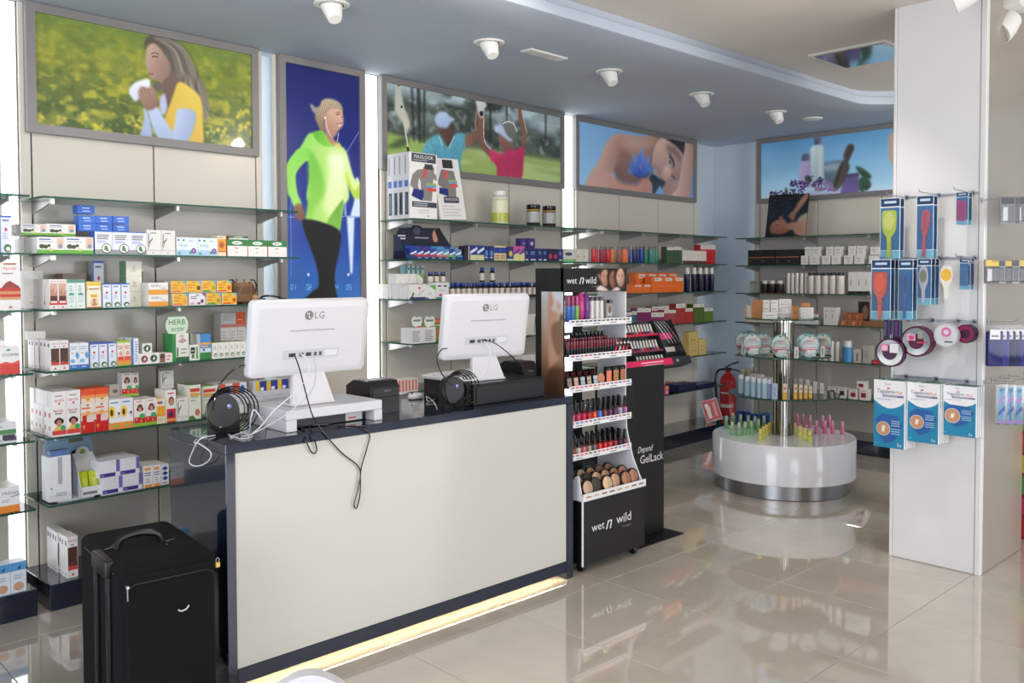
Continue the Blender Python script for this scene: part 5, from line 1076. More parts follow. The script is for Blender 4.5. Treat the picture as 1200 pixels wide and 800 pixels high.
# counter tray of cartons with a printed header, second shelf
k = 1; o = .31; s0, s1 = WA.s_at(475.6, ZA[1], o), WA.s_at(543, ZA[1], o); w = s1 - s0
tr = empty('display_tray', WA.mat(s0, o, ZA[1] + .001)); tag(tr, 'dark printed counter tray of eye drop cartons with a face header', 'display tray')
hh = WA.z_at(505, 264.5, .22) - ZA[1]
m = MB(); m.prism([(.02, 0), (w - .005, 0), (w - .005, .10), (w * .84, hh * .82), (w * .8, hh * .95), (w * .5, hh * .93), (w * .44, hh), (w * .34, hh), (w * .3, hh * .93), (.05, hh * .9), (.02, hh * .7)], .12, .124, (28, 32, 50))
m.disc(w * .72, hh * .72, w * .055, hh * .2, (196, 140, 116), .1193); m.poly([(w * .70, hh * .9), (w * .8, hh * .92), (w * .83, hh * .6), (w * .77, hh * .56)], (30, 22, 22), .1190); m.disc(w * .395, hh * .84, w * .06, hh * .12, (74, 80, 110), .1192); m.rect(w * .07, hh * .66, w * .2, hh * .7, (200, 206, 220), .1192); m.rect(w * .09, hh * .58, w * .2, hh * .62, (200, 206, 220), .1192); m.rect(w * .36, hh * .62, w * .6, hh * .66, (150, 150, 160), .1192)
m.build('header_card', 'card', tr)
m = MB(); m.box(.0, .0, .0, .006, .124, .05, (34, 40, 66)); m.prism([(0, 0), (.12, 0), (.12, hh * .72), (.06, hh * .6), (.02, .06)], 0, .004, (40, 46, 72), M=RZ(R(90)) @ T((0, -.004, 0))); m.build('side_wall', 'card', tr)
m = MB(); m.box(.006, .0, .0, w, .003, .030, (30, 60, 104))
for (a, b, c) in ((.14, .52, (206, 40, 80)), (.52, .69, (226, 120, 60)), (.70, .86, (130, 180, 80)), (.88, .98, (70, 150, 200))): m.rect(a * w, .018, b * w, .028, c, -.0005)
for q in range(6): m.rect((.2 + .12 * q) * w, .006, (.25 + .12 * q) * w, .013, (150, 180, 210), -.0005)
m.build('front_lip', 'card', tr)
m = MB(); m.box(0, 0, 0, w, .12, .002, (40, 44, 66)); m.build('tray_floor', 'card', tr)
tc = [((36, 60, 150), (214, 206, 110)), ((36, 60, 150), (206, 196, 130)), ((66, 44, 130), (190, 70, 120)), ((40, 66, 156), (226, 180, 190)), ((70, 130, 180), (214, 226, 236)), ((90, 150, 190), (220, 228, 236)), ((40, 70, 150), (150, 180, 220)), ((110, 140, 180), (200, 210, 226))]
for rr in range(2):
    for q, (c1, c2) in enumerate(tc):
        wq = (w - .05) / 8; hb = .066
        me = carton_mesh(wq - .003, hb, .045, S(c1, ('r', 0, 0, 1, .45, c2), ('p', [(0, .5), (1, .8), (1, .6), (0, .36)], (226, 232, 244)), ('l', .2, .1, .8, .3, 1, (90, 100, 150))))
        ob = link('carton', me, None, WA.mat(s0 + .012 + q * wq + .03 * (1 - 0), o - .008 - .05 * rr, ZA[1] + .0035 + .018 * rr + (.0 if rr == 0 else .0)))
        tag(ob, 'small %s carton in the dark counter tray, %s row' % (['navy and yellow', 'navy and cream', 'violet and pink', 'navy and rose', 'sky blue', 'pale blue', 'deep blue', 'grey blue'][q], 'front' if rr == 0 else 'rear'), 'box')
m = MB(); m.box(.036, .055, .002, w - .01, .11, .0195, (44, 48, 70)); m.build('step', 'card', tr)

LP = 'under the lotus picture'
def tubes(px, k, yt, r, body, cap, lab, o=.30, flat=False, W=WA, zs=ZA, place=LP, bands=None, name='tube', capz=.8, n=10):
    z = zs[k]; h = W.z_at(px[0], yt, o) - z
    kd = turned(name, [(r * .94, 0), (r, .003), (r, h * capz), (r * .7, h * (capz + .02))], bands or [body] * 3, n, parts=[('cap', [(r * .8, h * (capz + .01)), (r * .82, h * (capz + .02)), (r * .8, h * .98), (r * .7, h)], cap)])
    set_out(kd, [W.mat(W.s_at(p, z, o), o, z + .0006) for p in px], '%s, %s shelf %s' % (lab, ORD[k], place) if place else lab, 'bottle' if name == 'bottle' else name)
GR = (120, 118, 114)
for px, c, lb in (([695.5, 698], (206, 46, 62), 'bright red tube with grey cap, first pair'), ([704.5, 707.5], (150, 44, 60), 'dark red tube with grey cap'), ([711.5], (206, 44, 66), 'crimson tube with grey cap'), ([716.8], (226, 110, 50), 'orange tube with grey cap beside the crimson one'), ([725.4], (150, 96, 80), 'brown tube with grey cap'), ([730.5, 733], (226, 116, 50), 'orange tube with grey cap beside the brown one'), ([736.3], (36, 62, 150), 'royal blue tube with grey cap'), ([743.3, 746.8], (26, 40, 110), 'navy tube with grey cap'), ([751.2], (40, 70, 160), 'blue tube with grey cap beside the navy ones'), ([756], (40, 130, 104), 'green tube with grey cap beside the blue one'), ([762, 765], (60, 130, 116), 'pale green tube with grey cap'), ([768.3], (30, 130, 100), 'green tube with grey cap at the end')):
    tubes(px, 1, 288.6, .021, c, GR, lb)
tubes([805, 813.2, 820, 827, 833.5], 2, 313.4, .026, (22, 28, 58), (214, 212, 206), 'navy spray bottle with white cap', name='bottle', capz=.72, n=14)
def labelled(c, top=.22): return S(c, ('r', 0, 1 - top, 1, 1, (222, 218, 210)), ('l', .2, 1 - top * .7, .8, 1 - top * .3, 1, (130, 120, 120)), side=tuple(int(x * .9) for x in c))
oran = S((236, 112, 44), ('r', .3, .72, .96, .92, (226, 216, 206)), ('l', .36, .78, .9, .86, 1, (120, 100, 96)), top=(226, 214, 204))
goods(WA, ZA, LP, [
    (1, .30, [781.4, 785.6, 789.7, 794.4, 799], 289, S((66, 92, 62), ('r', 0, .8, 1, 1, (214, 210, 200)), ('r', .9, 0, 1, .8, (40, 60, 40))), .06, 2, 'green hair colour carton with white top'),
    (1, .31, [800.2, 805, 809.5, 814, 818.7, 823.4, 828], 293.2, S((222, 214, 206), ('r', 0, 0, 1, .22, (96, 60, 50))), .06, 2, 'white carton with brown base'),
    (1, .24, [821, 827, 832.6, 838.4], 286.8, S((200, 42, 46), ('r', 0, .76, 1, 1, (222, 210, 202))), .07, 1, 'red carton with white top at the end'),
    (2, .31, [741, 752, 763], 333, oran, .07, 1, 'orange carton at the low front of the pile'),
    (2, .31, [763.2, 776, 788, 800.6], 324, oran, .07, 1, 'orange carton at the high front of the pile'),
    (2, .22, [745, 757, 769, 781, 793], 319.6, oran, .07, 1, 'orange carton at the back of the pile'),
    (3, .31, [733, 740], 366, labelled((76, 50, 120)), .07, 1, 'purple labelled carton'),
    (3, .31, [740.2, 746.5], 364.5, labelled((50, 104, 126)), .07, 1, 'teal labelled carton'),
    (3, .31, [746.8, 754, 763], 361, labelled((124, 40, 92)), .07, 1, 'magenta labelled carton'),
    (3, .31, [763.2, 770.5, 778], 366, labelled((134, 50, 96), .35), .07, 1, 'plum labelled carton'),
    (3, .24, [764, 774, 784, 792], 359, labelled((158, 66, 86)), .07, 1, 'rose labelled carton behind the plum ones'),
    (3, .31, [778.2, 785, 792], 363, labelled((164, 68, 84)), .07, 1, 'rose labelled carton at the front'),
    (3, .31, [792.2, 803], 355.6, labelled((166, 54, 52)), .07, 1, 'tall red labelled carton'),
    (3, .31, [803.2, 812], 361, labelled((176, 50, 50)), .07, 1, 'short red labelled carton'),
    (3, .31, [812.3, 818.5, 825], 356, labelled((78, 104, 40), .18), .07, 1, 'olive green labelled carton'),
    (3, .31, [825.2, 835.6], 361, labelled((92, 124, 50)), .07, 1, 'moss green labelled carton at the end'),
    (4, .31, [807, 818.5], 388.6, S((206, 180, 110), ('l', .2, .6, .8, .7, 1, (150, 124, 80)), ('r', .3, .2, .7, .24, (170, 140, 90))), .07, 1, 'tall yellow ochre carton'),
    (4, .31, [819, 827.6], 397, S((212, 188, 122), ('l', .3, .5, .7, .56, 1, (150, 124, 80)), ('l', .3, .28, .7, .34, 1, (150, 124, 80))), .07, 1, 'short yellow ochre carton'),
    (5, .33, [779, 784], 452, S((206, 80, 120), ('r', .2, .6, .8, .9, (226, 190, 90)), ('e', .5, .3, .3, .14, (240, 200, 210))), .05, 1, 'little pink carton beside the sandal'),
    (5, .31, [795, 816], 449.5, S((26, 30, 70), ('l', .1, .4, .4, .6, 1, (80, 86, 130)), top=(34, 40, 84)), .14, 1, 'flat navy pack lying on its side'),
    (5, .30, [817, 838], 449, S((30, 34, 76), ('l', .1, .4, .4, .6, 1, (80, 86, 130)), top=(44, 50, 96)), .13, 1, 'flat navy pack at the shelf end'),
])
# a pink ruffled sandal at the lowest shelf
sr = empty('sandal', WA.mat(WA.s_at(785, ZA[5], .11), .11, ZA[5] + .001) @ Matrix.Scale(.72, 4)); tag(sr, 'dusty pink ruffled sandal on the lowest shelf below the lotus picture', 'shoe')
m = MB(); m.prism([(a, b) for a, b in spline([(-.10, 0), (-.04, .0), (.06, .0), (.11, .0), (.11, .008), (.05, .014), (-.03, .022), (-.10, .03)], 3, True)], -.035, .035, (128, 86, 92)); m.build('sole', 'paint', sr)
for q in range(7):
    m = MB(); a = q * .9; m.lathe([(.0, -.012), (.022, -.006), (.026, .004), (.018, .014), (.0, .016)], 8, (150 + 5 * q, 92, 104)); m.build('ruffle', 'paint', sr, T((-.075 + .02 * q, .02 * math.sin(a), .04 + .03 * abs(math.sin(a * .7)))) @ RX(a) @ RY(.6), smooth=True)

# ---------------------------------------------------------------- wall on the far side
LB = 'under the lavender picture'
dice = S((222, 220, 214), ('l', .2, .56, .8, .72, 1, (160, 156, 150)), ('e', .5, .34, .14, .12, (196, 190, 184)))
tallw = S((220, 218, 212), ('l', .3, .2, .44, .86, 1, (150, 146, 140)), ('l', .2, .76, .8, .86, 1, (170, 166, 160)))
blk = S((26, 25, 26), ('r', 0, .48, 1, .54, (176, 104, 76)), ('l', .05, .22, .3, .28, 1, (170, 130, 104)), ('r', .97, 0, 1, 1, (50, 48, 48)))
goods(WB, ZB, LB, [
    (1, .36, [876.5, 892, 908], 293, blk, .12, 1, 'wide black carton with a copper line, first pair'),
    (1, .36, [908.6, 922.6, 937], 292.4, blk, .12, 1, 'wide black carton with a copper line, second pair'),
    (1, .37, [938.5, 947, 948.5, 960, 963, 973, 974.5, 985, 989, 999, 1001, 1012, 1018, 1028], 299.4, dice, .07, 2, 'small white cube carton of the lower row', {'pairs': 1}),
    (1, .33, [943, 951, 951.4, 961, 968, 977, 977.5, 987, 994, 1003.6, 1004, 1014, 1020, 1029], 289, dice, .07, 1, 'small white cube carton of the upper row', {'pairs': 1, 'zb': 299.2}),
    (2, .36, [878.5, 884.5, 891], 329, S((146, 148, 140), ('r', .1, .1, .9, .7, (166, 170, 162))), .06, 1, 'small grey glassy carton'),
    (2, .37, [994, 1003, 1012, 1020], 318.6, S((222, 220, 214), ('l', .3, .2, .44, .86, 1, (150, 146, 140)), ('r', 0, 0, 1, .14, (24, 24, 26))), .07, 1, 'tall white carton on a black foot'),
    (3, .36, [874, 883, 892, 903], 369, S((214, 208, 190), ('l', .2, .3, .8, .6, 2, (170, 160, 140))), .08, 1, 'small cream carton'),
    (3, .37, [930, 938, 947, 958], 368, S((216, 214, 210), ('e', .4, .5, .2, .2, (160, 110, 160)), ('l', .5, .3, .9, .6, 2, (180, 176, 176))), .07, 1, 'small white carton with a lilac spot'),
    (3, .37, [965, 972.8, 981], 360, tallw, .07, 1, 'tall white carton of the fourth row'),
    (3, .36, [989, 998, 1007.5], 366.4, S((146, 84, 50), ('r', .6, .2, .9, .8, (196, 110, 60)), top=(120, 70, 46)), .08, 1, 'copper carton stacked on others', {'zb': 375.6}),
    (3, .37, [985, 997.5, 1010], 375.2, S((168, 104, 62), ('p', [(.1, .2), (.3, .2), (.4, .8), (.2, .8)], (226, 150, 90)), ('r', .6, .1, .7, .9, (110, 64, 40))), .08, 1, 'copper carton with shiny lettering'),
    (3, .37, [1011, 1034], 376.6, S((134, 86, 56), ('l', .2, .4, .8, .6, 1, (170, 116, 80)), top=(104, 66, 46)), .09, 1, 'wide brown carton beside the copper ones'),
    (4, .36, [1000, 1009], 409, S((190, 188, 182), ('r', .4, .1, .6, .7, (90, 90, 90))), .06, 1, 'grey white carton beside the blue bottle'),
    (4, .36, [1011, 1021], 404.5, S((170, 168, 162), ('l', .2, .3, .8, .7, 3, (130, 128, 124))), .06, 1, 'tall grey carton'),
    (4, .36, [1022, 1030], 422, S((180, 40, 44), ('l', .2, .3, .8, .6, 1, (226, 180, 176))), .06, 1, 'low red carton'),
    (5, .36, [970, 980, 981.5, 992], 452.8, S((218, 216, 212), ('r', .22, .25, .78, .68, (40, 38, 40)), ('l', .2, .76, .8, .88, 1, (150, 150, 150))), .07, 1, 'white cube carton with a black window', {'pairs': 1}),
    (5, .36, [994.5, 1005, 1007, 1017], 456, S((222, 218, 214), ('r', .2, .22, .78, .66, (140, 30, 36)), ('l', .2, .76, .8, .88, 1, (150, 150, 150))), .07, 1, 'white cube carton with a red window', {'pairs': 1}),
    (5, .34, [1004, 1014], 446.4, S((222, 218, 214), ('r', .2, .22, .78, .66, (140, 30, 36))), .07, 1, 'white cube carton with red window on top', {'zb': 455.6}),
    (5, .36, [878.5, 885, 892], 438, S((218, 212, 206), ('r', .2, .2, .8, .66, (150, 40, 40))), .07, 1, 'small white carton with red panel behind the carousel'),
    (5, .36, [893, 903], 442, S((220, 214, 210), ('l', .2, .4, .8, .7, 2, (170, 166, 160))), .07, 1, 'small white carton with faint print behind the carousel'),
])
tubes([896.5, 905, 914], 2, 328.6, .034, (40, 34, 32), (218, 214, 206), 'brown jar with white lid and orange foot', o=.36, W=WB, zs=ZB, place=LB, bands=[(206, 90, 60), (40, 32, 30), (40, 32, 30)], name='jar', capz=.74, n=14)
tubes([924, 929, 934, 939.5, 945], 2, 320, .018, (214, 206, 200), (226, 220, 214), 'slim white spray bottle', o=.36, W=WB, zs=ZB, place=LB, name='bottle', capz=.8)
tubes([951, 959, 967.5, 976, 985], 2, 319.6, .034, (212, 206, 198), (28, 27, 28), 'white bottle with black flat cap', o=.36, W=WB, zs=ZB, place=LB, name='bottle', capz=.86, n=12)
tubes([961, 967, 975, 981.5], 4, 399, .021, (214, 212, 204), (226, 224, 218), 'white pump bottle', o=.36, W=WB, zs=ZB, place=LB, name='bottle', capz=.62)
tubes([993], 4, 399, .045, (70, 140, 180), (216, 220, 222), 'bottle of blue liquid with a white pump', o=.36, W=WB, zs=ZB, place=LB, name='bottle', capz=.7, bands=[(110, 180, 190), (60, 130, 180), (200, 210, 214)])
tubes([871, 877.5], 5, 431, .024, (196, 188, 150), (206, 200, 170), 'beige bottle behind the carousel', o=.25, W=WB, zs=ZB, place=LB, name='bottle', capz=.8)
tubes([884.5], 5, 430, .024, (150, 150, 130), (170, 166, 150), 'olive grey bottle behind the carousel', o=.25, W=WB, zs=ZB, place=LB, name='bottle', capz=.8)
# the printed card of a sleeping woman, leaning on the top shelf
s0, s1 = WB.s_at(896.5, ZB[0], .30), WB.s_at(943.5, ZB[0], .30); w = s1 - s0; h = WB.z_at(920, 227, .22) - ZB[0]
def card_uv(px, py):
    # corners in the photograph: lower left, lower right, upper right, upper left
    y0, y1 = 278 - 2 * (px - 896.5) / 47, 227 - 1.5 * (px - 901) / 47.5; v = (py - y1) / (y0 - y1); xl, xr = 901 - 4.5 * v, 948.5 - 5 * v
    return (px - xl) / (xr - xl), v
c = Canvas(64, 66, card_uv); c.vgrad([(0, (20, 24, 34)), (.5, (16, 40, 56)), (1, (18, 18, 22))]); c.crop = (885, 140, 5.636)
rg = random.Random(9)
for q in range(110): c.dot(rg.uniform(90, 350), rg.uniform(490, 640), .5, .5, rg.choice(((120, 170, 190), (70, 120, 150), (170, 200, 210))), .3, .8)
c.poly([(86, 740), (84, 690), (110, 650), (150, 634), (180, 640), (150, 660), (110, 700), (120, 750)], (30, 24, 26), soft=.8)
c.poly([(96, 730), (104, 690), (140, 660), (190, 652), (216, 680), (232, 690), (220, 730), (180, 752), (120, 752)], (180, 124, 100), (140, 90, 72), (0, 1), soft=.8)
c.poly([(214, 690), (240, 670), (300, 660), (346, 610), (346, 750), (270, 752), (250, 720), (226, 724)], (172, 120, 98), (196, 148, 122), (1, 0), soft=.8)
c.poly([(286, 540), (330, 488), (352, 490), (338, 530), (300, 580), (270, 620), (262, 660), (230, 650), (226, 620), (256, 590)], (186, 132, 106), (150, 100, 80), soft=.8)
c.poly([(300, 630), (346, 612), (346, 660), (280, 668)], (176, 160, 140), soft=.8)
c.line([(136, 690), (150, 694), (160, 688)], 1, (50, 34, 30)).line([(140, 730), (154, 734)], 1, (60, 40, 34)).line([(180, 720), (190, 712)], 1.2, (130, 60, 56)); c.poly([(156, 636), (176, 634), (186, 650), (170, 656)], (170, 116, 94), soft=.6)
r = empty('photo_card', WB.mat(s0, .30, ZB[0] + .001) @ RX(R(-8)) @ RY(R(1.5))); tag(r, 'dark photo card of a sleeping woman leaning on the top shelf', 'card')
link('print', c.mesh('print', w, h, 'label_print'), r, T((0, -.0005, 0)))
m = MB(); m.box(0, 0, 0, w, .008, h, (24, 24, 28)); m.build('board', 'card', r)
# small photo card by the copper cartons
s0 = WB.s_at(1005.5, ZB[3], .25); w = WB.s_at(1019, ZB[3], .25) - s0; h = WB.z_at(1010, 353.5, .25) - ZB[3]
m = MB(); m.box(0, 0, 0, w, .006, h, (48, 36, 36)); m.disc(.6 * w, .55 * h, .26 * w, .3 * h, (150, 110, 92), -.0004); m.poly([(.1 * w, .5 * h), (.4 * w, .98 * h), (.9 * w, .98 * h), (.5 * w, .8 * h)], (22, 16, 16), -.0007)
tag(m.build('photo_card', 'card', None, WB.mat(s0, .25, ZB[3] + .001)), 'small dark portrait card standing behind the copper cartons', 'card')
# ================================================================ on the counter
def cable(name, label, pts, r, col, cat='cable'):
    m = MB(); m.tube(spline(pts, 6), r, 6, col); return tag(m.build(name, 'gloss', None, smooth=True), label, cat)
def on_plane_y(pp, y): return [tuple(on_y(a, b, y)) for a, b in pp]

def all_in_one(M, w, h, label, stand_h, foot):
    r = empty('computer_monitor', M); tag(r, label, 'monitor', 'white computers on the counter')
    tilt = RX(R(9))     # top leans to the customer side
    b = MB(); d = 0.036
    # shallow shell, back faces -y
    ring = []
    for (ins, y) in ((0.0, d), (0.0, 0.016), (0.004, 0.007), (0.016, 0.0015), (0.03, 0.0)):
        x0, x1, z0, z1 = ins - w / 2, w / 2 - ins, ins, h - ins; rad = 0.022; P = []
        for (cx, cz, a0) in ((x1 - rad, z0 + rad, -90), (x1 - rad, z1 - rad, 0), (x0 + rad, z1 - rad, 90), (x0 + rad, z0 + rad, 180)):
            for q in range(5): a = R(a0 + 22.5 * q); P.append((cx + rad * math.cos(a), y, cz + rad * math.sin(a)))
        ring.append(P)
    n = len(ring[0]); v = [p for P in ring for p in P]; f = []
    for i in range(len(ring) - 1):
        for q in range(n): f.append((i * n + q, i * n + (q + 1) % n, (i + 1) * n + (q + 1) % n, (i + 1) * n + q)[::-1])
    f.append(tuple((len(ring) - 1) * n + q for q in range(n))); f.append(tuple(reversed(range(n))))
    b.add(v, f); body = b.build('back_shell', 'white_plastic', r, T((0, 0, stand_h)) @ tilt, smooth=True)
    s = MB(); s.rect(w / 2 - .012, .014, -(w / 2 - .012), h - .014, (18, 18, 20), 0); s.build('screen', 'black_plastic', body, T((0, d + .0006, 0)))
    s = MB(); s.disc(-.022, h * .80, .019, .019, (120, 118, 120), -.0006); s.disc(-.029, h * .823, .003, .003, (226, 226, 228), -.0009); s.rect(-.0235, h * .765, -.0205, h * .835, (226, 226, 228), -.0009); s.rect(-.0235, h * .765, -.011, h * .775, (226, 226, 228), -.0009)
    s.text('LG', .026, h * .80, .027, (120, 118, 120), -.0006); s.build('logo', 'label_print', body)
    s = MB(); s.rbox(-.10, -.0012, h * .595, .10, .001, h * .612, r=.0005, seg=1, col=(170, 170, 176)); s.build('vent_slot', 'paint', body)
    s = MB(); s.box(-.125, -.001, h * .23, .125, .001, h * .35, (196, 196, 202)); 
    for (x, ww, c) in ((-.10, .03, (40, 40, 44)), (-.055, .02, (90, 90, 96)), (-.025, .024, (60, 60, 66)), (.012, .012, (70, 70, 76)), (.035, .012, (70, 70, 76))): s.rect(x, h * .26, x + ww, h * .31, c, -.0014)
    s.rect(.06, h * .25, .118, h * .33, (222, 222, 226), -.0014); s.build('port_panel', 'label_print', body)
    st = MB(); zt = stand_h + h * .26
    P0 = [(-.055, .025, zt), (.055, .025, zt), (.095, -.03, foot), (-.095, -.03, foot)]; P1 = [(x, y + .02, z) for x, y, z in P0]
    st.add(P0 + P1, [(0, 3, 2, 1), (4, 5, 6, 7), (0, 4, 7, 3), (1, 2, 6, 5), (0, 1, 5, 4), (3, 7, 6, 2)]); st.build('stand_neck', 'white_plastic', r)
    st = MB(); st.rbox(-.10, -.035, foot - .004, .10, .10, foot + .004, r=.003, seg=1); st.build('stand_foot', 'white_plastic', r)
    return r
CTZ = CZ
# first work place: white riser and computer
rs = empty('monitor_riser', T((1.665, 3.0, CTZ + .0006))); tag(rs, 'white open fronted monitor riser under the first computer', 'riser')
m = MB(); m.rbox(0, 0, .045, .44, .30, .083, r=.003, seg=1); m.build('top_board', 'white_plastic', rs)
m = MB(); m.rbox(0, 0, 0, .045, .30, .0446, r=.002, seg=1); m.build('side_leg', 'white_plastic', rs)
m = MB(); m.rbox(.40, 0, 0, .44, .30, .0446, r=.002, seg=1); m.build('side_leg', 'white_plastic', rs)
m = MB(); m.box(.05, .06, .002, .395, .28, .036, (40, 42, 46)); m.build('drawer', 'black_plastic', rs)
m = MB(); m.rect(.30, .004, .38, .034, (206, 206, 206), .0595); m.rect(.31, .012, .35, .018, (190, 60, 60), .0592); m.build('sticker', 'label_print', rs)
all_in_one(T((1.828, 3.105, CTZ)), .53, .305, 'white computer seen from behind on the white riser', .20, .089)
# second work place: black cash drawer and computer
cd = empty('cash_drawer', T((2.63, 3.02, CTZ + .0006))); tag(cd, 'flat black cash drawer under the second computer', 'cash drawer')
m = MB(); m.rbox(0, .006, .0, .46, .38, .098, r=.003, seg=1); m.build('case', 'black_plastic', cd)
m = MB(); m.rbox(.012, 0, .008, .448, .0058, .088, r=.002, seg=1); m.build('drawer_front', 'black_satin', cd)
all_in_one(T((2.79, 3.13, CTZ)) @ RZ(R(-5)), .50, .31, 'white computer seen from behind on the black cash drawer', .20, .1035)
# keyboards
def keyboard(M, label):
    k = empty('keyboard', M); tag(k, label, 'keyboard')
    m = MB(); m.rbox(-.19, -.07, 0, .19, .07, .018, r=.004, seg=2); m.build('case', 'white_plastic', k)
    km = MB(); km.rbox(-.0075, -.0075, 0, .0075, .0075, .006, r=.0015, seg=1, col=(214, 214, 220)); kme = km.mesh('key', ['gloss'])
    for a in range(18):
        for b in range(5): link('key', kme, k, T((-.17 + a * .02, -.045 + b * .022, .018)))
keyboard(T((1.60, 3.30, CTZ + .001)) @ T((.18, .075, .083)) @ RX(R(3)), 'white keyboard on the riser behind the first computer')
keyboard(T((2.80, 3.33, CTZ + .0995)) @ RZ(R(4)), 'white keyboard on the cash drawer behind the second computer')
# receipt printers
def receipt_printer(M, label, w=.15, d=.19, h=.14):
    p = empty('receipt_printer', M); tag(p, label, 'printer')
    m = MB(); m.prism([(0, 0), (d, 0), (d, h * .8), (d * .7, h), (.02, h), (0, h * .82)], 0, w, M=Matrix(((0, 1, 0, 0), (1, 0, 0, 0), (0, 0, 1, 0), (0, 0, 0, 1))), col=(24, 24, 26)); m.build('housing', 'black_plastic', p)
    m = MB(); m.rbox(.006, -.006, h * .5, w - .006, .002, h * .8, r=.003, seg=1); m.build('front_cover', 'black_satin', p)
    m = MB(); m.text('EPSON', w * .55, h * .70, .007, (150, 150, 154), -.0066); m.build('badge', 'label_print', p)
    m = MB(); m.box(.012, .03, h, w - .012, .036, h + .003, (60, 60, 64)); m.build('paper_slot', 'paint', p)
receipt_printer(T((2.14, 3.135, CTZ + .0006)), 'black receipt printer between the two computers')
receipt_printer(T((3.035, 3.19, CTZ + .0006)) @ T((.06, .0, 0)), 'black receipt printer at the cosmetics end of the counter', w=.105, h=.155)
# mouse
mp = on_z(487, 467, CTZ)
ms = empty('computer_mouse', T((mp[0], mp[1], CTZ)) @ RZ(R(20))); tag(ms, 'white computer mouse between receipt printer and cash drawer', 'mouse')
m = MB(); m.lathe([(.018, .001), (.03, .004), (.031, .012), (.026, .022), (.014, .028), (0, .029)], 18, sx=1.7); m.build('shell', 'white_plastic', ms, smooth=True)
m = MB(); m.lathe([(0, -.003), (.007, -.003), (.007, .003), (0, .003)], 10, (90, 90, 94)); m.build('scroll_wheel', 'gloss', ms, T((-.03, 0, .024)) @ RX(R(90)))
# black domed boxes with coiled leads
def lead_dome(M, label, s=1.0):
    d = empty('cable_dome', M); tag(d, label, 'device')
    P = [(-.055 * s, 0)] + [(.055 * s * -math.cos(math.pi * q / 14), .075 * s + .07 * s * math.sin(math.pi * q / 14)) for q in range(15)] + [(.055 * s, 0)]
    m = MB(); m.prism(P[::-1], -.028 * s, .028 * s, (18, 18, 20)); m.build('housing', 'black_plastic', d, smooth=True)
    m = MB(); m.disc(.016 * s, .098 * s, .009 * s, .009 * s, (96, 110, 170), -.0287 * s); m.disc(.013 * s, .101 * s, .004 * s, .004 * s, (206, 210, 226), -.029 * s); m.build('logo', 'label_print', d)
    for q in range(5):
        rr = (.068 + .006 * q) * s; cx, cz = (.005 * q) * s, .085 * s; y = (-.036 - .006 * q) * s
        pts = [(cx + rr * 1.05 * math.cos(t), y + .008 * math.sin(2 * t + q), max(cz + rr * math.sin(t), .004)) for t in np.linspace(0, 2 * math.pi, 33)]
        m = MB(); m.tube(pts, .0028, 6, (14, 14, 15)); m.build('lead_loop', 'gloss', d, smooth=True)
dp = on_z(256, 507, CTZ); lead_dome(T((dp[0] + .03, dp[1] + .02, CTZ + .0006)) @ RZ(R(-12)), 'black domed box with coiled black leads at the counter corner')
dp = on_z(524, 475, CTZ); lead_dome(T((dp[0] - .0, dp[1] - .03, CTZ + .0006)) @ RZ(R(-6)), 'black domed box with coiled leads before the cash drawer', .95)
# leads
cable('power_cable', 'black lead hanging in a long loop over the counter front', [tuple(on_y(346, 418, 3.06)), tuple(on_y(351, 432, 3.02)), tuple(on_y(357, 455, 2.985)), tuple(on_y(366, 486, 2.95))] + on_plane_y([(378, 505), (400, 530), (421, 548), (420, 570), (415, 590), (418, 595), (422, 578), (423, 550), (430, 525)], 2.933) + [tuple(on_y(433, 509, 2.936)), tuple(on_z(424, 500, CTZ + .004)), tuple(on_z(395, 500, CTZ + .004))], .0028, (16, 16, 18))
cable('power_cable', 'short black lead looping over the counter edge', [tuple(on_z(350, 500, CTZ + .004)), tuple(on_z(356, 503, CTZ + .004))] + on_plane_y([(358, 514), (364, 528), (369, 531), (371, 524), (366, 508)], 2.934) + [tuple(on_z(364, 499, CTZ + .004)), tuple(on_z(385, 497, CTZ + .004))], .0028, (16, 16, 18))
cable('power_cable', 'black lead from the side of the first computer', [tuple(on_y(287, 428, 3.12)), tuple(on_y(281, 429, 3.12)), tuple(on_y(270, 436, 3.12)), tuple(on_y(258, 450, 3.10)), tuple(on_y(252, 466, 3.09)), tuple(on_y(250, 480, 3.07))], .0028, (16, 16, 18))
cable('power_cable', 'black lead from the side of the second computer', [tuple(on_y(524, 408, 3.13)), tuple(on_y(517, 410, 3.13)), tuple(on_y(512, 420, 3.10)), tuple(on_y(515, 432, 3.06)), tuple(on_y(522, 444, 3.02)), tuple(on_y(530, 452, 2.99))], .0028, (16, 16, 18))
cable('power_cable', 'black lead across the stand of the second computer', [tuple(on_y(564, 398, 3.08)), tuple(on_y(578, 401, 3.06)), tuple(on_y(596, 414, 3.03)), tuple(on_y(609, 428, 3.03)), tuple(on_y(612, 438, 3.07))], .0026, (20, 20, 22))
WHT = (222, 222, 226)
cable('white_cable', 'white lead hanging in a loop over the counter end', [tuple(on_z(262, 505, CTZ + .004)), tuple(on_z(246, 503, CTZ + .004)), tuple(on_x(228, 517, 1.37)), tuple(on_x(234, 520, 1.375)), tuple(on_x(247, 530, 1.375)), tuple(on_x(244, 540, 1.375)), tuple(on_x(232, 546, 1.372)), tuple(on_x(222, 542, 1.37)), tuple(on_x(226, 528, 1.37)), tuple(on_x(235, 514, 1.375)), tuple(on_z(252, 510, CTZ + .004))], .0024, WHT)
cable('white_cable', 'white lead from the ports of the first computer to the counter', [tuple(on_y(352, 414, 3.06)), tuple(on_y(362, 424, 3.03)), tuple(on_y(360, 442, 3.0)), tuple(on_y(345, 460, 2.985)), tuple(on_y(322, 480, 2.985)), tuple(on_y(305, 500, 2.975)), tuple(on_z(290, 512, CTZ + .004))], .0022, WHT)
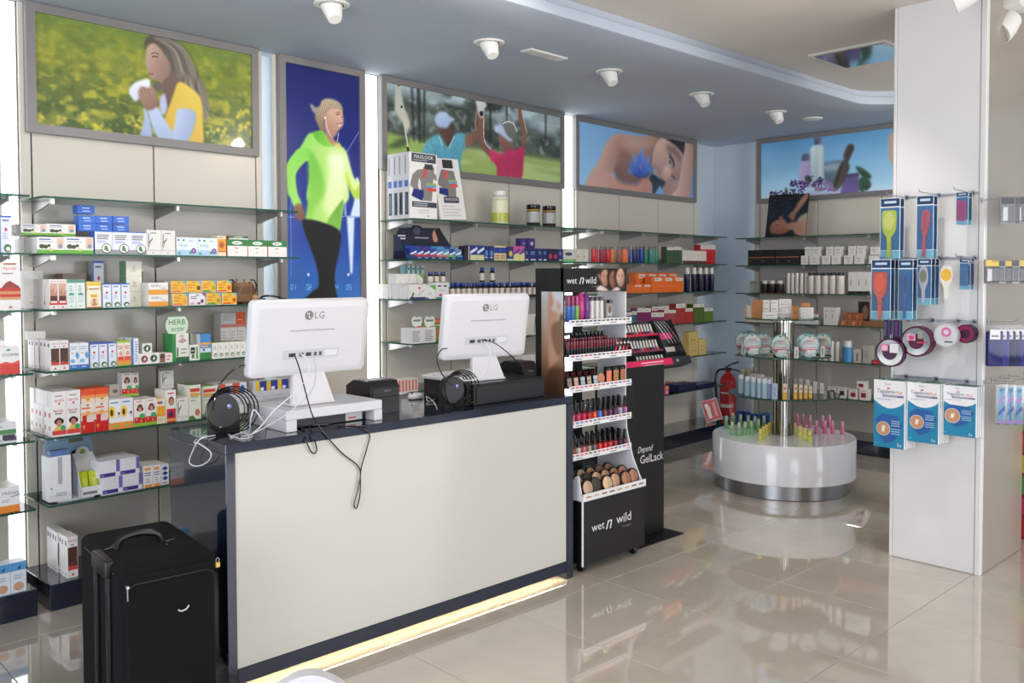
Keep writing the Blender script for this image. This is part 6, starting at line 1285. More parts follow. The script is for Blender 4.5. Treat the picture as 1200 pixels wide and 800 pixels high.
cable('white_cable', 'grey white lead curving beside the first stand', [tuple(on_y(366, 413, 3.06)), tuple(on_y(370, 432, 3.03)), tuple(on_y(366, 456, 2.99)), tuple(on_y(345, 478, 2.98)), tuple(on_y(322, 494, 2.975)), tuple(on_y(298, 507, 2.96)), tuple(on_z(283, 512, CTZ + .004))], .0026, (196, 196, 200))
cable('white_cable', 'white lead tangled on the worktop by the riser', [tuple(on_z(268, 509, CTZ + .003)), tuple(on_z(282, 514, CTZ + .003)), tuple(on_z(296, 511, CTZ + .003)), tuple(on_z(284, 507, CTZ + .003)), tuple(on_z(270, 512, CTZ + .003)), tuple(on_z(290, 509, CTZ + .003)), tuple(on_y(294, 490, 2.98)), tuple(on_y(298, 480, 2.98)), tuple(on_y(307, 492, 2.97)), tuple(on_z(312, 500, CTZ + .004))], .0022, WHT)
cable('white_cable', 'white lead tangled beside the mouse', [tuple(on_z(496, 466, CTZ + .003)), tuple(on_z(506, 462, CTZ + .003)), tuple(on_z(511, 466, CTZ + .003)), tuple(on_z(502, 470, CTZ + .003)), tuple(on_z(500, 464, CTZ + .02)), tuple(on_z(509, 472, CTZ + .003)), tuple(on_z(512, 478, CTZ + .003))], .0022, WHT)
cable('white_cable', 'white lead looping on the cash drawer', [tuple(on_y(566, 398, 3.08)), tuple(on_y(574, 410, 3.06)), tuple(on_y(572, 428, 3.0)), tuple(on_y(562, 442, 2.99)), tuple(on_y(545, 446, 2.985)), tuple(on_y(540, 441, 2.99))], .0022, WHT)

# ================================================================ suitcase
sc = empty('suitcase', T((0.965, 2.775, 0)) @ RZ(R(-4))); tag(sc, 'tall black fabric suitcase with trolley handle beside the counter end', 'suitcase')
SW, SD, SH = .305, .48, .605
m = MB(); m.rbox(0, 0, .05, SW, SD, SH, r=.028, seg=4); m.build('body', 'black_fabric', sc, smooth=True)
m = MB(); m.rbox(-.004, .0, .05, SW + .004, .0, .05, r=.001, seg=1) if False else None
m = MB(); m.rbox(.014, -.012, .09, SW - .014, .02, SH - .03, r=.012, seg=3); m.build('front_pocket', 'black_fabric', sc, smooth=True)
for z in (SH - .075,):
    m = MB(); m.tube([(.012, -.0125, z), (.04, -.016, z + .02), (SW - .04, -.016, z + .02), (SW - .012, -.0125, z)], .003, 6, (30, 30, 32)); m.build('zip', 'gloss', sc, smooth=True)
m = MB(); m.tube([(.0, .04, SH - .03), (.0, .40, SH - .03)], .004, 6, (26, 26, 28)); m.build('zip', 'gloss', sc, smooth=True)
for y in (.10, .235):
    m = MB(); m.rbox(-.014, y - .011, .06, .004, y + .011, SH - .05, r=.004, seg=2); m.build('trolley_rail', 'black_plastic', sc, smooth=True)
m = MB(); m.rbox(-.02, .085, SH - .055, .014, .25, SH + .002, r=.009, seg=3); m.build('trolley_grip', 'black_plastic', sc, smooth=True)
m = MB(); m.tube(spline([(.05, .21, SH), (.065, .21, SH + .03), (.12, .205, SH + .042), (.175, .20, SH + .03), (.19, .20, SH)], 6), .012, 8, (16, 16, 17)); m.build('carry_handle', 'black_plastic', sc, smooth=True)
for (x, y, a) in ((.03, .225, 20), (.215, .19, 20), (.20, .16, 60), (.05, .25, 60)):
    m = MB(); m.rbox(-.018, -.003, 0, .018, .003, .004, r=.001, seg=1); m.build('handle_clip', 'chrome', sc, T((x, y, SH + .0005)) @ RZ(R(a)))
m = MB(); m.tube([(.018, -.019, SH - .062), (.018, -.021, SH - .10)], .0022, 6, (170, 170, 172)); m.lathe([(.005, -.006), (.005, .006)], 8, (190, 190, 190), M=T((.018, -.018, SH - .058)) @ RX(R(90))); m.build('zip_pull', 'satin_metal', sc)
pd = MB(); pd.rbox(-.008, -.003, -.022, .008, .003, -.004, r=.002, seg=1, col=(206, 176, 96)); pd.tube([(-.005, 0, -.004), (-.005, 0, .006), (0, 0, .011), (.005, 0, .006), (.005, 0, -.004)], .0016, 6, (190, 190, 190)); pd.build('padlock', 'satin_metal', sc, T((SW + .002, .0, SH - .04)))
m = MB(); m.tube([(.17, -.018, SH - .165), (.18, -.020, SH - .171), (.195, -.020, SH - .168), (.205, -.018, SH - .158)], .0032, 6, (190, 190, 194)); m.build('badge', 'satin_metal', sc, smooth=True)
for (x, y) in ((.03, .05), (SW - .03, .05), (.03, SD - .05), (SW - .03, SD - .05)):
    m = MB(); m.lathe([(.0, -.012), (.024, -.012), (.026, 0), (.024, .012), (0, .012)], 16, (18, 18, 20)); m.build('wheel', 'black_plastic', sc, T((x, y, .026)) @ RX(R(90)), smooth=True)
    m = MB(); m.rbox(-.03, -.03, .03, .03, .03, .065, r=.008, seg=2); m.build('wheel_housing', 'black_plastic', sc, T((x, y, 0)), smooth=True)

# ================================================================ cosmetics floor stand with white inside
ws = empty('cosmetics_stand', T((3.252, 2.92, 0))); tag(ws, 'black floor stand of make-up with white price rails beside the counter', 'display stand')
WW = .50
m = MB(); m.rbox(0.004, 0, .05, WW, .42, .372, r=.002, seg=1); base = m.build('base_box', 'black_satin', ws)
m = MB(); m.box(-.001, -.0015, .045, .006, .006, .40, (226, 226, 226)); m.build('edge_strip', 'gloss', ws)
m = MB(); m.text('wet', .105, .225, .032, (222, 222, 222), 0, sx=1.1); m.text('n', .185, .222, .046, (222, 222, 222), 0, shear=.35); m.text('wild', .31, .235, .046, (222, 222, 222), 0, sx=1.1); m.text('los angeles', .335, .19, .011, (150, 150, 150), 0); m.build('lettering', 'label_print', base, T((.012, -.0008, 0)))
for (x, y) in ((.045, .05), (WW - .04, .05), (.045, .37), (WW - .04, .37)):
    m = MB(); m.lathe([(0, -.013), (.022, -.013), (.025, -.006), (.025, .006), (.022, .013), (0, .013)], 16, (20, 20, 22)); w_o = m.build('caster', 'black_plastic', ws, T((x, y, .0255)) @ RY(R(90)), smooth=True)
# side walls: left straight, right with the sweeping foot
m = MB(); m.prism([(.10, .40), (.33, .40), (.33, 1.54), (.13, 1.54), (.13, .62)], 0, .010, (22, 22, 23), M=Matrix(((0, 1, 0, 0), (1, 0, 0, 0), (0, 0, 1, 0), (0, 0, 0, 1)))); m.build('side_wall', 'paint', ws, T((0, 0, 0)))
m = MB(); m.prism([(.0, .372), (.33, .372), (.33, 1.54), (.13, 1.54), (.13, .80), (.12, .66), (.08, .52), (.03, .42)], WW - .008, WW, (226, 226, 232), M=Matrix(((0, 1, 0, 0), (1, 0, 0, 0), (0, 0, 1, 0), (0, 0, 0, 1)))); m.build('side_wall', 'gloss', ws)
m = MB(); m.prism([(.0, .372), (.14, .372), (.10, .44), (.03, .50)], 0, .006, (226, 226, 230), M=Matrix(((0, 1, 0, 0), (1, 0, 0, 0), (0, 0, 1, 0), (0, 0, 0, 1)))); m.build('cheek', 'gloss', ws)
m = MB(); m.rbox(.30, .325, .372, .36, .345, 1.54, r=.001, seg=1); m.build('centre_post', 'black_satin', ws)
# printed side panel (powder splash)
def side_uv(px, py):
    p = on_x(px, py, 3.25); return (3.205 - p[1]) / .155, (1.42 - p[2]) / .55
c = Canvas(26, 90, side_uv); c.vgrad([(0, (206, 210, 218)), (.25, (206, 190, 180)), (.5, (190, 140, 110)), (.75, (140, 96, 68)), (1, (110, 72, 50))]); c.crop = (620, 300, 4.445)
c.poly([(100, 200), (130, 240), (110, 280), (150, 300), (140, 420), (160, 520), (110, 580), (100, 560)], (206, 150, 122), soft=1); c.poly([(120, 360), (170, 340), (180, 460), (150, 520), (120, 440)], (140, 104, 74), soft=1); c.poly([(100, 600), (140, 580), (180, 600), (178, 720), (100, 720)], (104, 70, 48), soft=1); c.poly([(140, 230), (165, 260), (150, 290)], (196, 140, 112), soft=.8)
c.poly([(160, 310), (172, 300), (176, 330), (162, 344)], (96, 64, 46), soft=.6)
sp = c.mesh('side_print', .155, .55, 'label_print'); link('side_print', sp, ws, T((-.0012, .13 + .155, .87)) @ RZ(R(-90)))
# header with three faces
hd = empty('header_sign', T((0, .128, 1.416)))
hd.parent = ws
m = MB(); m.rbox(.0, 0, 0, WW, .02, .124, r=.001, seg=1); m.build('board', 'black_satin', hd)
def head_uv(px, py):
    u = (px - 660) / 73.5; v = (py - (315.3 - .8 * u)) / 26.8; return u, v
c = Canvas(120, 42, head_uv); c.a[:] = np.array((26, 25, 26)) / 255; c.crop = (680, 280, 11.43)
for q, (x, y, rx, ry, sk, hair_) in enumerate(((306, 525, 66, 112, (206, 150, 124), (40, 26, 22)), (414, 545, 56, 116, (164, 104, 72), (30, 20, 18)), (522, 520, 66, 122, (222, 170, 146), (54, 34, 26)))):
    c.poly([(x - rx * 1.2, y + 40), (x - rx * 1.25, y - ry * .6), (x - rx * .5, y - ry * 1.25), (x + rx * .6, y - ry * 1.2), (x + rx * 1.3, y - ry * .4), (x + rx * 1.3, y + ry * .9), (x, y + ry * 1.3)], hair_, soft=.7)
    c.poly([(x - rx * .86, y - ry * .2), (x - rx * .3, y - ry * .95), (x + rx * .5, y - ry * .9), (x + rx * .9, y - ry * .1), (x + rx * .7, y + ry * .6), (x + rx * .1, y + ry), (x - rx * .6, y + ry * .6)], sk, tuple(int(t * .72) for t in sk), (1, .5), soft=.7)
    for sx in (-.3, .42): c.line([(x + sx * rx - 12, y - ry * .16), (x + sx * rx + 12, y - ry * .18)], 1.0, (50, 30, 26), .4); c.line([(x + sx * rx - 14, y - ry * .34), (x + sx * rx + 14, y - ry * .36)], .7, (60, 38, 30), .4)
    c.line([(x - 10, y + ry * .58), (x + 16, y + ry * .56)], 1.3, (150, 50, 60), .4)
c.poly([(205, 690), (240, 620), (310, 650), (380, 690), (470, 640), (510, 690)], (226, 210, 204), (206, 180, 170), soft=.8); c.poly([(214, 480), (230, 470), (244, 530), (236, 545)], (206, 150, 124), soft=.6)
link('print', c.mesh('print', WW, .124, 'label_print'), hd, T((0, -.0006, 0)))
m = MB(); m.text('wet', .055, .058, .026, (222, 222, 222), 0, sx=1.05); m.text('n', .125, .06, .034, (222, 222, 222), 0, shear=.35); m.text('wild', .20, .062, .036, (222, 222, 222), 0, sx=1.0); m.text('los angeles', .235, .03, .008, (150, 150, 150), 0); m.build('lettering', 'label_print', hd, T((.005, -.0012, 0)))
# shelves with price rails
rails = [(667, 375), (667, 416), (667, 453), (673, 493.5), (673, 531.7)]
rz_ = []
for q, (px, py) in enumerate(rails):
    zt = on_x(667 if q < 3 else 667, py, 3.262)[2] if q < 3 else on_y(px, py, 3.025)[2]
    rz_.append(zt)
    sh = empty('shelf_tier'); sh.parent = ws
    m = MB(); m.box(.008, .10, zt - .012, WW - .009, .32, zt - .008, (24, 24, 26)); m.build('shelf_board', 'gloss', sh)
    m = MB(); m.rbox(.008, .095, zt - .034, WW + .004, .10, zt, r=.001, seg=1, col=(228, 228, 230))
    rg = random.Random(q)
    for k in range(14):
        x = .02 + k * .034; c_ = [(206, 70, 90), (200, 40, 60), (170, 60, 90), (70, 60, 64), (90, 120, 180), (190, 90, 70)][rg.randrange(6)]
        m.rect(x, zt - .013, x + .024, zt - .006, c_ if q else (60, 60, 62), .0944)
        if k % 4 == 1: m.rect(x, zt - .026, x + .05, zt - .022, (110, 110, 114), .0944)
    m.build('price_rail', 'label_print', sh)
sh = empty('shelf_tier'); sh.parent = ws
m = MB(); m.box(.008, .0, .374, WW - .009, .30, .380, (30, 30, 32)); m.build('shelf_board', 'gloss', sh)
m = MB(); m.rbox(.0, -.006, .372, WW + .002, -.001, .41, r=.001, seg=1, col=(222, 222, 224))
for k in range(8): m.rect(.02 + k * .06, .388, .06 + k * .06, .396, [(190, 130, 90), (206, 170, 140), (150, 90, 60), (120, 90, 80)][k % 4], -.0066)
m.build('price_rail', 'label_print', sh)
WSX, WSY = 3.252, 2.92
def at_ws(x, y, z): return T((WSX + x, WSY + y, z + .0006))
# tier one: mascaras
def stick(name, r, h, body, cap, lab, spots, cat='make-up', capz=.55, n=8, tilt=0, extra=None):
    kd = turned(name, [(r * .9, 0), (r, .002), (r, h * capz)], [body] * 2, n, parts=[('cap', [(r * .98, h * capz), (r * 1.02, h * (capz + .02)), (r * .96, h * .97), (r * .6, h)], cap)])
    set_out(kd, spots, lab, cat)
z = rz_[0] - .008
for k, (x, c1, c2, lb) in enumerate(((.028, (46, 92, 160), (120, 28, 66), 'blue mascara with crimson cap, first'), (.058, (56, 110, 170), (126, 28, 72), 'blue mascara with crimson cap, second'), (.09, (116, 164, 66), (150, 36, 98), 'lime green mascara with magenta cap'))):
    stick('mascara', .0155, .13, c1, c2, lb + ' on the top tier of the make-up stand', [at_ws(x, .125, z)], capz=.6)
for x, c1, lb in ((.125, (170, 36, 110), 'fat shiny magenta mascara'), (.165, (96, 44, 120), 'fat shiny purple mascara')):
    kd = turned('mascara', [(.012, 0), (.019, .02), (.022, .07), (.019, .115), (.008, .145)], [c1] * 4, 10); set_out(kd, [at_ws(x, .125, z)], lb + ' on the top tier of the make-up stand', 'make-up')
stick('make_up_tube', .017, .12, (196, 192, 188), (70, 62, 60), 'silver make-up tube on the top tier of the make-up stand', [at_ws(x, .125, z) for x in (.205, .245, .28)], capz=.84)
stick('make_up_tube', .017, .10, (210, 208, 204), (30, 30, 32), 'silver make-up tube with black cap standing behind on the top tier', [at_ws(x, .2, z) for x in (.22, .26, .40, .44)], capz=.7)
m = MB(); m.box(0, 0, 0, .055, .03, .085, (150, 148, 144)); m.rect(.01, .02, .045, .06, (190, 186, 180), -.0005); m.disc(.028, .05, .014, .02, (120, 100, 90), -.001)
tag(m.build('palette', 'gloss', None, at_ws(.315, .115, z)), 'silver framed palette on the top tier of the make-up stand', 'make-up')
# tier two: lipsticks in three rows and slim boxes behind
z = rz_[1] - .008; rg = random.Random(11)
lipc = [(104, 28, 42), (90, 36, 42), (124, 48, 60), (84, 22, 36), (136, 56, 68), (84, 46, 52)]
for rr in range(2):
    for ci, c1 in enumerate(lipc[:3] if rr == 0 else lipc[3:]):
        sp_ = [at_ws(.022 + .022 * k + .006 * rr, .118 + .045 * rr, z) for k in range(20 - 3 * rr) if k % 3 == ci]
        stick('lipstick', .009, .075 + .012 * rr, (26, 25, 27), c1, 'black lipstick with %s cap on the second tier of the make-up stand' % ['wine red', 'brick', 'rose', 'dark plum', 'pink', 'mauve'][ci + 3 * rr], sp_, capz=.5)
stick('lip_gloss', .010, .105, (60, 66, 78), (36, 36, 40), 'slim dark lip gloss at the back of the second tier', [at_ws(.20 + .032 * k, .26, z) for k in range(9)], capz=.62)
for k in range(4):
    m = MB(); m.box(-.008, 0, 0, .008, .012, .075, (60, 50, 54)); m.rect(-.008, .0, .008, .03, [(196, 50, 70), (190, 180, 180), (206, 70, 90), (180, 40, 60)][k], -.0005); m.rect(-.008, .045, .008, .055, (206, 200, 200), -.0005)
    tag(m.build('lip_pencil_box', 'gloss', None, at_ws(.385 + .031 * k, .11, z) @ RY(R(18))), '%s leaning lip pencil box at the end of the second tier' % ['crimson', 'silver', 'rose', 'dark red'][k], 'make-up')
# tier three: palettes and blushers
z = rz_[2] - .008
for k, (c1, lb) in enumerate((((150, 120, 110), 'dusky brown'), ((206, 160, 140), 'pale pink'), ((170, 178, 184), 'silver blue'), ((176, 158, 140), 'sand'), ((176, 186, 200), 'cool grey'))):
    m = MB(); m.rbox(-.02, 0, 0, .02, .02, .055, r=.002, seg=1, col=(28, 27, 29)); m.rect(-.016, .006, .016, .046, c1, -.0006); m.rect(-.016, .024, .016, .026, (40, 38, 40), -.0009)
    tag(m.build('eyeshadow_palette', 'gloss', None, at_ws(.03 + .05 * k, .112, z) @ RX(R(-8))), '%s eyeshadow palette on the third tier of the make-up stand' % lb, 'make-up')
m = MB(); m.lathe([(0, -.004), (.026, -.004), (.027, 0), (.026, .004), (0, .004)], 18, (196, 130, 100)); m.disc(.006, .004, .011, .014, (90, 130, 80), -.0045, M=RX(R(-90)) @ T((0, 0, 0))) if False else None
tag(m.build('powder_compact', 'gloss', None, at_ws(.275, .118, z + .028) @ RX(R(80)), smooth=True), 'round peach powder compact on the third tier of the make-up stand', 'make-up')
for k, (c1, lb) in enumerate((((226, 126, 96), 'coral'), ((176, 126, 86), 'bronze'), ((176, 110, 82), 'terracotta'))):
    m = MB(); m.rbox(-.024, 0, 0, .024, .018, .085, r=.002, seg=1, col=(26, 25, 27)); m.rect(-.02, .004, .02, .064, c1, -.0006); m.rect(-.006, .066, .006, .076, (90, 88, 88), -.0006)
    tag(m.build('blusher', 'gloss', None, at_ws(.335 + .058 * k, .112, z)), 'black framed %s blusher on the third tier of the make-up stand' % lb, 'make-up')
for k in range(5):
    m = MB(); m.rbox(-.02, 0, 0, .02, .02, .07, r=.002, seg=1, col=(40, 28, 28)); m.rect(-.015, .03, .015, .06, (110, 50, 50), -.0006)
    tag(m.build('eyeshadow_palette', 'gloss', None, at_ws(.10 + .05 * k, .2, z)), 'dark palette at the back of the third tier of the make-up stand', 'make-up', 'dark palettes at the back of the third tier')
# tiers four and five: nail polish
def polish(spots, col, lab, h=.078, r=.0125, cap=(22, 22, 24)):
    kd = turned('nail_polish', [(r * .9, 0), (r, .003), (r, h * .36), (r * .5, h * .42)], [col] * 3, 8, parts=[('cap', [(r * .62, h * .40), (r * .66, h * .42), (r * .5, h * .98), (r * .3, h)], cap)])
    set_out(kd, spots, lab, 'nail polish')
z = rz_[3] - .008
c4 = [((200, 90, 100), 'salmon'), ((206, 60, 100), 'raspberry'), ((206, 40, 80), 'cherry'), ((190, 50, 60), 'red'), ((226, 90, 50), 'orange'), ((70, 120, 200), 'blue'), ((130, 70, 80), 'mauve'), ((96, 60, 90), 'plum'), ((90, 50, 80), 'aubergine'), ((160, 160, 176), 'silver'), ((170, 100, 150), 'orchid')]
for k, (c1, lb) in enumerate(c4): polish([at_ws(.05 + .042 * k, .115 + .045 * q, z) for q in range(2)], c1, '%s nail polish with black cap on the fourth tier of the make-up stand' % lb, h=.10, r=.0145)
z = rz_[4] - .008
c5 = [((150, 60, 50), 'rust'), ((206, 190, 170), 'cream'), ((214, 110, 120), 'pink'), ((160, 150, 130), 'khaki'), ((110, 100, 104), 'grey'), ((206, 50, 50), 'scarlet'), ((200, 44, 52), 'crimson'), ((190, 60, 56), 'tomato'), ((150, 40, 60), 'wine'), ((60, 40, 50), 'black cherry'), ((110, 50, 80), 'berry')]
for k, (c1, lb) in enumerate(c5): polish([at_ws(.05 + .042 * k, .115 + .045 * q, z) for q in range(3)], c1, '%s nail polish with black cap on the fifth tier of the make-up stand' % lb, h=.085, r=.0155)
# lowest tier: round compacts
comp = [((206, 170, 140), 'beige'), ((70, 66, 50), 'dark olive'), ((226, 190, 150), 'two tone ivory'), ((206, 160, 126), 'tan'), ((176, 120, 92), 'brown'), ((186, 128, 104), 'rosy brown')]
def compact(M, col, lab, r=.042):
    o = empty('powder_compact', M); tag(o, lab, 'make-up')
    m = MB(); m.lathe([(0, -.008), (r, -.008), (r * 1.05, 0), (r, .008), (0, .008)], 20, (40, 38, 38)); m.build('case', 'gloss', o, RX(R(90)), smooth=True)
    m = MB(); m.disc(0, 0, r * .84, r * .84, col, -.0088, n=20); m.poly([(0, -r * .84)] + [(r * .84 * math.sin(t), -r * .84 * math.cos(t)) for t in np.linspace(.2, math.pi - .01, 10)], tuple(int(t * .86) for t in col), -.0091); m.build('powder', 'label_print', o)
for k, (c1, lb) in enumerate(comp):
    compact(at_ws(.065 + .076 * k, .03 + .012 * (k % 2), .382 + .044) @ RX(R(-14)), c1, '%s round powder compact at the front of the lowest tier' % lb)
for k, (c1, lb) in enumerate(comp):
    compact(at_ws(.085 + .072 * k, .115, .382 + .05) @ RX(R(-14)), c1, '%s round powder compact in the second row of the lowest tier' % lb)
for k, (c1, lb) in enumerate(comp[1:]):
    compact(at_ws(.12 + .074 * k, .19, .382 + .056) @ RX(R(-14)), tuple(int(t * .9) for t in c1), '%s round powder compact in the last row of the lowest tier' % lb)

# ================================================================ gel polish tower
gs = empty('polish_tower', T((3.79, 3.11, 0))); tag(gs, 'slim black tower carrying a slanted tray of gel polish', 'display stand')
m = MB(); m.rbox(0, 0, .006, .387, .20, .985, r=.002, seg=1); m.build('column', 'black_satin', gs)
m = MB(); m.box(.0985, -.0008, .006, .1015, 0, .96, (40, 40, 42)); m.build('seam', 'paint', gs)
m = MB(); m.rbox(-.03, -.115, 0, .425, .26, .0058, r=.001, seg=1); m.build('foot_plate', 'black_satin', gs)
m = MB(); m.text('Depend', .19, .556, .034, (214, 214, 214), 0, shear=.25, maxw=.13); m.text('GelLack', .255, .498, .046, (222, 222, 222), 0, maxw=.235); m.build('lettering', 'label_print', gs, T((.015, -.0008, -.045)))
# slanted tray
tx0, tx1 = .045, .665; tw = tx1 - tx0
tt = empty('tray'); tt.parent = gs; tt.matrix_basis = T((tx0, 0, .972)) @ RX(R(-20))
m = MB(); m.rbox(0, 0, 0, tw, .012, .05, r=.001, seg=1, col=(24, 24, 26)); m.rect(.0, .006, tw * .70, .046, (206, 30, 84), -.0006); m.rect(tw * .22, .028, tw * .56, .033, (240, 214, 222), -.0009); m.rect(tw * .24, .014, tw * .54, .018, (230, 170, 186), -.0009); m.rect(tw * .76, .018, tw * .8, .034, (150, 150, 150), -.0006); m.build('front_lip', 'label_print', tt)
m = MB(); m.box(0, .012, .0, tw, .09, .006, (30, 30, 32)); m.build('tray_floor', 'gloss', tt)
m = MB(); m.box(0, .086, .0, tw, .092, .30, (44, 44, 46)); m.build('back_board', 'gloss', tt)
for x in (0, .128, tw * .70, tw - .004):
    m = MB(); m.prism([(.012, 0), (.09, 0), (.09, .30), (.06, .30)], x, x + .004, (40, 40, 42), M=Matrix(((0, 1, 0, 0), (1, 0, 0, 0), (0, 0, 1, 0), (0, 0, 0, 1)))); m.build('divider', 'gloss', tt)
for z in (.10, .20):
    m = MB(); m.box(.13, .03 + z * .1, z, tw * .70, .09, z + .004, (60, 60, 62)); m.box(.13, .03 + z * .1, z, tw * .70, .034 + z * .1, z + .014, (206, 40, 60) if z == .2 else (130, 40, 60)); m.build('tier_shelf', 'gloss', tt)
m = MB(); m.rect(.01, .05, .118, .28, (46, 40, 60), .0855); m.poly([(.01, .05), (.08, .05), (.05, .16), (.01, .2)], (96, 60, 130), .0852); m.disc(.05, .18, .03, .05, (196, 120, 90), .0850); m.rect(.06, .22, .118, .26, (214, 40, 110), .0850); m.poly([(.0, .27), (.02, .28), (.08, .18), (.06, .16)], (206, 200, 220), .0847); m.build('printed_panel', 'label_print', tt)
m = MB(); m.rect(tw * .72, .18, tw - .01, .22, (206, 50, 120), .0855); m.rect(tw * .72, .10, tw - .01, .13, (196, 190, 186), .0855); m.build('printed_panel', 'label_print', tt)
GM = T((3.79, 3.11, 0)) @ tt.matrix_basis
cols_ = [((190, 40, 60), 'red'), ((120, 30, 60), 'wine'), ((60, 50, 60), 'black'), ((110, 60, 110), 'violet'), ((160, 120, 120), 'taupe')]
for ti, (z, yy) in enumerate(((.0065, .05), (.1045, .065), (.2045, .072))):
    for ci, (c1, lb) in enumerate(cols_):
        polish([GM @ T((.15 + .029 * k, yy, z)) for k in range(10) if k % 5 == ci], c1, '%s gel polish with white cap on the %s row of the slanted tray' % (lb, ['lower', 'middle', 'upper'][ti]), h=.075, r=.011, cap=(222, 220, 214))
polish([GM @ T((tw * .73 + .03 * k, .05, .0065)) for k in range(6)], (120, 30, 44), 'dark polish with black cap at the end of the slanted tray', h=.075, r=.011)
for k in range(4):
    m = MB(); m.tube(spline([(tw * .74 + .03 * k, .07, .29), (tw * .76 + .032 * k, .05, .24), (tw * .80 + .034 * k, .03, .14)], 5), .002, 6, (196, 196, 200)); m.build('wire_holder', 'satin_metal', tt, smooth=True)

# ================================================================ round carousel
KX, KY = 5.693, 3.198
ca = empty('display_carousel', T((KX, KY, 0))); tag(ca, 'round white carousel with chrome pole and three glass discs', 'display stand')
m = MB(); m.lathe([(.445, .0), (.45, .004), (.45, .098), (.44, .1)], 64, (150, 150, 156)); m.build('plinth_ring', 'steel', ca, smooth=True)
m = MB(); m.lathe([(.48, .1), (.49, .104), (.49, .362), (.484, .37), (0, .37)], 64); m.build('drum', 'white_gloss', ca, smooth=True)
m = MB(); m.lathe([(.072, .37), (.072, 1.225), (.06, 1.235), (0, 1.236)], 40); m.build('pole', 'brushed_pole', ca, smooth=True)
m = MB(); m.lathe([(.022, .37), (.022, .70), (.022, 1.20)], 20); m.build('pole_trim', 'chrome', ca, T((-.068, -.052, 0)), smooth=True)
m = MB(); m.lathe([(.074, 1.203), (.074, 1.235), (.03, 1.24), (.03, 1.262), (0, 1.264)], 24, (220, 218, 214)); m.build('top_cap', 'white_plastic', ca, smooth=True)
DISC = [(.268, 1.20), (.32, .94), (.38, .665)]
for r_, z in DISC:
    m = MB(); m.lathe([(.078, z - .009), (r_, z - .009), (r_, z), (.078, z)], 64, mats=[0, 1, 0]); m.build('glass_disc', ['glass', 'glass_edge'], ca)
    m = MB(); m.lathe([(.074, z - .03), (.086, z - .028), (.086, z - .0095)], 24); m.build('collar', 'chrome', ca, smooth=True)
def kp(px, py, z, face=True):
    """stand a thing on the carousel where the photograph shows its foot, turned to the room"""
    p = on_z(px, py, z); a = math.atan2(p[1] - KY, p[0] - KX)
    return p, a
VIEW = math.atan2(-KY, -KX)
def facing(x, y, z, turn=0.0): return T((x, y, z + .0006)) @ RZ(VIEW + R(90) + turn)     # local -y looks to the photographer
def polar(r_, deg, z): return (KX + r_ * math.cos(VIEW + R(deg)), KY + r_ * math.sin(VIEW + R(deg)), z)
def kbox(px0, px1, yb, yt, z, st, d, lab, n=1, name='cosmetics_carton', zoff=0, yp=None):
    """carton facing the photographer; yb/yt pixel rows of its front"""
    yp = yp or (yb if z < 1.1 else 372.0 + (yb - 367) * .12)
    p0, p1 = on_z(px0, yp, z), on_z(px1, yp, z); w = float(np.hypot(*(p1 - p0)[:2])); dist = float(np.dot((p0 + p1) / 2 - _C, _F)); h = (yb - yt) / FPX * dist
    mid = (p0 + p1) / 2; lim = {1.20: .25, .94: .30, .665: .37}.get(z, .47) - w / 2 * .5; v2 = mid[:2] - np.array([KX, KY]); dd = float(np.hypot(*v2))
    if dd > lim: sh_ = v2 * (lim / dd - 1); p0 = p0 + np.array([sh_[0], sh_[1], 0]); p1 = p1 + np.array([sh_[0], sh_[1], 0])
    M = T((p0[0], p0[1], z + .0006 + zoff)) @ RZ(math.atan2(p1[1] - p0[1], p1[0] - p0[0]))
    me = carton_mesh(w - .001, h - .001, d, st)
    for q in range(n): tag(link(name, me, None, M @ T((0, 0, q * h))), lab, 'box', lab if n > 1 else None)
brn = S((168, 112, 62), ('l', .2, .4, .7, .6, 1, (120, 80, 50)), ('r', .86, 0, 1, 1, (150, 96, 54)), side=(190, 176, 160)); wht = S((222, 220, 216), ('l', .12, .4, .86, .66, 1, (150, 146, 146)))
kbox(881, 894, 366, 359.2, 1.20, brn, .05, 'brown carton stacked three high on the top glass disc', 3)
kbox(872.5, 880, 364.5, 357.6, 1.20, S((206, 196, 186), ('r', 0, 0, .2, 1, (190, 120, 64))), .05, 'pale carton stacked two high at the rim of the top disc', 2)
kbox(894.6, 911, 369.8, 362, 1.20, wht, .04, 'long white carton at the front of the top disc', 1, yp=373.5)
kbox(893.6, 902, 364, 357, 1.20, wht, .04, 'small white carton stacked on the top disc, nearer the brown ones', 2, zoff=.038)
kbox(903, 912, 364, 357, 1.20, wht, .04, 'small white carton stacked on the top disc, nearer the pole', 2, zoff=.038)
kbox(913, 927.5, 362, 357.8, 1.20, wht, .04, 'flat white carton in a stack of five behind the pole cap', 5)
kbox(928.6, 936, 368, 353.5, 1.20, brn, .04, 'upright brown carton on the top disc', 1, yp=373.2)
kbox(938, 953.6, 371.5, 367.4, 1.20, wht, .045, 'flat white carton in a stack of three at the rim of the top disc', 3)
kbox(939.5, 949.5, 368.5, 364, 1.20, S((180, 120, 60)), .04, 'small flat ochre carton on top of the white stack', 1, zoff=.078)
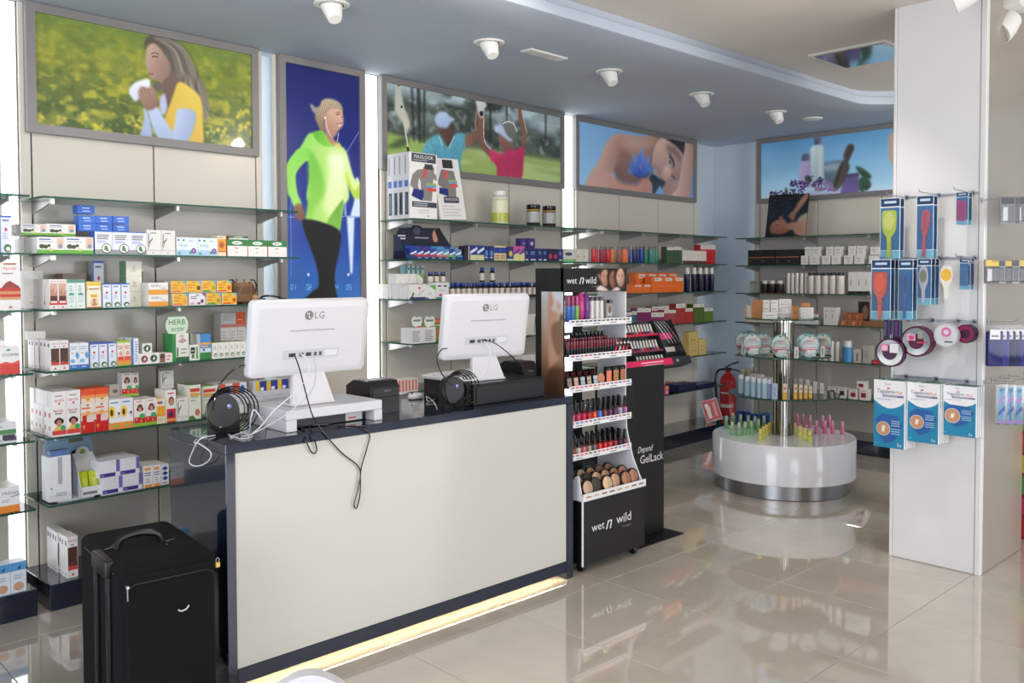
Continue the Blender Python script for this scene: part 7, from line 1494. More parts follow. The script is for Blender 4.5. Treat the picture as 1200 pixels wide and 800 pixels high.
# middle disc: round blister packs
bl = MB(); h_, w_b = .158, .128
P = [(w_b / 2 * math.sin(t) * (1 - .10 * math.cos(t)), h_ / 2 - h_ / 2 * math.cos(t)) for t in np.linspace(0, 2 * math.pi, 25)[:-1]]
def blister(M, lab):
    b = empty('blister_pack', M); tag(b, lab, 'blister pack', 'round blister packs on the middle disc')
    m = MB(); m.prism(P, 0, .003, (90, 150, 150), front=(104, 160, 160)); m.poly([(a * .88, h_ / 2 + (b - h_ / 2) * .88) for a, b in P], (206, 214, 212), -.0002); m.rect(-.045, .066, .045, .071, (190, 50, 60), -.0004); m.rect(-.05, .046, .05, .060, (196, 60, 66), -.0004); m.rect(-.015, .036, .04, .052, (222, 222, 220), -.0007); m.disc(-.03, .044, .012, .012, (190, 36, 46), -.0007); m.rect(-.03, .012, .04, .026, (206, 216, 214), -.0004); m.rect(-.03, .092, .03, .096, (110, 120, 124), -.0004); m.rect(-.024, .106, .026, .112, (190, 80, 86), -.0004); m.disc(.03, .128, .008, .008, (226, 180, 60), -.0007); m.disc(0, .143, .010, .004, (60, 90, 90), -.0007); m.build('card', 'label_print', b)
    m = MB(); m.lathe([(.054, 0), (.050, .016), (.03, .022), (0, .023)], 20); m.build('blister', 'clear_plastic', b, T((0, -.0008, .068)) @ RX(R(90)), smooth=True)
zd = DISC[1][1]
spots = [(.27, -88, 60), (.27, -50, 30), (.285, -4, 0), (.285, 36, -22), (.26, 80, -50), (.15, -62, 40), (.16, 60, -40), (.27, -120, 80), (.22, 125, -80), (.22, 180, 170)]
lbn = ['at the far rim, seen edge on', 'beside the front one, towards the wall shelves', 'at the very front of the disc', 'second from the front, towards the column', 'nearest the column', 'close to the pole, behind the front ones', 'close to the pole, towards the column', 'at the rim behind the edge on pack', 'behind the pole towards the column', 'hidden behind the chrome pole']
for (r_, dg, tn), lb in zip(spots, lbn): blister(facing(*polar(r_, dg, zd), R(tn * .35)) @ RX(R(-6)), 'round red and mint blister pack ' + lb)
for k, (r_, dg) in enumerate(((.29, -70), (.30, 16), (.29, 62))):
    x, y, z_ = polar(r_, dg, zd); m = MB(); m.box(-.014, 0, 0, .014, .02, .075, (222, 220, 218)); m.rect(-.004, .01, .004, .06, (140, 140, 144), -.0004)
    tag(m.build('cosmetics_carton', 'card', None, facing(x, y, z_)), 'slim white tester carton between blister packs, %s' % ['near the wall side', 'beside the front pack', 'near the column side'][k], 'box')
# lower disc: tubes and cartons
zd = DISC[2][1]
def ktube(px, py, r, h, body, cap, lab, capz=.78):
    kd = turned('cosmetic_tube', [(r * .8, 0), (r, .003), (r, h * capz)], [body] * 2, 10, parts=[('cap', [(r * .9, h * capz), (r * .92, h * (capz + .01)), (r * .84, h)], cap)])
    sp_ = []
    for a, b in zip(px, py): p = on_z(a, b, zd); sp_.append(T((p[0], p[1], zd + .0006)))
    set_out(kd, sp_, lab, 'tube')
ktube([868.5, 876, 883, 890, 896], [461, 463.5, 465, 466, 467], .020, .135, (150, 176, 190), (206, 216, 222), 'pale blue cream tube on the lowest glass disc')
ktube([901.5], [467], .018, .13, (120, 130, 160), (190, 196, 206), 'slate blue cream tube on the lowest glass disc')
kbox(904.5, 911, 468, 449.5, zd, S((170, 186, 206), ('l', .2, .2, .8, .8, 4, (110, 130, 170))), .03, 'pale blue upright carton beside the chrome trim')
yel_ = S((214, 206, 190), ('r', 0, 0, 1, .4, (220, 180, 80)), ('e', .5, .7, .24, .08, (200, 60, 40)), ('r', 0, .4, 1, .43, (200, 120, 60)), side=(206, 150, 80))
kbox(917.5, 922.5, 468, 449.5, zd, yel_, .025, 'yellow based upright carton beside the pole')
for k, (a, b) in enumerate(((930.5, 450), (936.5, 450.5), (942.5, 451.5), (948, 452.5))): kbox(a, a + 3.8, 467.5 - k * .3, b, zd, yel_, .025, 'yellow based upright carton, %s of four towards the column' % ['first', 'second', 'third', 'last'][k])
for k, (a, b) in enumerate(((929, 444), (936, 443.5), (944, 445), (953, 447), (961, 449))): kbox(a, a + 4.6, 458 + (3 if k > 2 else 0), b, zd, S((190, 186, 182), ('l', .3, .2, .6, .8, 3, (120, 120, 124))), .025, 'grey white upright carton, %s in the back row of the lowest disc' % ['first', 'second', 'third', 'fourth', 'last'][k])
# drum top: coloured bottles and blue tubes
zd = .37
def kbot(spots, body, cap, lab, r=.017, h=.085):
    kd = turned('fragrance_bottle', [(r * .95, 0), (r, .003), (r, h * .5), (r * .5, h * .56)], [body] * 3, 10, parts=[('cap', [(r * .72, h * .56), (r * .74, h * .57), (r * .70, h * .98), (r * .5, h)], cap)])
    set_out(kd, [T((*on_z(a, b, zd)[:2], zd + .0006)) for a, b in spots], lab, 'bottle')
kbot([(851, 502), (858, 510), (866, 510.5), (873, 509.5), (880.5, 508.5), (859, 498.5), (868, 500), (877, 501.5), (885, 503), (889, 506), (895, 502)], (132, 184, 128), (196, 210, 176), 'small green bottle on the carousel drum', r=.0155, h=.095)
kbot([(891, 516), (894.5, 513), (898, 510.5), (901.5, 508), (905, 505.5), (908.5, 503)], (204, 202, 96), (232, 208, 110), 'small yellow bottle in the row running towards the wall shelves', r=.0165, h=.08)
kbot([(921, 502.5), (925.5, 505), (931, 508), (937.5, 512), (943, 515), (949, 518)], (206, 204, 104), (228, 212, 106), 'small yellow bottle in the row running towards the column', r=.0165, h=.08)
kbot([(934, 499.5), (941, 500), (949, 501), (956.5, 508), (964, 502), (966.5, 508), (972, 500.5), (975.5, 508), (987, 509), (926, 497)], (206, 110, 142), (216, 150, 170), 'small pink bottle on the carousel drum', r=.0145, h=.095)
for k, (a, yb) in enumerate(((858, 496), (866, 497), (873, 498), (881, 500.5), (888, 501), (895, 502))):
    kbox(a, a + 6.6, yb, yb - 15.5, zd, S((26, 62, 132), ('r', .2, .1, .4, .9, (60, 110, 180))), .04, 'blue upright carton on the drum, %s from the wall shelves' % ['first', 'second', 'third', 'fourth', 'fifth', 'sixth'][k])
kbox(878, 890, 489, 477, zd, S((40, 100, 160), ('l', .2, .4, .8, .6, 1, (120, 170, 206))), .03, 'bright blue carton behind the dark blue ones')

# ================================================================ fire extinguisher and its sign on the plinth
ex = empty('fire_extinguisher', WA.mat(WA.s_at(853, .3, .16), .16, .1206) @ RZ(R(-62)) @ Matrix.Scale(1.12, 4)); tag(ex, 'red fire extinguisher with black hose standing in the blue corner', 'fire extinguisher')
m = MB(); m.lathe([(.055, 0), (.068, .006), (.068, .30), (.062, .335), (.04, .365), (.022, .375), (.022, .40)], 28, (196, 34, 36)); m.build('cylinder', 'gloss', ex, smooth=True)
m = MB()
for k in range(7):
    a0 = R(-150 + k * 14); a1 = R(-150 + (k + 1) * 14); r_ = .0685
    m.add([(r_ * math.cos(a0), r_ * math.sin(a0), .12), (r_ * math.cos(a1), r_ * math.sin(a1), .12), (r_ * math.cos(a1), r_ * math.sin(a1), .26), (r_ * math.cos(a0), r_ * math.sin(a0), .26)], [(0, 1, 2, 3)], (196, 40, 40))
    m.add([(r_ * 1.005 * math.cos(a0), r_ * 1.005 * math.sin(a0), .20), (r_ * 1.005 * math.cos(a1), r_ * 1.005 * math.sin(a1), .20), (r_ * 1.005 * math.cos(a1), r_ * 1.005 * math.sin(a1), .215), (r_ * 1.005 * math.cos(a0), r_ * 1.005 * math.sin(a0), .215)], [(0, 1, 2, 3)], (226, 216, 210))
    m.add([(r_ * 1.005 * math.cos(a0), r_ * 1.005 * math.sin(a0), .08), (r_ * 1.005 * math.cos(a1), r_ * 1.005 * math.sin(a1), .08), (r_ * 1.005 * math.cos(a1), r_ * 1.005 * math.sin(a1), .11), (r_ * 1.005 * math.cos(a0), r_ * 1.005 * math.sin(a0), .11)], [(0, 1, 2, 3)], (226, 216, 210))
m.build('label', 'label_print', ex)
m = MB()
for k in range(3):
    a0 = R(-205 + k * 14); a1 = R(-205 + (k + 1) * 14); r_ = .0688
    m.add([(r_ * math.cos(a0), r_ * math.sin(a0), .22), (r_ * math.cos(a1), r_ * math.sin(a1), .22), (r_ * math.cos(a1), r_ * math.sin(a1), .29), (r_ * math.cos(a0), r_ * math.sin(a0), .29)], [(0, 1, 2, 3)], (206, 206, 50))
m.build('inspection_sticker', 'label_print', ex)
m = MB(); m.rbox(-.03, -.014, .40, .03, .014, .425, r=.004, seg=2, col=(30, 30, 32)); m.build('valve', 'gloss', ex, smooth=True)
m = MB(); m.tube(spline([(-.02, 0, .425), (.03, 0, .455), (.09, 0, .475)], 5), .007, 8, (18, 18, 20)); m.build('lever', 'gloss', ex, smooth=True)
m = MB(); m.tube(spline([(.02, 0, .41), (.06, 0, .405), (.10, 0, .395)], 5), .006, 8, (18, 18, 20)); m.build('grip', 'gloss', ex, smooth=True)
m = MB(); m.tube(spline([(-.03, 0, .41), (-.08, -.01, .40), (-.105, -.02, .34), (-.10, -.03, .2), (-.085, -.03, .08), (-.08, -.03, .03)], 6), .010, 8, (20, 20, 22)); m.build('hose', 'gloss', ex, smooth=True)
sg = empty('fire_sign', WA.mat(WA.s_at(838, .12, .27), .27, .137) @ RZ(R(-40)) @ RY(R(-14)) @ RX(R(-10))); tag(sg, 'red extinguisher sign leaning against the fire extinguisher', 'sign')
m = MB(); m.box(-.085, 0, 0, .075, .003, .205, (226, 220, 216)); m.rect(-.08, .006, .07, .2, (190, 28, 34), -.0004); m.rect(-.05, .03, -.015, .12, (232, 226, 222), -.0007); m.poly([(-.055, .12), (-.01, .12), (-.02, .15), (-.03, .175), (-.06, .17)], (232, 226, 222), -.0007); m.rect(.02, .04, .04, .17, (226, 160, 160), -.0007); m.build('board', 'label_print', sg)
# ================================================================ goods hung on the column
WC = WallFrame((0.0, -1.0), (1.0, 0.0), CXF)        # the column's front
WD = WallFrame((1.0, 0.0), (0.0, 1.0), CY0)         # its side towards the street
def hook(W, s, z, L=.24):
    m = MB(); m.tube([(0, 0, 0), (0, -L, .004), (0, -L - .012, .016)], .0025, 6, (190, 190, 194)); m.rbox(-.01, -.006, -.012, .01, .0, .012, r=.001, seg=1, col=(170, 172, 178))
    o = m.build('hook', 'satin_metal', None, W.mat(s, 0, z)); o.parent = colr; o.matrix_basis = colr.matrix_basis.inverted() @ W.mat(s, 0, z); return o
HL, MID, LOW = (26, 58, 96), (28, 98, 150), (110, 186, 214)
def brush_outline(kind, w, h):
    if kind == 'paddle': return [(.5, .02), (.58, .03), (.6, .32), (.66, .38), (.80, .46), (.84, .66), (.82, .76), (.74, .79), (.26, .79), (.18, .76), (.16, .66), (.20, .46), (.34, .38), (.40, .32), (.42, .03)]
    if kind == 'vent': return [(.42, .03), (.5, .02), (.56, .05), (.58, .24), (.60, .34), (.72, .44), (.80, .60), (.80, .72), (.70, .76), (.50, .76), (.42, .70), (.36, .50), (.46, .36), (.42, .2)]
    if kind == 'oval': return [(.5, .05), (.58, .08), (.60, .30), (.66, .38), (.78, .50), (.80, .66), (.70, .80), (.50, .84), (.30, .80), (.20, .66), (.22, .50), (.34, .38), (.40, .30), (.42, .08)]
    return [(.16, .12), (.84, .10), (.86, .72), (.18, .74)]
def brush_pack(M, w, h, kind, col, lab, carded=True, pad=None):
    r = empty('brush_pack', M); tag(r, lab, 'hair brush', 'hair brushes hung on the column')
    if carded:
        m = MB(); m.box(0, 0, 0, w, .002, h, (222, 228, 234), front=(222, 228, 234)); m.rect(.03 * w, .14 * h, .97 * w, .84 * h, MID, -.0003); m.rect(.03 * w, .0, .97 * w, .13 * h, LOW, -.0003); m.rect(.03 * w, .86 * h, .97 * w, .99 * h, HL, -.0003); m.rect(.2 * w, .91 * h, .8 * w, .95 * h, (190, 206, 222), -.0006); m.build('card', 'label_print', r)
        m = MB(); m.box(0, -.022, .0, w, -.0215, h * .84); m.build('film', 'clear_plastic', r)
    m = MB(); pts = [(a * w, b * h) for a, b in (spline(brush_outline(kind, w, h), 3, True) if kind != 'comb' else brush_outline(kind, w, h))]; m.prism(pts, -.016, -.004, col); m.build('brush_body', 'gloss', r)
    p = MB(); pc = pad or tuple(min(255, int(t * 1.12)) for t in col)
    if kind == 'comb':
        for k in range(14): p.rect((.22 + .045 * k) * w, .16 * h, (.235 + .045 * k) * w, .6 * h, tuple(int(t * .7) for t in col), -.0166)
    elif kind == 'vent':
        for k in range(8): p.poly([((.46 + .03 * (k % 2)) * w, (.44 + .035 * k) * h), (.70 * w, (.47 + .035 * k) * h), (.70 * w, (.482 + .035 * k) * h), ((.46 + .03 * (k % 2)) * w, (.452 + .035 * k) * h)], tuple(int(t * .4) for t in col), -.0166)
    else:
        p.disc(.5 * w, .62 * h, .26 * w, .145 * h, pc, -.0166, n=18)
        for k in range(30): a = k * 2.4; q = math.sqrt(k / 30); p.disc((.5 + .23 * q * math.cos(a)) * w, (.62 + .13 * q * math.sin(a)) * h, .012 * w, .006 * h, tuple(int(t * .72) for t in pc), -.017, n=5)
    p.build('bristle_pad', 'label_print', r)
def hang(px0, px1, yt, yb, o, kind, col, lab, carded=True, pad=None, deep=(), W=WC):
    zt, zb = W.z_at((px0 + px1) / 2, yt, o), W.z_at((px0 + px1) / 2, yb, o); s0, s1 = W.s_at(px0, zb, o), W.s_at(px1, zb, o)
    brush_pack(W.mat(s0, o, zb), s1 - s0, zt - zb, kind, col, lab, carded, pad)
    for k, (dc, dl) in enumerate(deep): brush_pack(W.mat(s0, o - .05 * (k + 1), zb), s1 - s0, zt - zb, kind, dc, dl, carded)
    return (s0 + s1) / 2, zt
hs = []
hs.append(hang(1031, 1054.5, 232, 303, .20, 'paddle', (190, 206, 70), 'lime green paddle brush in a blue pack, top row', pad=(206, 214, 110), deep=[((214, 84, 50), 'orange paddle brush pack behind the lime green one')]))
hs.append(hang(1073.5, 1093.5, 229, 302.5, .17, 'vent', (196, 84, 100), 'pink vent brush in a blue pack, top row', deep=[((206, 110, 110), 'second pink vent brush pack behind the first')]))
hs.append(hang(1120, 1134.5, 225, 263, .14, 'comb', (176, 66, 130), 'magenta comb in a small blue pack, top row', deep=[((40, 130, 100), 'green comb pack behind the magenta one')]))
hs.append(hang(1020.5, 1043.5, 304, 374, .23, 'paddle', (228, 92, 56), 'orange paddle brush in a blue pack, second row', deep=[((60, 90, 120), 'dark paddle brush pack behind the orange one, second row'), ((120, 160, 60), 'olive paddle brush pack at the back of the second row')]))
hs.append(hang(1052, 1069.5, 304, 374.5, .21, 'vent', (64, 112, 176), 'blue vent brush in a blue pack, second row', deep=[((50, 90, 150), 'second blue vent brush pack behind the first')]))
hs.append(hang(1074.5, 1091, 303, 357, .19, 'oval', (206, 206, 214), 'oval white brush with grey pad in a blue pack', pad=(140, 150, 130), deep=[((170, 170, 180), 'grey oval brush pack behind the white one'), ((60, 90, 130), 'dark oval brush pack at the back')]))
hs.append(hang(1098, 1122, 303, 353, .17, 'oval', (226, 222, 212), 'oval white brush with yellow pad hung without card', carded=False, pad=(232, 184, 60)))
hs.append(hang(1124, 1137, 302.5, 339, .13, 'comb', (70, 134, 190), 'sky blue comb in a small blue pack, second row', deep=[((150, 90, 110), 'rose comb pack behind the sky blue one')]))
for s_, zt in hs: hook(WC, s_, SLOTS[3] if zt > 1.75 else SLOTS[2])
# pads of the carded brushes hang by a header hole on the hooks; mirrors and hair ties below
def round_mirror(px, py, rp, o, rim, face, lab, n=1, dd=.022, extra=None):
    s_, z_ = WC.sz(px, py, o); dist = float((WC.pt(s_, o, z_) - _C) @ _F); rr = rp / FPX * dist
    for q in range(n):
        r = empty('hand_mirror', WC.mat(s_, o - dd * q, z_)); tag(r, lab if q == 0 else lab + ', behind the front one', 'mirror', 'round mirrors hung on the column' if q < 1 else lab + ' copies')
        m = MB(); m.lathe([(rr * .86, -.006), (rr, -.004), (rr, .004), (0, .005)], 28, rim); m.build('rim', 'gloss', r, RX(R(90)), smooth=True)
        m = MB(); m.lathe([(0, 0), (rr * .88, 0)], 28) if False else m.disc(0, 0, rr * .88, rr * .88, face or (200, 200, 204), -.0045, n=28); m.build('mirror_glass', 'chrome' if face is None else 'gloss', r)
        if extra and q == 0: e = MB(); extra(e, rr); e.build('sticker', 'label_print', r)
        m = MB(); m.tube([(0, 0, rr), (0, 0, rr + .016), (0, .006, rr + .02)], .002, 6, (190, 190, 194)); m.build('hang_loop', 'satin_metal', r, smooth=True)
    hook(WC, s_, z_ + rr + .018 if False else SLOTS[1])
def st1(e, rr): e.rect(-.62 * rr, .1 * rr, -.1 * rr, .55 * rr, (222, 110, 160), -.0052); e.disc(-.36 * rr, .32 * rr, .2 * rr, .2 * rr, (232, 190, 210), -.0056); e.rect(.0, .0, .6 * rr, .62 * rr, (222, 222, 224), -.0052)
def st2(e, rr): e.rect(-.6 * rr, .05 * rr, -.05 * rr, .5 * rr, (206, 170, 180), -.0052); e.disc(-.3 * rr, .25 * rr, .18 * rr, .16 * rr, (206, 60, 120), -.0056); e.rect(.1 * rr, .2 * rr, .4 * rr, .7 * rr, (150, 150, 140), -.0052); e.rect(.05 * rr, -.1 * rr, .7 * rr, .0, (190, 60, 90), -.0052)
def st3(e, rr): e.disc(.05 * rr, .3 * rr, .42 * rr, .42 * rr, (214, 110, 160), -.0052); e.disc(.05 * rr, .3 * rr, .22 * rr, .22 * rr, (226, 210, 220), -.0056); e.rect(-.1 * rr, -.6 * rr, .6 * rr, -.48 * rr, (70, 70, 76), -.0056)
round_mirror(1043, 413, 17, .22, (70, 24, 66), None, 'purple rimmed round mirror hung lowest', 2, extra=st1)
round_mirror(1074, 400, 18, .20, (86, 20, 56), None, 'plum rimmed round mirror', 3, extra=st2)
round_mirror(1108.5, 393, 13.5, .16, (206, 206, 210), (214, 214, 220), 'silver round mirror with pink sticker', 3, dd=.014, extra=st3)
round_mirror(1131.5, 391, 11, .12, (60, 16, 44), (140, 22, 84), 'magenta round pocket mirror', 3, dd=.02)
s0, s1 = WC.s_at(1035.5, 1.2, .19), WC.s_at(1057, 1.2, .19); zt, zb = WC.z_at(1046, 375, .19), WC.z_at(1046, 402, .19); w = s1 - s0; h = zt - zb
m = MB(); m.box(0, 0, 0, w, .004, h, (46, 24, 60))
for k in range(5): m.rect((.04 + .2 * k) * w, .25 * h, (.15 + .2 * k) * w, .95 * h, [(60, 90, 130), (100, 30, 90), (54, 80, 120), (110, 36, 96), (50, 86, 120)][k], -.0006); m.rect((.04 + .2 * k) * w, .22 * h, (.15 + .2 * k) * w, .3 * h, (30, 18, 40), -.0009)
tag(m.build('hair_tie_card', 'label_print', None, WC.mat(s0, .19, zb)), 'dark purple card of hair ties above the lowest mirror', 'hair accessory')
# bandage cartons
def tega(px0, px1, yt, yb, o, n, lab, ty=.36):
    zt, zb = WC.z_at((px0 + px1) / 2, yt, o), WC.z_at((px0 + px1) / 2, yb, o); s0, s1 = WC.s_at(px0, zb, o), WC.s_at(px1, zb, o); w, h = s1 - s0, zt - zb
    curve = [(0, 1)] + [(0, .70)] + [(x, .70 - .10 * math.sin(math.pi * x) - .03 * x) for x in (.15, .3, .45, .6, .75, .9)] + [(1, .69), (1, 1)]
    st = S((22, 130, 170), ('p', curve, (236, 234, 236)), ('t', 'Care', .46, .945, .030, (40, 40, 44), .28), ('r', .44, .87, .53, .89, (206, 40, 44)), ('t', 'Tegaderm', .40, .835, .055, (70, 66, 120), .56), ('t', '+Pad', .80, .83, .05, (228, 120, 80), .26), ('r', .30, .755, .98, .785, (120, 104, 140)), ('l', .34, .76, .94, .782, 1, (200, 196, 210)), ('l', .1, .70, .7, .735, 1, (190, 196, 210)),
           ('p', [(.08, ty + .06), (.3, ty + .14), (.8, ty + .12), (.96, ty), (.7, ty - .24), (.4, ty - .3), (.16, ty - .16)], (30, 90, 160)), ('e', .33, ty - .08, .235, .235 * w / h, (206, 222, 230)), ('e', .33, ty - .08, .22, .22 * w / h, (196, 142, 104)), ('p', [(.27, ty - .12), (.36, ty - .13), (.40, ty - .04), (.30, ty - .03)], (232, 226, 218)),
           ('l', .6, ty - .04, .95, ty + .06, 3, (150, 190, 214)), ('l', .6, ty - .16, .95, ty - .06, 3, (150, 190, 214)), ('t', '5x', .87, .06, .05, (226, 236, 240), .2), ('l', .06, .05, .22, .07, 1, (130, 190, 210)), side=(228, 228, 228), top=(40, 110, 100))
    me = carton_mesh(w, h, .022, st); mb = carton_mesh(w, h, .022, S((200, 206, 204), ('r', 0, .6, 1, 1, (44, 112, 96)), side=(222, 222, 222), top=(44, 112, 96)))
    for q in range(n):
        ob = link('bandage_pack', me if q == 0 else mb, None, WC.mat(s0 + .002 * q, o - .0235 * q, zb)); tag(ob, lab if q == 0 else 'bandage carton seen edge on behind the ' + lab.split(' bandage')[0] + ' one', 'box', None if q == 0 else 'stacked bandage cartons behind ' + lab.split(' bandage')[0])
    hook(WC, (s0 + s1) / 2, SLOTS[0])
tega(1023.5, 1059, 445.5, 524.5, .21, 5, 'tall turquoise bandage carton with a round photo', .36)
tega(1062.5, 1099, 448.5, 518.5, .17, 5, 'middle turquoise bandage carton with a round photo', .42)
tega(1103, 1143, 452, 511, .11, 4, 'short turquoise bandage carton with a round photo', .48)
# column side: blister cards, blue bags, toothbrush packs
def card_row(px, yt, yb, o, cols, lab, name='blister_card', cat='blister card', film=True):
    for k, a in enumerate(px):
        c1, c2 = cols[k % len(cols)]
        zt, zb = WD.z_at(a, yt, o), WD.z_at(a, yb, o); s0 = WD.s_at(a, zb, o); w = .075; h = zt - zb
        r = empty(name, WD.mat(s0, o, zb) @ RZ(R(-38))); tag(r, lab, cat, lab)
        m = MB(); m.box(0, 0, 0, w, .003, h, c1); m.rect(.06 * w, .72 * h, .94 * w, .98 * h, c2, -.0005); m.rect(.2 * w, .1 * h, .5 * w, .6 * h, (206, 206, 210), -.0005); m.rect(.56 * w, .1 * h, .9 * w, .64 * h, (70, 72, 76), -.0005); m.build('card', 'label_print', r)
        if film: m = MB(); m.rbox(.08 * w, -.014, .08 * h, .92 * w, -.002, .66 * h, r=.003, seg=1); m.build('blister', 'clear_plastic', r)
        if k == 0: hook(WD, s0 + .03, zt - .01, .2)
card_row([1172, 1177, 1188, 1194], 230, 262, .10, [((120, 122, 124), (50, 50, 54)), ((90, 92, 94), (60, 60, 62))], 'grey and black blister card on the column side, top row')
card_row([1153.5, 1161, 1169, 1178, 1186, 1194], 304, 332, .08, [((64, 64, 68), (206, 176, 60)), ((150, 150, 150), (60, 58, 60))], 'black and yellow blister card on the column side, second row')
bag = [(26, 30, 92), (44, 50, 124), (18, 22, 66)]
for k in range(6):
    a = 1155 + 7.6 * k; o = .10; zt, zb = WD.z_at(a, 381, o), WD.z_at(a, 429, o); s0 = WD.s_at(a, zb, o); h = zt - zb
    r = empty('blue_pouch', WD.mat(s0, o, zb) @ RZ(R(-48))); tag(r, 'dark blue hanging pouch with white tag on the column side', 'pouch', 'dark blue pouches on the column side')
    m = MB(); m.rbox(0, -.012, 0, .075, .012, h * .86, r=.009, seg=2, col=bag[k % 3]); m.build('pouch', 'gloss', r, smooth=True)
    m = MB(); m.box(.012, -.0135, h * .66, .058, -.012, h * .9, (214, 214, 220)); m.rect(.018, h * .72, .05, h * .76, (110, 110, 120), -.0142); m.build('tag', 'label_print', r)
    m = MB(); m.box(.005, -.0005, h * .86, .07, .0005, h, (200, 204, 214)); m.build('hanger', 'clear_plastic', r)
hook(WD, WD.s_at(1158, 1.27, .0), SLOTS[1] + .0, .12)
for k in range(4):
    a = 1166 + 10.2 * k; o = .07; zt, zb = WD.z_at(a, 450 + .4 * k, o), WD.z_at(a, 497 + .3 * k, o); s0 = WD.s_at(a, zb, o); h = zt - zb
    r = empty('toothbrush_pack', WD.mat(s0, o, zb) @ RZ(R(-25))); tag(r, 'clear pack with light blue swirled card on the column side', 'toothbrush', 'clear swirled packs on the column side')
    m = MB(); m.box(.02, 0, 0, .062, .003, h * .92, (110, 170, 206)); m.poly([(.02, .2 * h), (.062, .34 * h), (.062, .46 * h), (.02, .3 * h)], (60, 80, 160), -.0005); m.poly([(.02, .5 * h), (.062, .62 * h), (.062, .7 * h), (.02, .58 * h)], (170, 110, 190), -.0005); m.rect(.02, .0, .062, .1 * h, (150, 120, 200), -.0005); m.rect(.026, .8 * h, .056, .88 * h, (60, 120, 150), -.0005); m.build('card', 'label_print', r)
    m = MB(); m.rbox(0, -.012, 0, .08, .0, h, r=.003, seg=1); m.build('film', 'clear_plastic', r)
    hook(WD, s0 + .04, SLOTS[0], .1)

# ================================================================ odd things on the remedy shelves
# cardboard counter display with lime sachets, lowest shelf
k = 5; s0, s1 = WA.s_at(52.7, ZA[5], .14), WA.s_at(109, ZA[5], .14); w = s1 - s0; h = WA.z_at(80, 511, .14) - ZA[5]
dsp = empty('counter_display', WA.mat(s0, .14, ZA[5] + .001)); tag(dsp, 'sky blue printed display card with a mountain bike scene on the lowest shelf', 'display card')
m = MB(); m.prism([(0, 0), (w, 0), (w, h * .86), (w * .94, h), (w * .06, h), (0, h * .86)], 0, .004, (150, 178, 206)); m.poly([(w * .4, 0), (w, 0), (w, h * .3), (w * .8, h * .56), (w * .56, h * .6), (w * .44, h * .4)], (110, 110, 112), -.0004); m.poly([(w * .48, h * .5), (w * .56, h * .72), (w * .74, h * .76), (w * .9, h * .72), (w * .84, h * .6), (w * .6, h * .54)], (50, 42, 40), -.0008); m.disc(w * .6, h * .62, w * .03, h * .03, (170, 110, 90), -.0011); m.rect(w * .14, h * .62, w * .46, h * .7, (40, 76, 150), -.0008); m.rect(w * .5, h * .88, w * .8, h * .95, (120, 124, 90), -.0008)
for q in range(7): m.poly([(w * .5, h * (.08 + .06 * q)), (w * .7, h * (.12 + .06 * q)), (w * .7, h * (.135 + .06 * q)), (w * .5, h * (.1 + .06 * q))], (40, 40, 44), -.0011)
m.build('printed_card', 'card', dsp)
m = MB(); m.box(0, -.17, -.0002, w * .72, 0, .004, (206, 210, 216)); m.build('floor_card', 'card', dsp)
s0 = WA.s_at(58, ZA[5], .30); w = WA.s_at(84, ZA[5], .30) - s0; h = WA.z_at(70, 536, .30) - ZA[5]
lt = empty('leaflet_box', WA.mat(s0, .30, ZA[5] + .006)); tag(lt, 'tall white leaflet box with a slot on the lowest shelf', 'box')
m = MB(); m.box(0, 0, 0, w, .09, h, (228, 228, 232)); deco(m, w, h, (('r', .40, .40, .60, .98, (170, 174, 180)), ('e', .5, .40, .10, .03, (170, 174, 180)), ('r', .02, 0, 1, .16, (214, 214, 218)), ('l', .3, .1, .9, .2, 2, (150, 150, 156)), ('e', .1, .3, .05, .02, (90, 150, 196)))); m.build('carton', 'card', lt)
m = MB(); m.box(.01, .01, h, w - .006, .05, h + .025, (90, 120, 170)); m.build('leaflet_block', 'card', lt)
s0 = WA.s_at(95, ZA[5], .31); w = WA.s_at(119, ZA[5], .31) - s0
sb = empty('sachet_tray', WA.mat(s0, .31, ZA[5] + .006)); tag(sb, 'small white tray of lime green sachets on the lowest shelf', 'tray')
m = MB(); m.box(0, 0, 0, w, .003, .045, (222, 222, 226)); m.rect(.1 * w, .01, .8 * w, .022, (120, 120, 130), -.0005); m.build('front_wall', 'card', sb)
m = MB(); m.prism([(0, 0), (.10, 0), (.10, .19), (.06, .16), (0, .045)], 0, .003, (206, 206, 216), M=Matrix(((0, 1, 0, 0), (1, 0, 0, 0), (0, 0, 1, 0), (0, 0, 0, 1)))); m.build('side_wall', 'card', sb)
m = MB(); m.prism([(0, 0), (.10, 0), (.10, .19), (.06, .16), (0, .045)], w - .003, w, (206, 206, 216), M=Matrix(((0, 1, 0, 0), (1, 0, 0, 0), (0, 0, 1, 0), (0, 0, 0, 1)))); m.build('side_wall', 'card', sb)
m = MB(); m.box(0, .097, 0, w, .10, .19, (206, 206, 206)); m.disc(w * .5, .19, w * .34, .03, (196, 200, 196), .0965); m.disc(w * .5, .195, w * .14, .012, (120, 140, 60), .096); m.build('header', 'card', sb)
m = MB(); m.box(0, 0, -.0004, w, .10, .002, (206, 206, 210)); m.build('tray_floor', 'card', sb)
for q in range(4):
    m = MB(); m.rbox(.0, 0, 0, w * .42, .008, .11, r=.002, seg=1, col=(176, 190, 40)); m.rect(w * .1, .03, w * .32, .08, (196, 206, 90), -.0004)
    tag(m.build('sachet', 'gloss', None, WA.mat(s0, .31, ZA[5] + .008) @ T((.006 + (q % 2) * w * .47, .008 + .022 * (q // 2), 0)) @ RX(R(-16))), 'lime green sachet in the white tray on the lowest shelf', 'sachet', 'lime green sachets')
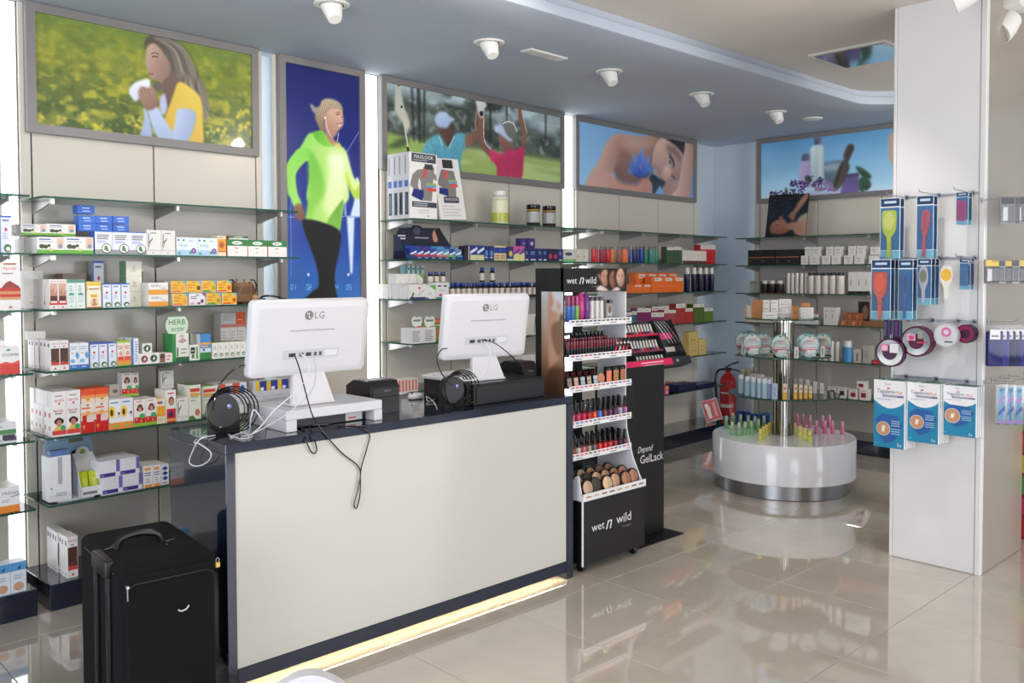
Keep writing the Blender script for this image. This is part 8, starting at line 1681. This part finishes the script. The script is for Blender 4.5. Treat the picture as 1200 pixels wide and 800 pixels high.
# rattan ornament with two hoops, third shelf
s0 = WA.s_at(284, ZA[2], .2); og = empty('rattan_ornament', WA.mat(s0, .2, ZA[2] + .001)); tag(og, 'brown rattan basket ornament with two dark hoops on the third shelf', 'ornament')
m = MB(); m.lathe([(.045, 0), (.06, .01), (.066, .05), (.058, .09), (.046, .11), (.046, .10), (.055, .05)], 14, cols=[(112, 80, 56), (130, 94, 66), (104, 74, 52), (134, 96, 64), (90, 62, 46), (70, 50, 38)], sx=1.2, sy=.8); m.build('basket', 'paint', og, smooth=True)
for q in range(12):
    a = q * .9; m = MB(); m.tube(spline([(.05 * math.cos(a) * 1.2, .04 * math.sin(a), .0), (.062 * math.cos(a + .5) * 1.2, .05 * math.sin(a + .5), .05), (.04 * math.cos(a + 1) * 1.2, .04 * math.sin(a + 1), .13)], 4), .003, 5, (150, 112, 70)); m.build('rattan_strand', 'paint', og, smooth=True)
for sx in (-1, 1):
    m = MB(); m.tube(spline([(sx * .075, 0, .03), (sx * .085, 0, .09), (sx * .07, 0, .125), (sx * .045, 0, .115), (sx * .04, 0, .08)], 6), .0035, 6, (40, 30, 24)); m.build('hoop', 'gloss', og, smooth=True)
m = MB(); m.lathe([(0, -.018), (.012, -.014), (.018, 0), (.012, .014), (0, .018)], 12, (196, 160, 110)); m.build('bead', 'gloss', og, T((.05, -.045, .03)), smooth=True)
s0 = WA.s_at(319, ZA[2], .2); hp = empty('headset', WA.mat(s0, .20, ZA[2] + .001)); tag(hp, 'black headset lying behind the top of the first monitor', 'headset')
m = MB(); m.tube(spline([(-.07, 0, .012), (-.05, .03, .03), (0, .05, .036), (.05, .03, .03), (.07, 0, .012)], 6), .006, 6, (20, 20, 22)); m.build('headband', 'gloss', hp, smooth=True)
for sx in (-1, 1): m = MB(); m.lathe([(0, 0), (.024, 0), (.026, .012), (.02, .024), (0, .026)], 14, (24, 24, 26)); m.build('ear_cup', 'gloss', hp, T((sx * .068, -.004, 0)), smooth=True)

# ================================================================ near the photographer
cp = on_z(360, 785, .80); ch = empty('chair', T((cp[0], cp[1], 0)) @ RZ(R(-30))); tag(ch, 'white plastic chair with a slotted curved back, mostly below the picture', 'chair')
out_ = [(-.11, -.30), (-.13, -.16), (-.10, -.05), (-.05, -.012), (0, 0), (.05, -.012), (.10, -.05), (.13, -.16), (.11, -.30)]; inn = [(.05, -.08), (.035, -.045), (0, -.034), (-.035, -.045), (-.05, -.08), (-.04, -.10), (.04, -.10)]
def ringo(pts, y): return [(a * .78, y + .25 * a * a, .79 + b) for a, b in pts]
O = spline(out_, 4); I = spline([(.05, -.06), (.03, -.03), (0, -.021), (-.03, -.03), (-.05, -.06)], 9)[::-1]
I = [I[round(q * (len(I) - 1) / (len(O) - 1))] for q in range(len(O))]
v = ringo(O, 0) + ringo(I, 0) + ringo(O, .03) + ringo(I, .03); n = len(O); f = []
for q in range(n - 1):
    f += [(q, n + q, n + q + 1, q + 1), (2 * n + q, 2 * n + q + 1, 3 * n + q + 1, 3 * n + q), (q, q + 1, 2 * n + q + 1, 2 * n + q), (n + q, 3 * n + q, 3 * n + q + 1, n + q + 1)]
m = MB(); m.add(v, f); bk = m.build('backrest', 'white_plastic', ch, smooth=True); 
m = MB(); m.rbox(-.12, -.004, .40, .12, .034, .665, r=.01, seg=2); m.build('back_panel', 'white_plastic', ch, T((0, .004, 0)), smooth=True)
m = MB(); m.rbox(-.19, .0, .40, .19, .40, .43, r=.012, seg=2); m.build('seat', 'white_plastic', ch, smooth=True)
for (x, y) in ((-.16, .03), (.16, .03), (-.16, .36), (.16, .36)):
    m = MB(); m.tube([(x, y, .405), (x * 1.12, y + (.03 if y > .2 else -.03), 0)], .014, 8, (190, 190, 194)); m.build('leg', 'steel', ch, smooth=True)
gp = on_z(10, 712, .42); gt = empty('side_table', T((gp[0] - .29, gp[1] - .03, 0))); tag(gt, 'low round glass side table cut by the picture edge near the suitcase', 'table')
m = MB(); m.lathe([(0, .405), (.235, .405), (.245, .412), (.24, .42), (0, .42)], 48, ); m.build('glass_top', 'frosted_acrylic', gt, smooth=True)
m = MB(); m.lathe([(.16, 0), (.16, .012), (.02, .02), (.02, .395), (.06, .404)], 28, (190, 190, 194)); m.build('pedestal', 'steel', gt, smooth=True)
# packs at the far end of the column side
er = empty('promotion_stand', T((5.50, 1.44, 0))); tag(er, 'colourful promotion stand glimpsed behind the column edge', 'display stand')
m = MB(); m.box(0, 0, 0, .3, .30, .75, (150, 40, 60)); m.build('body', 'card', er)
for q, c1 in enumerate(((190, 40, 60), (196, 50, 96), (90, 150, 80), (206, 190, 70), (190, 60, 50), (100, 170, 90))):
    m = MB(); m.rect(.0, .02 + .12 * q, .3, .12 + .12 * q, c1, 0); m.build('printed_band', 'label_print', er, RZ(R(-90)) @ T((-.30, -.0006, 0)))
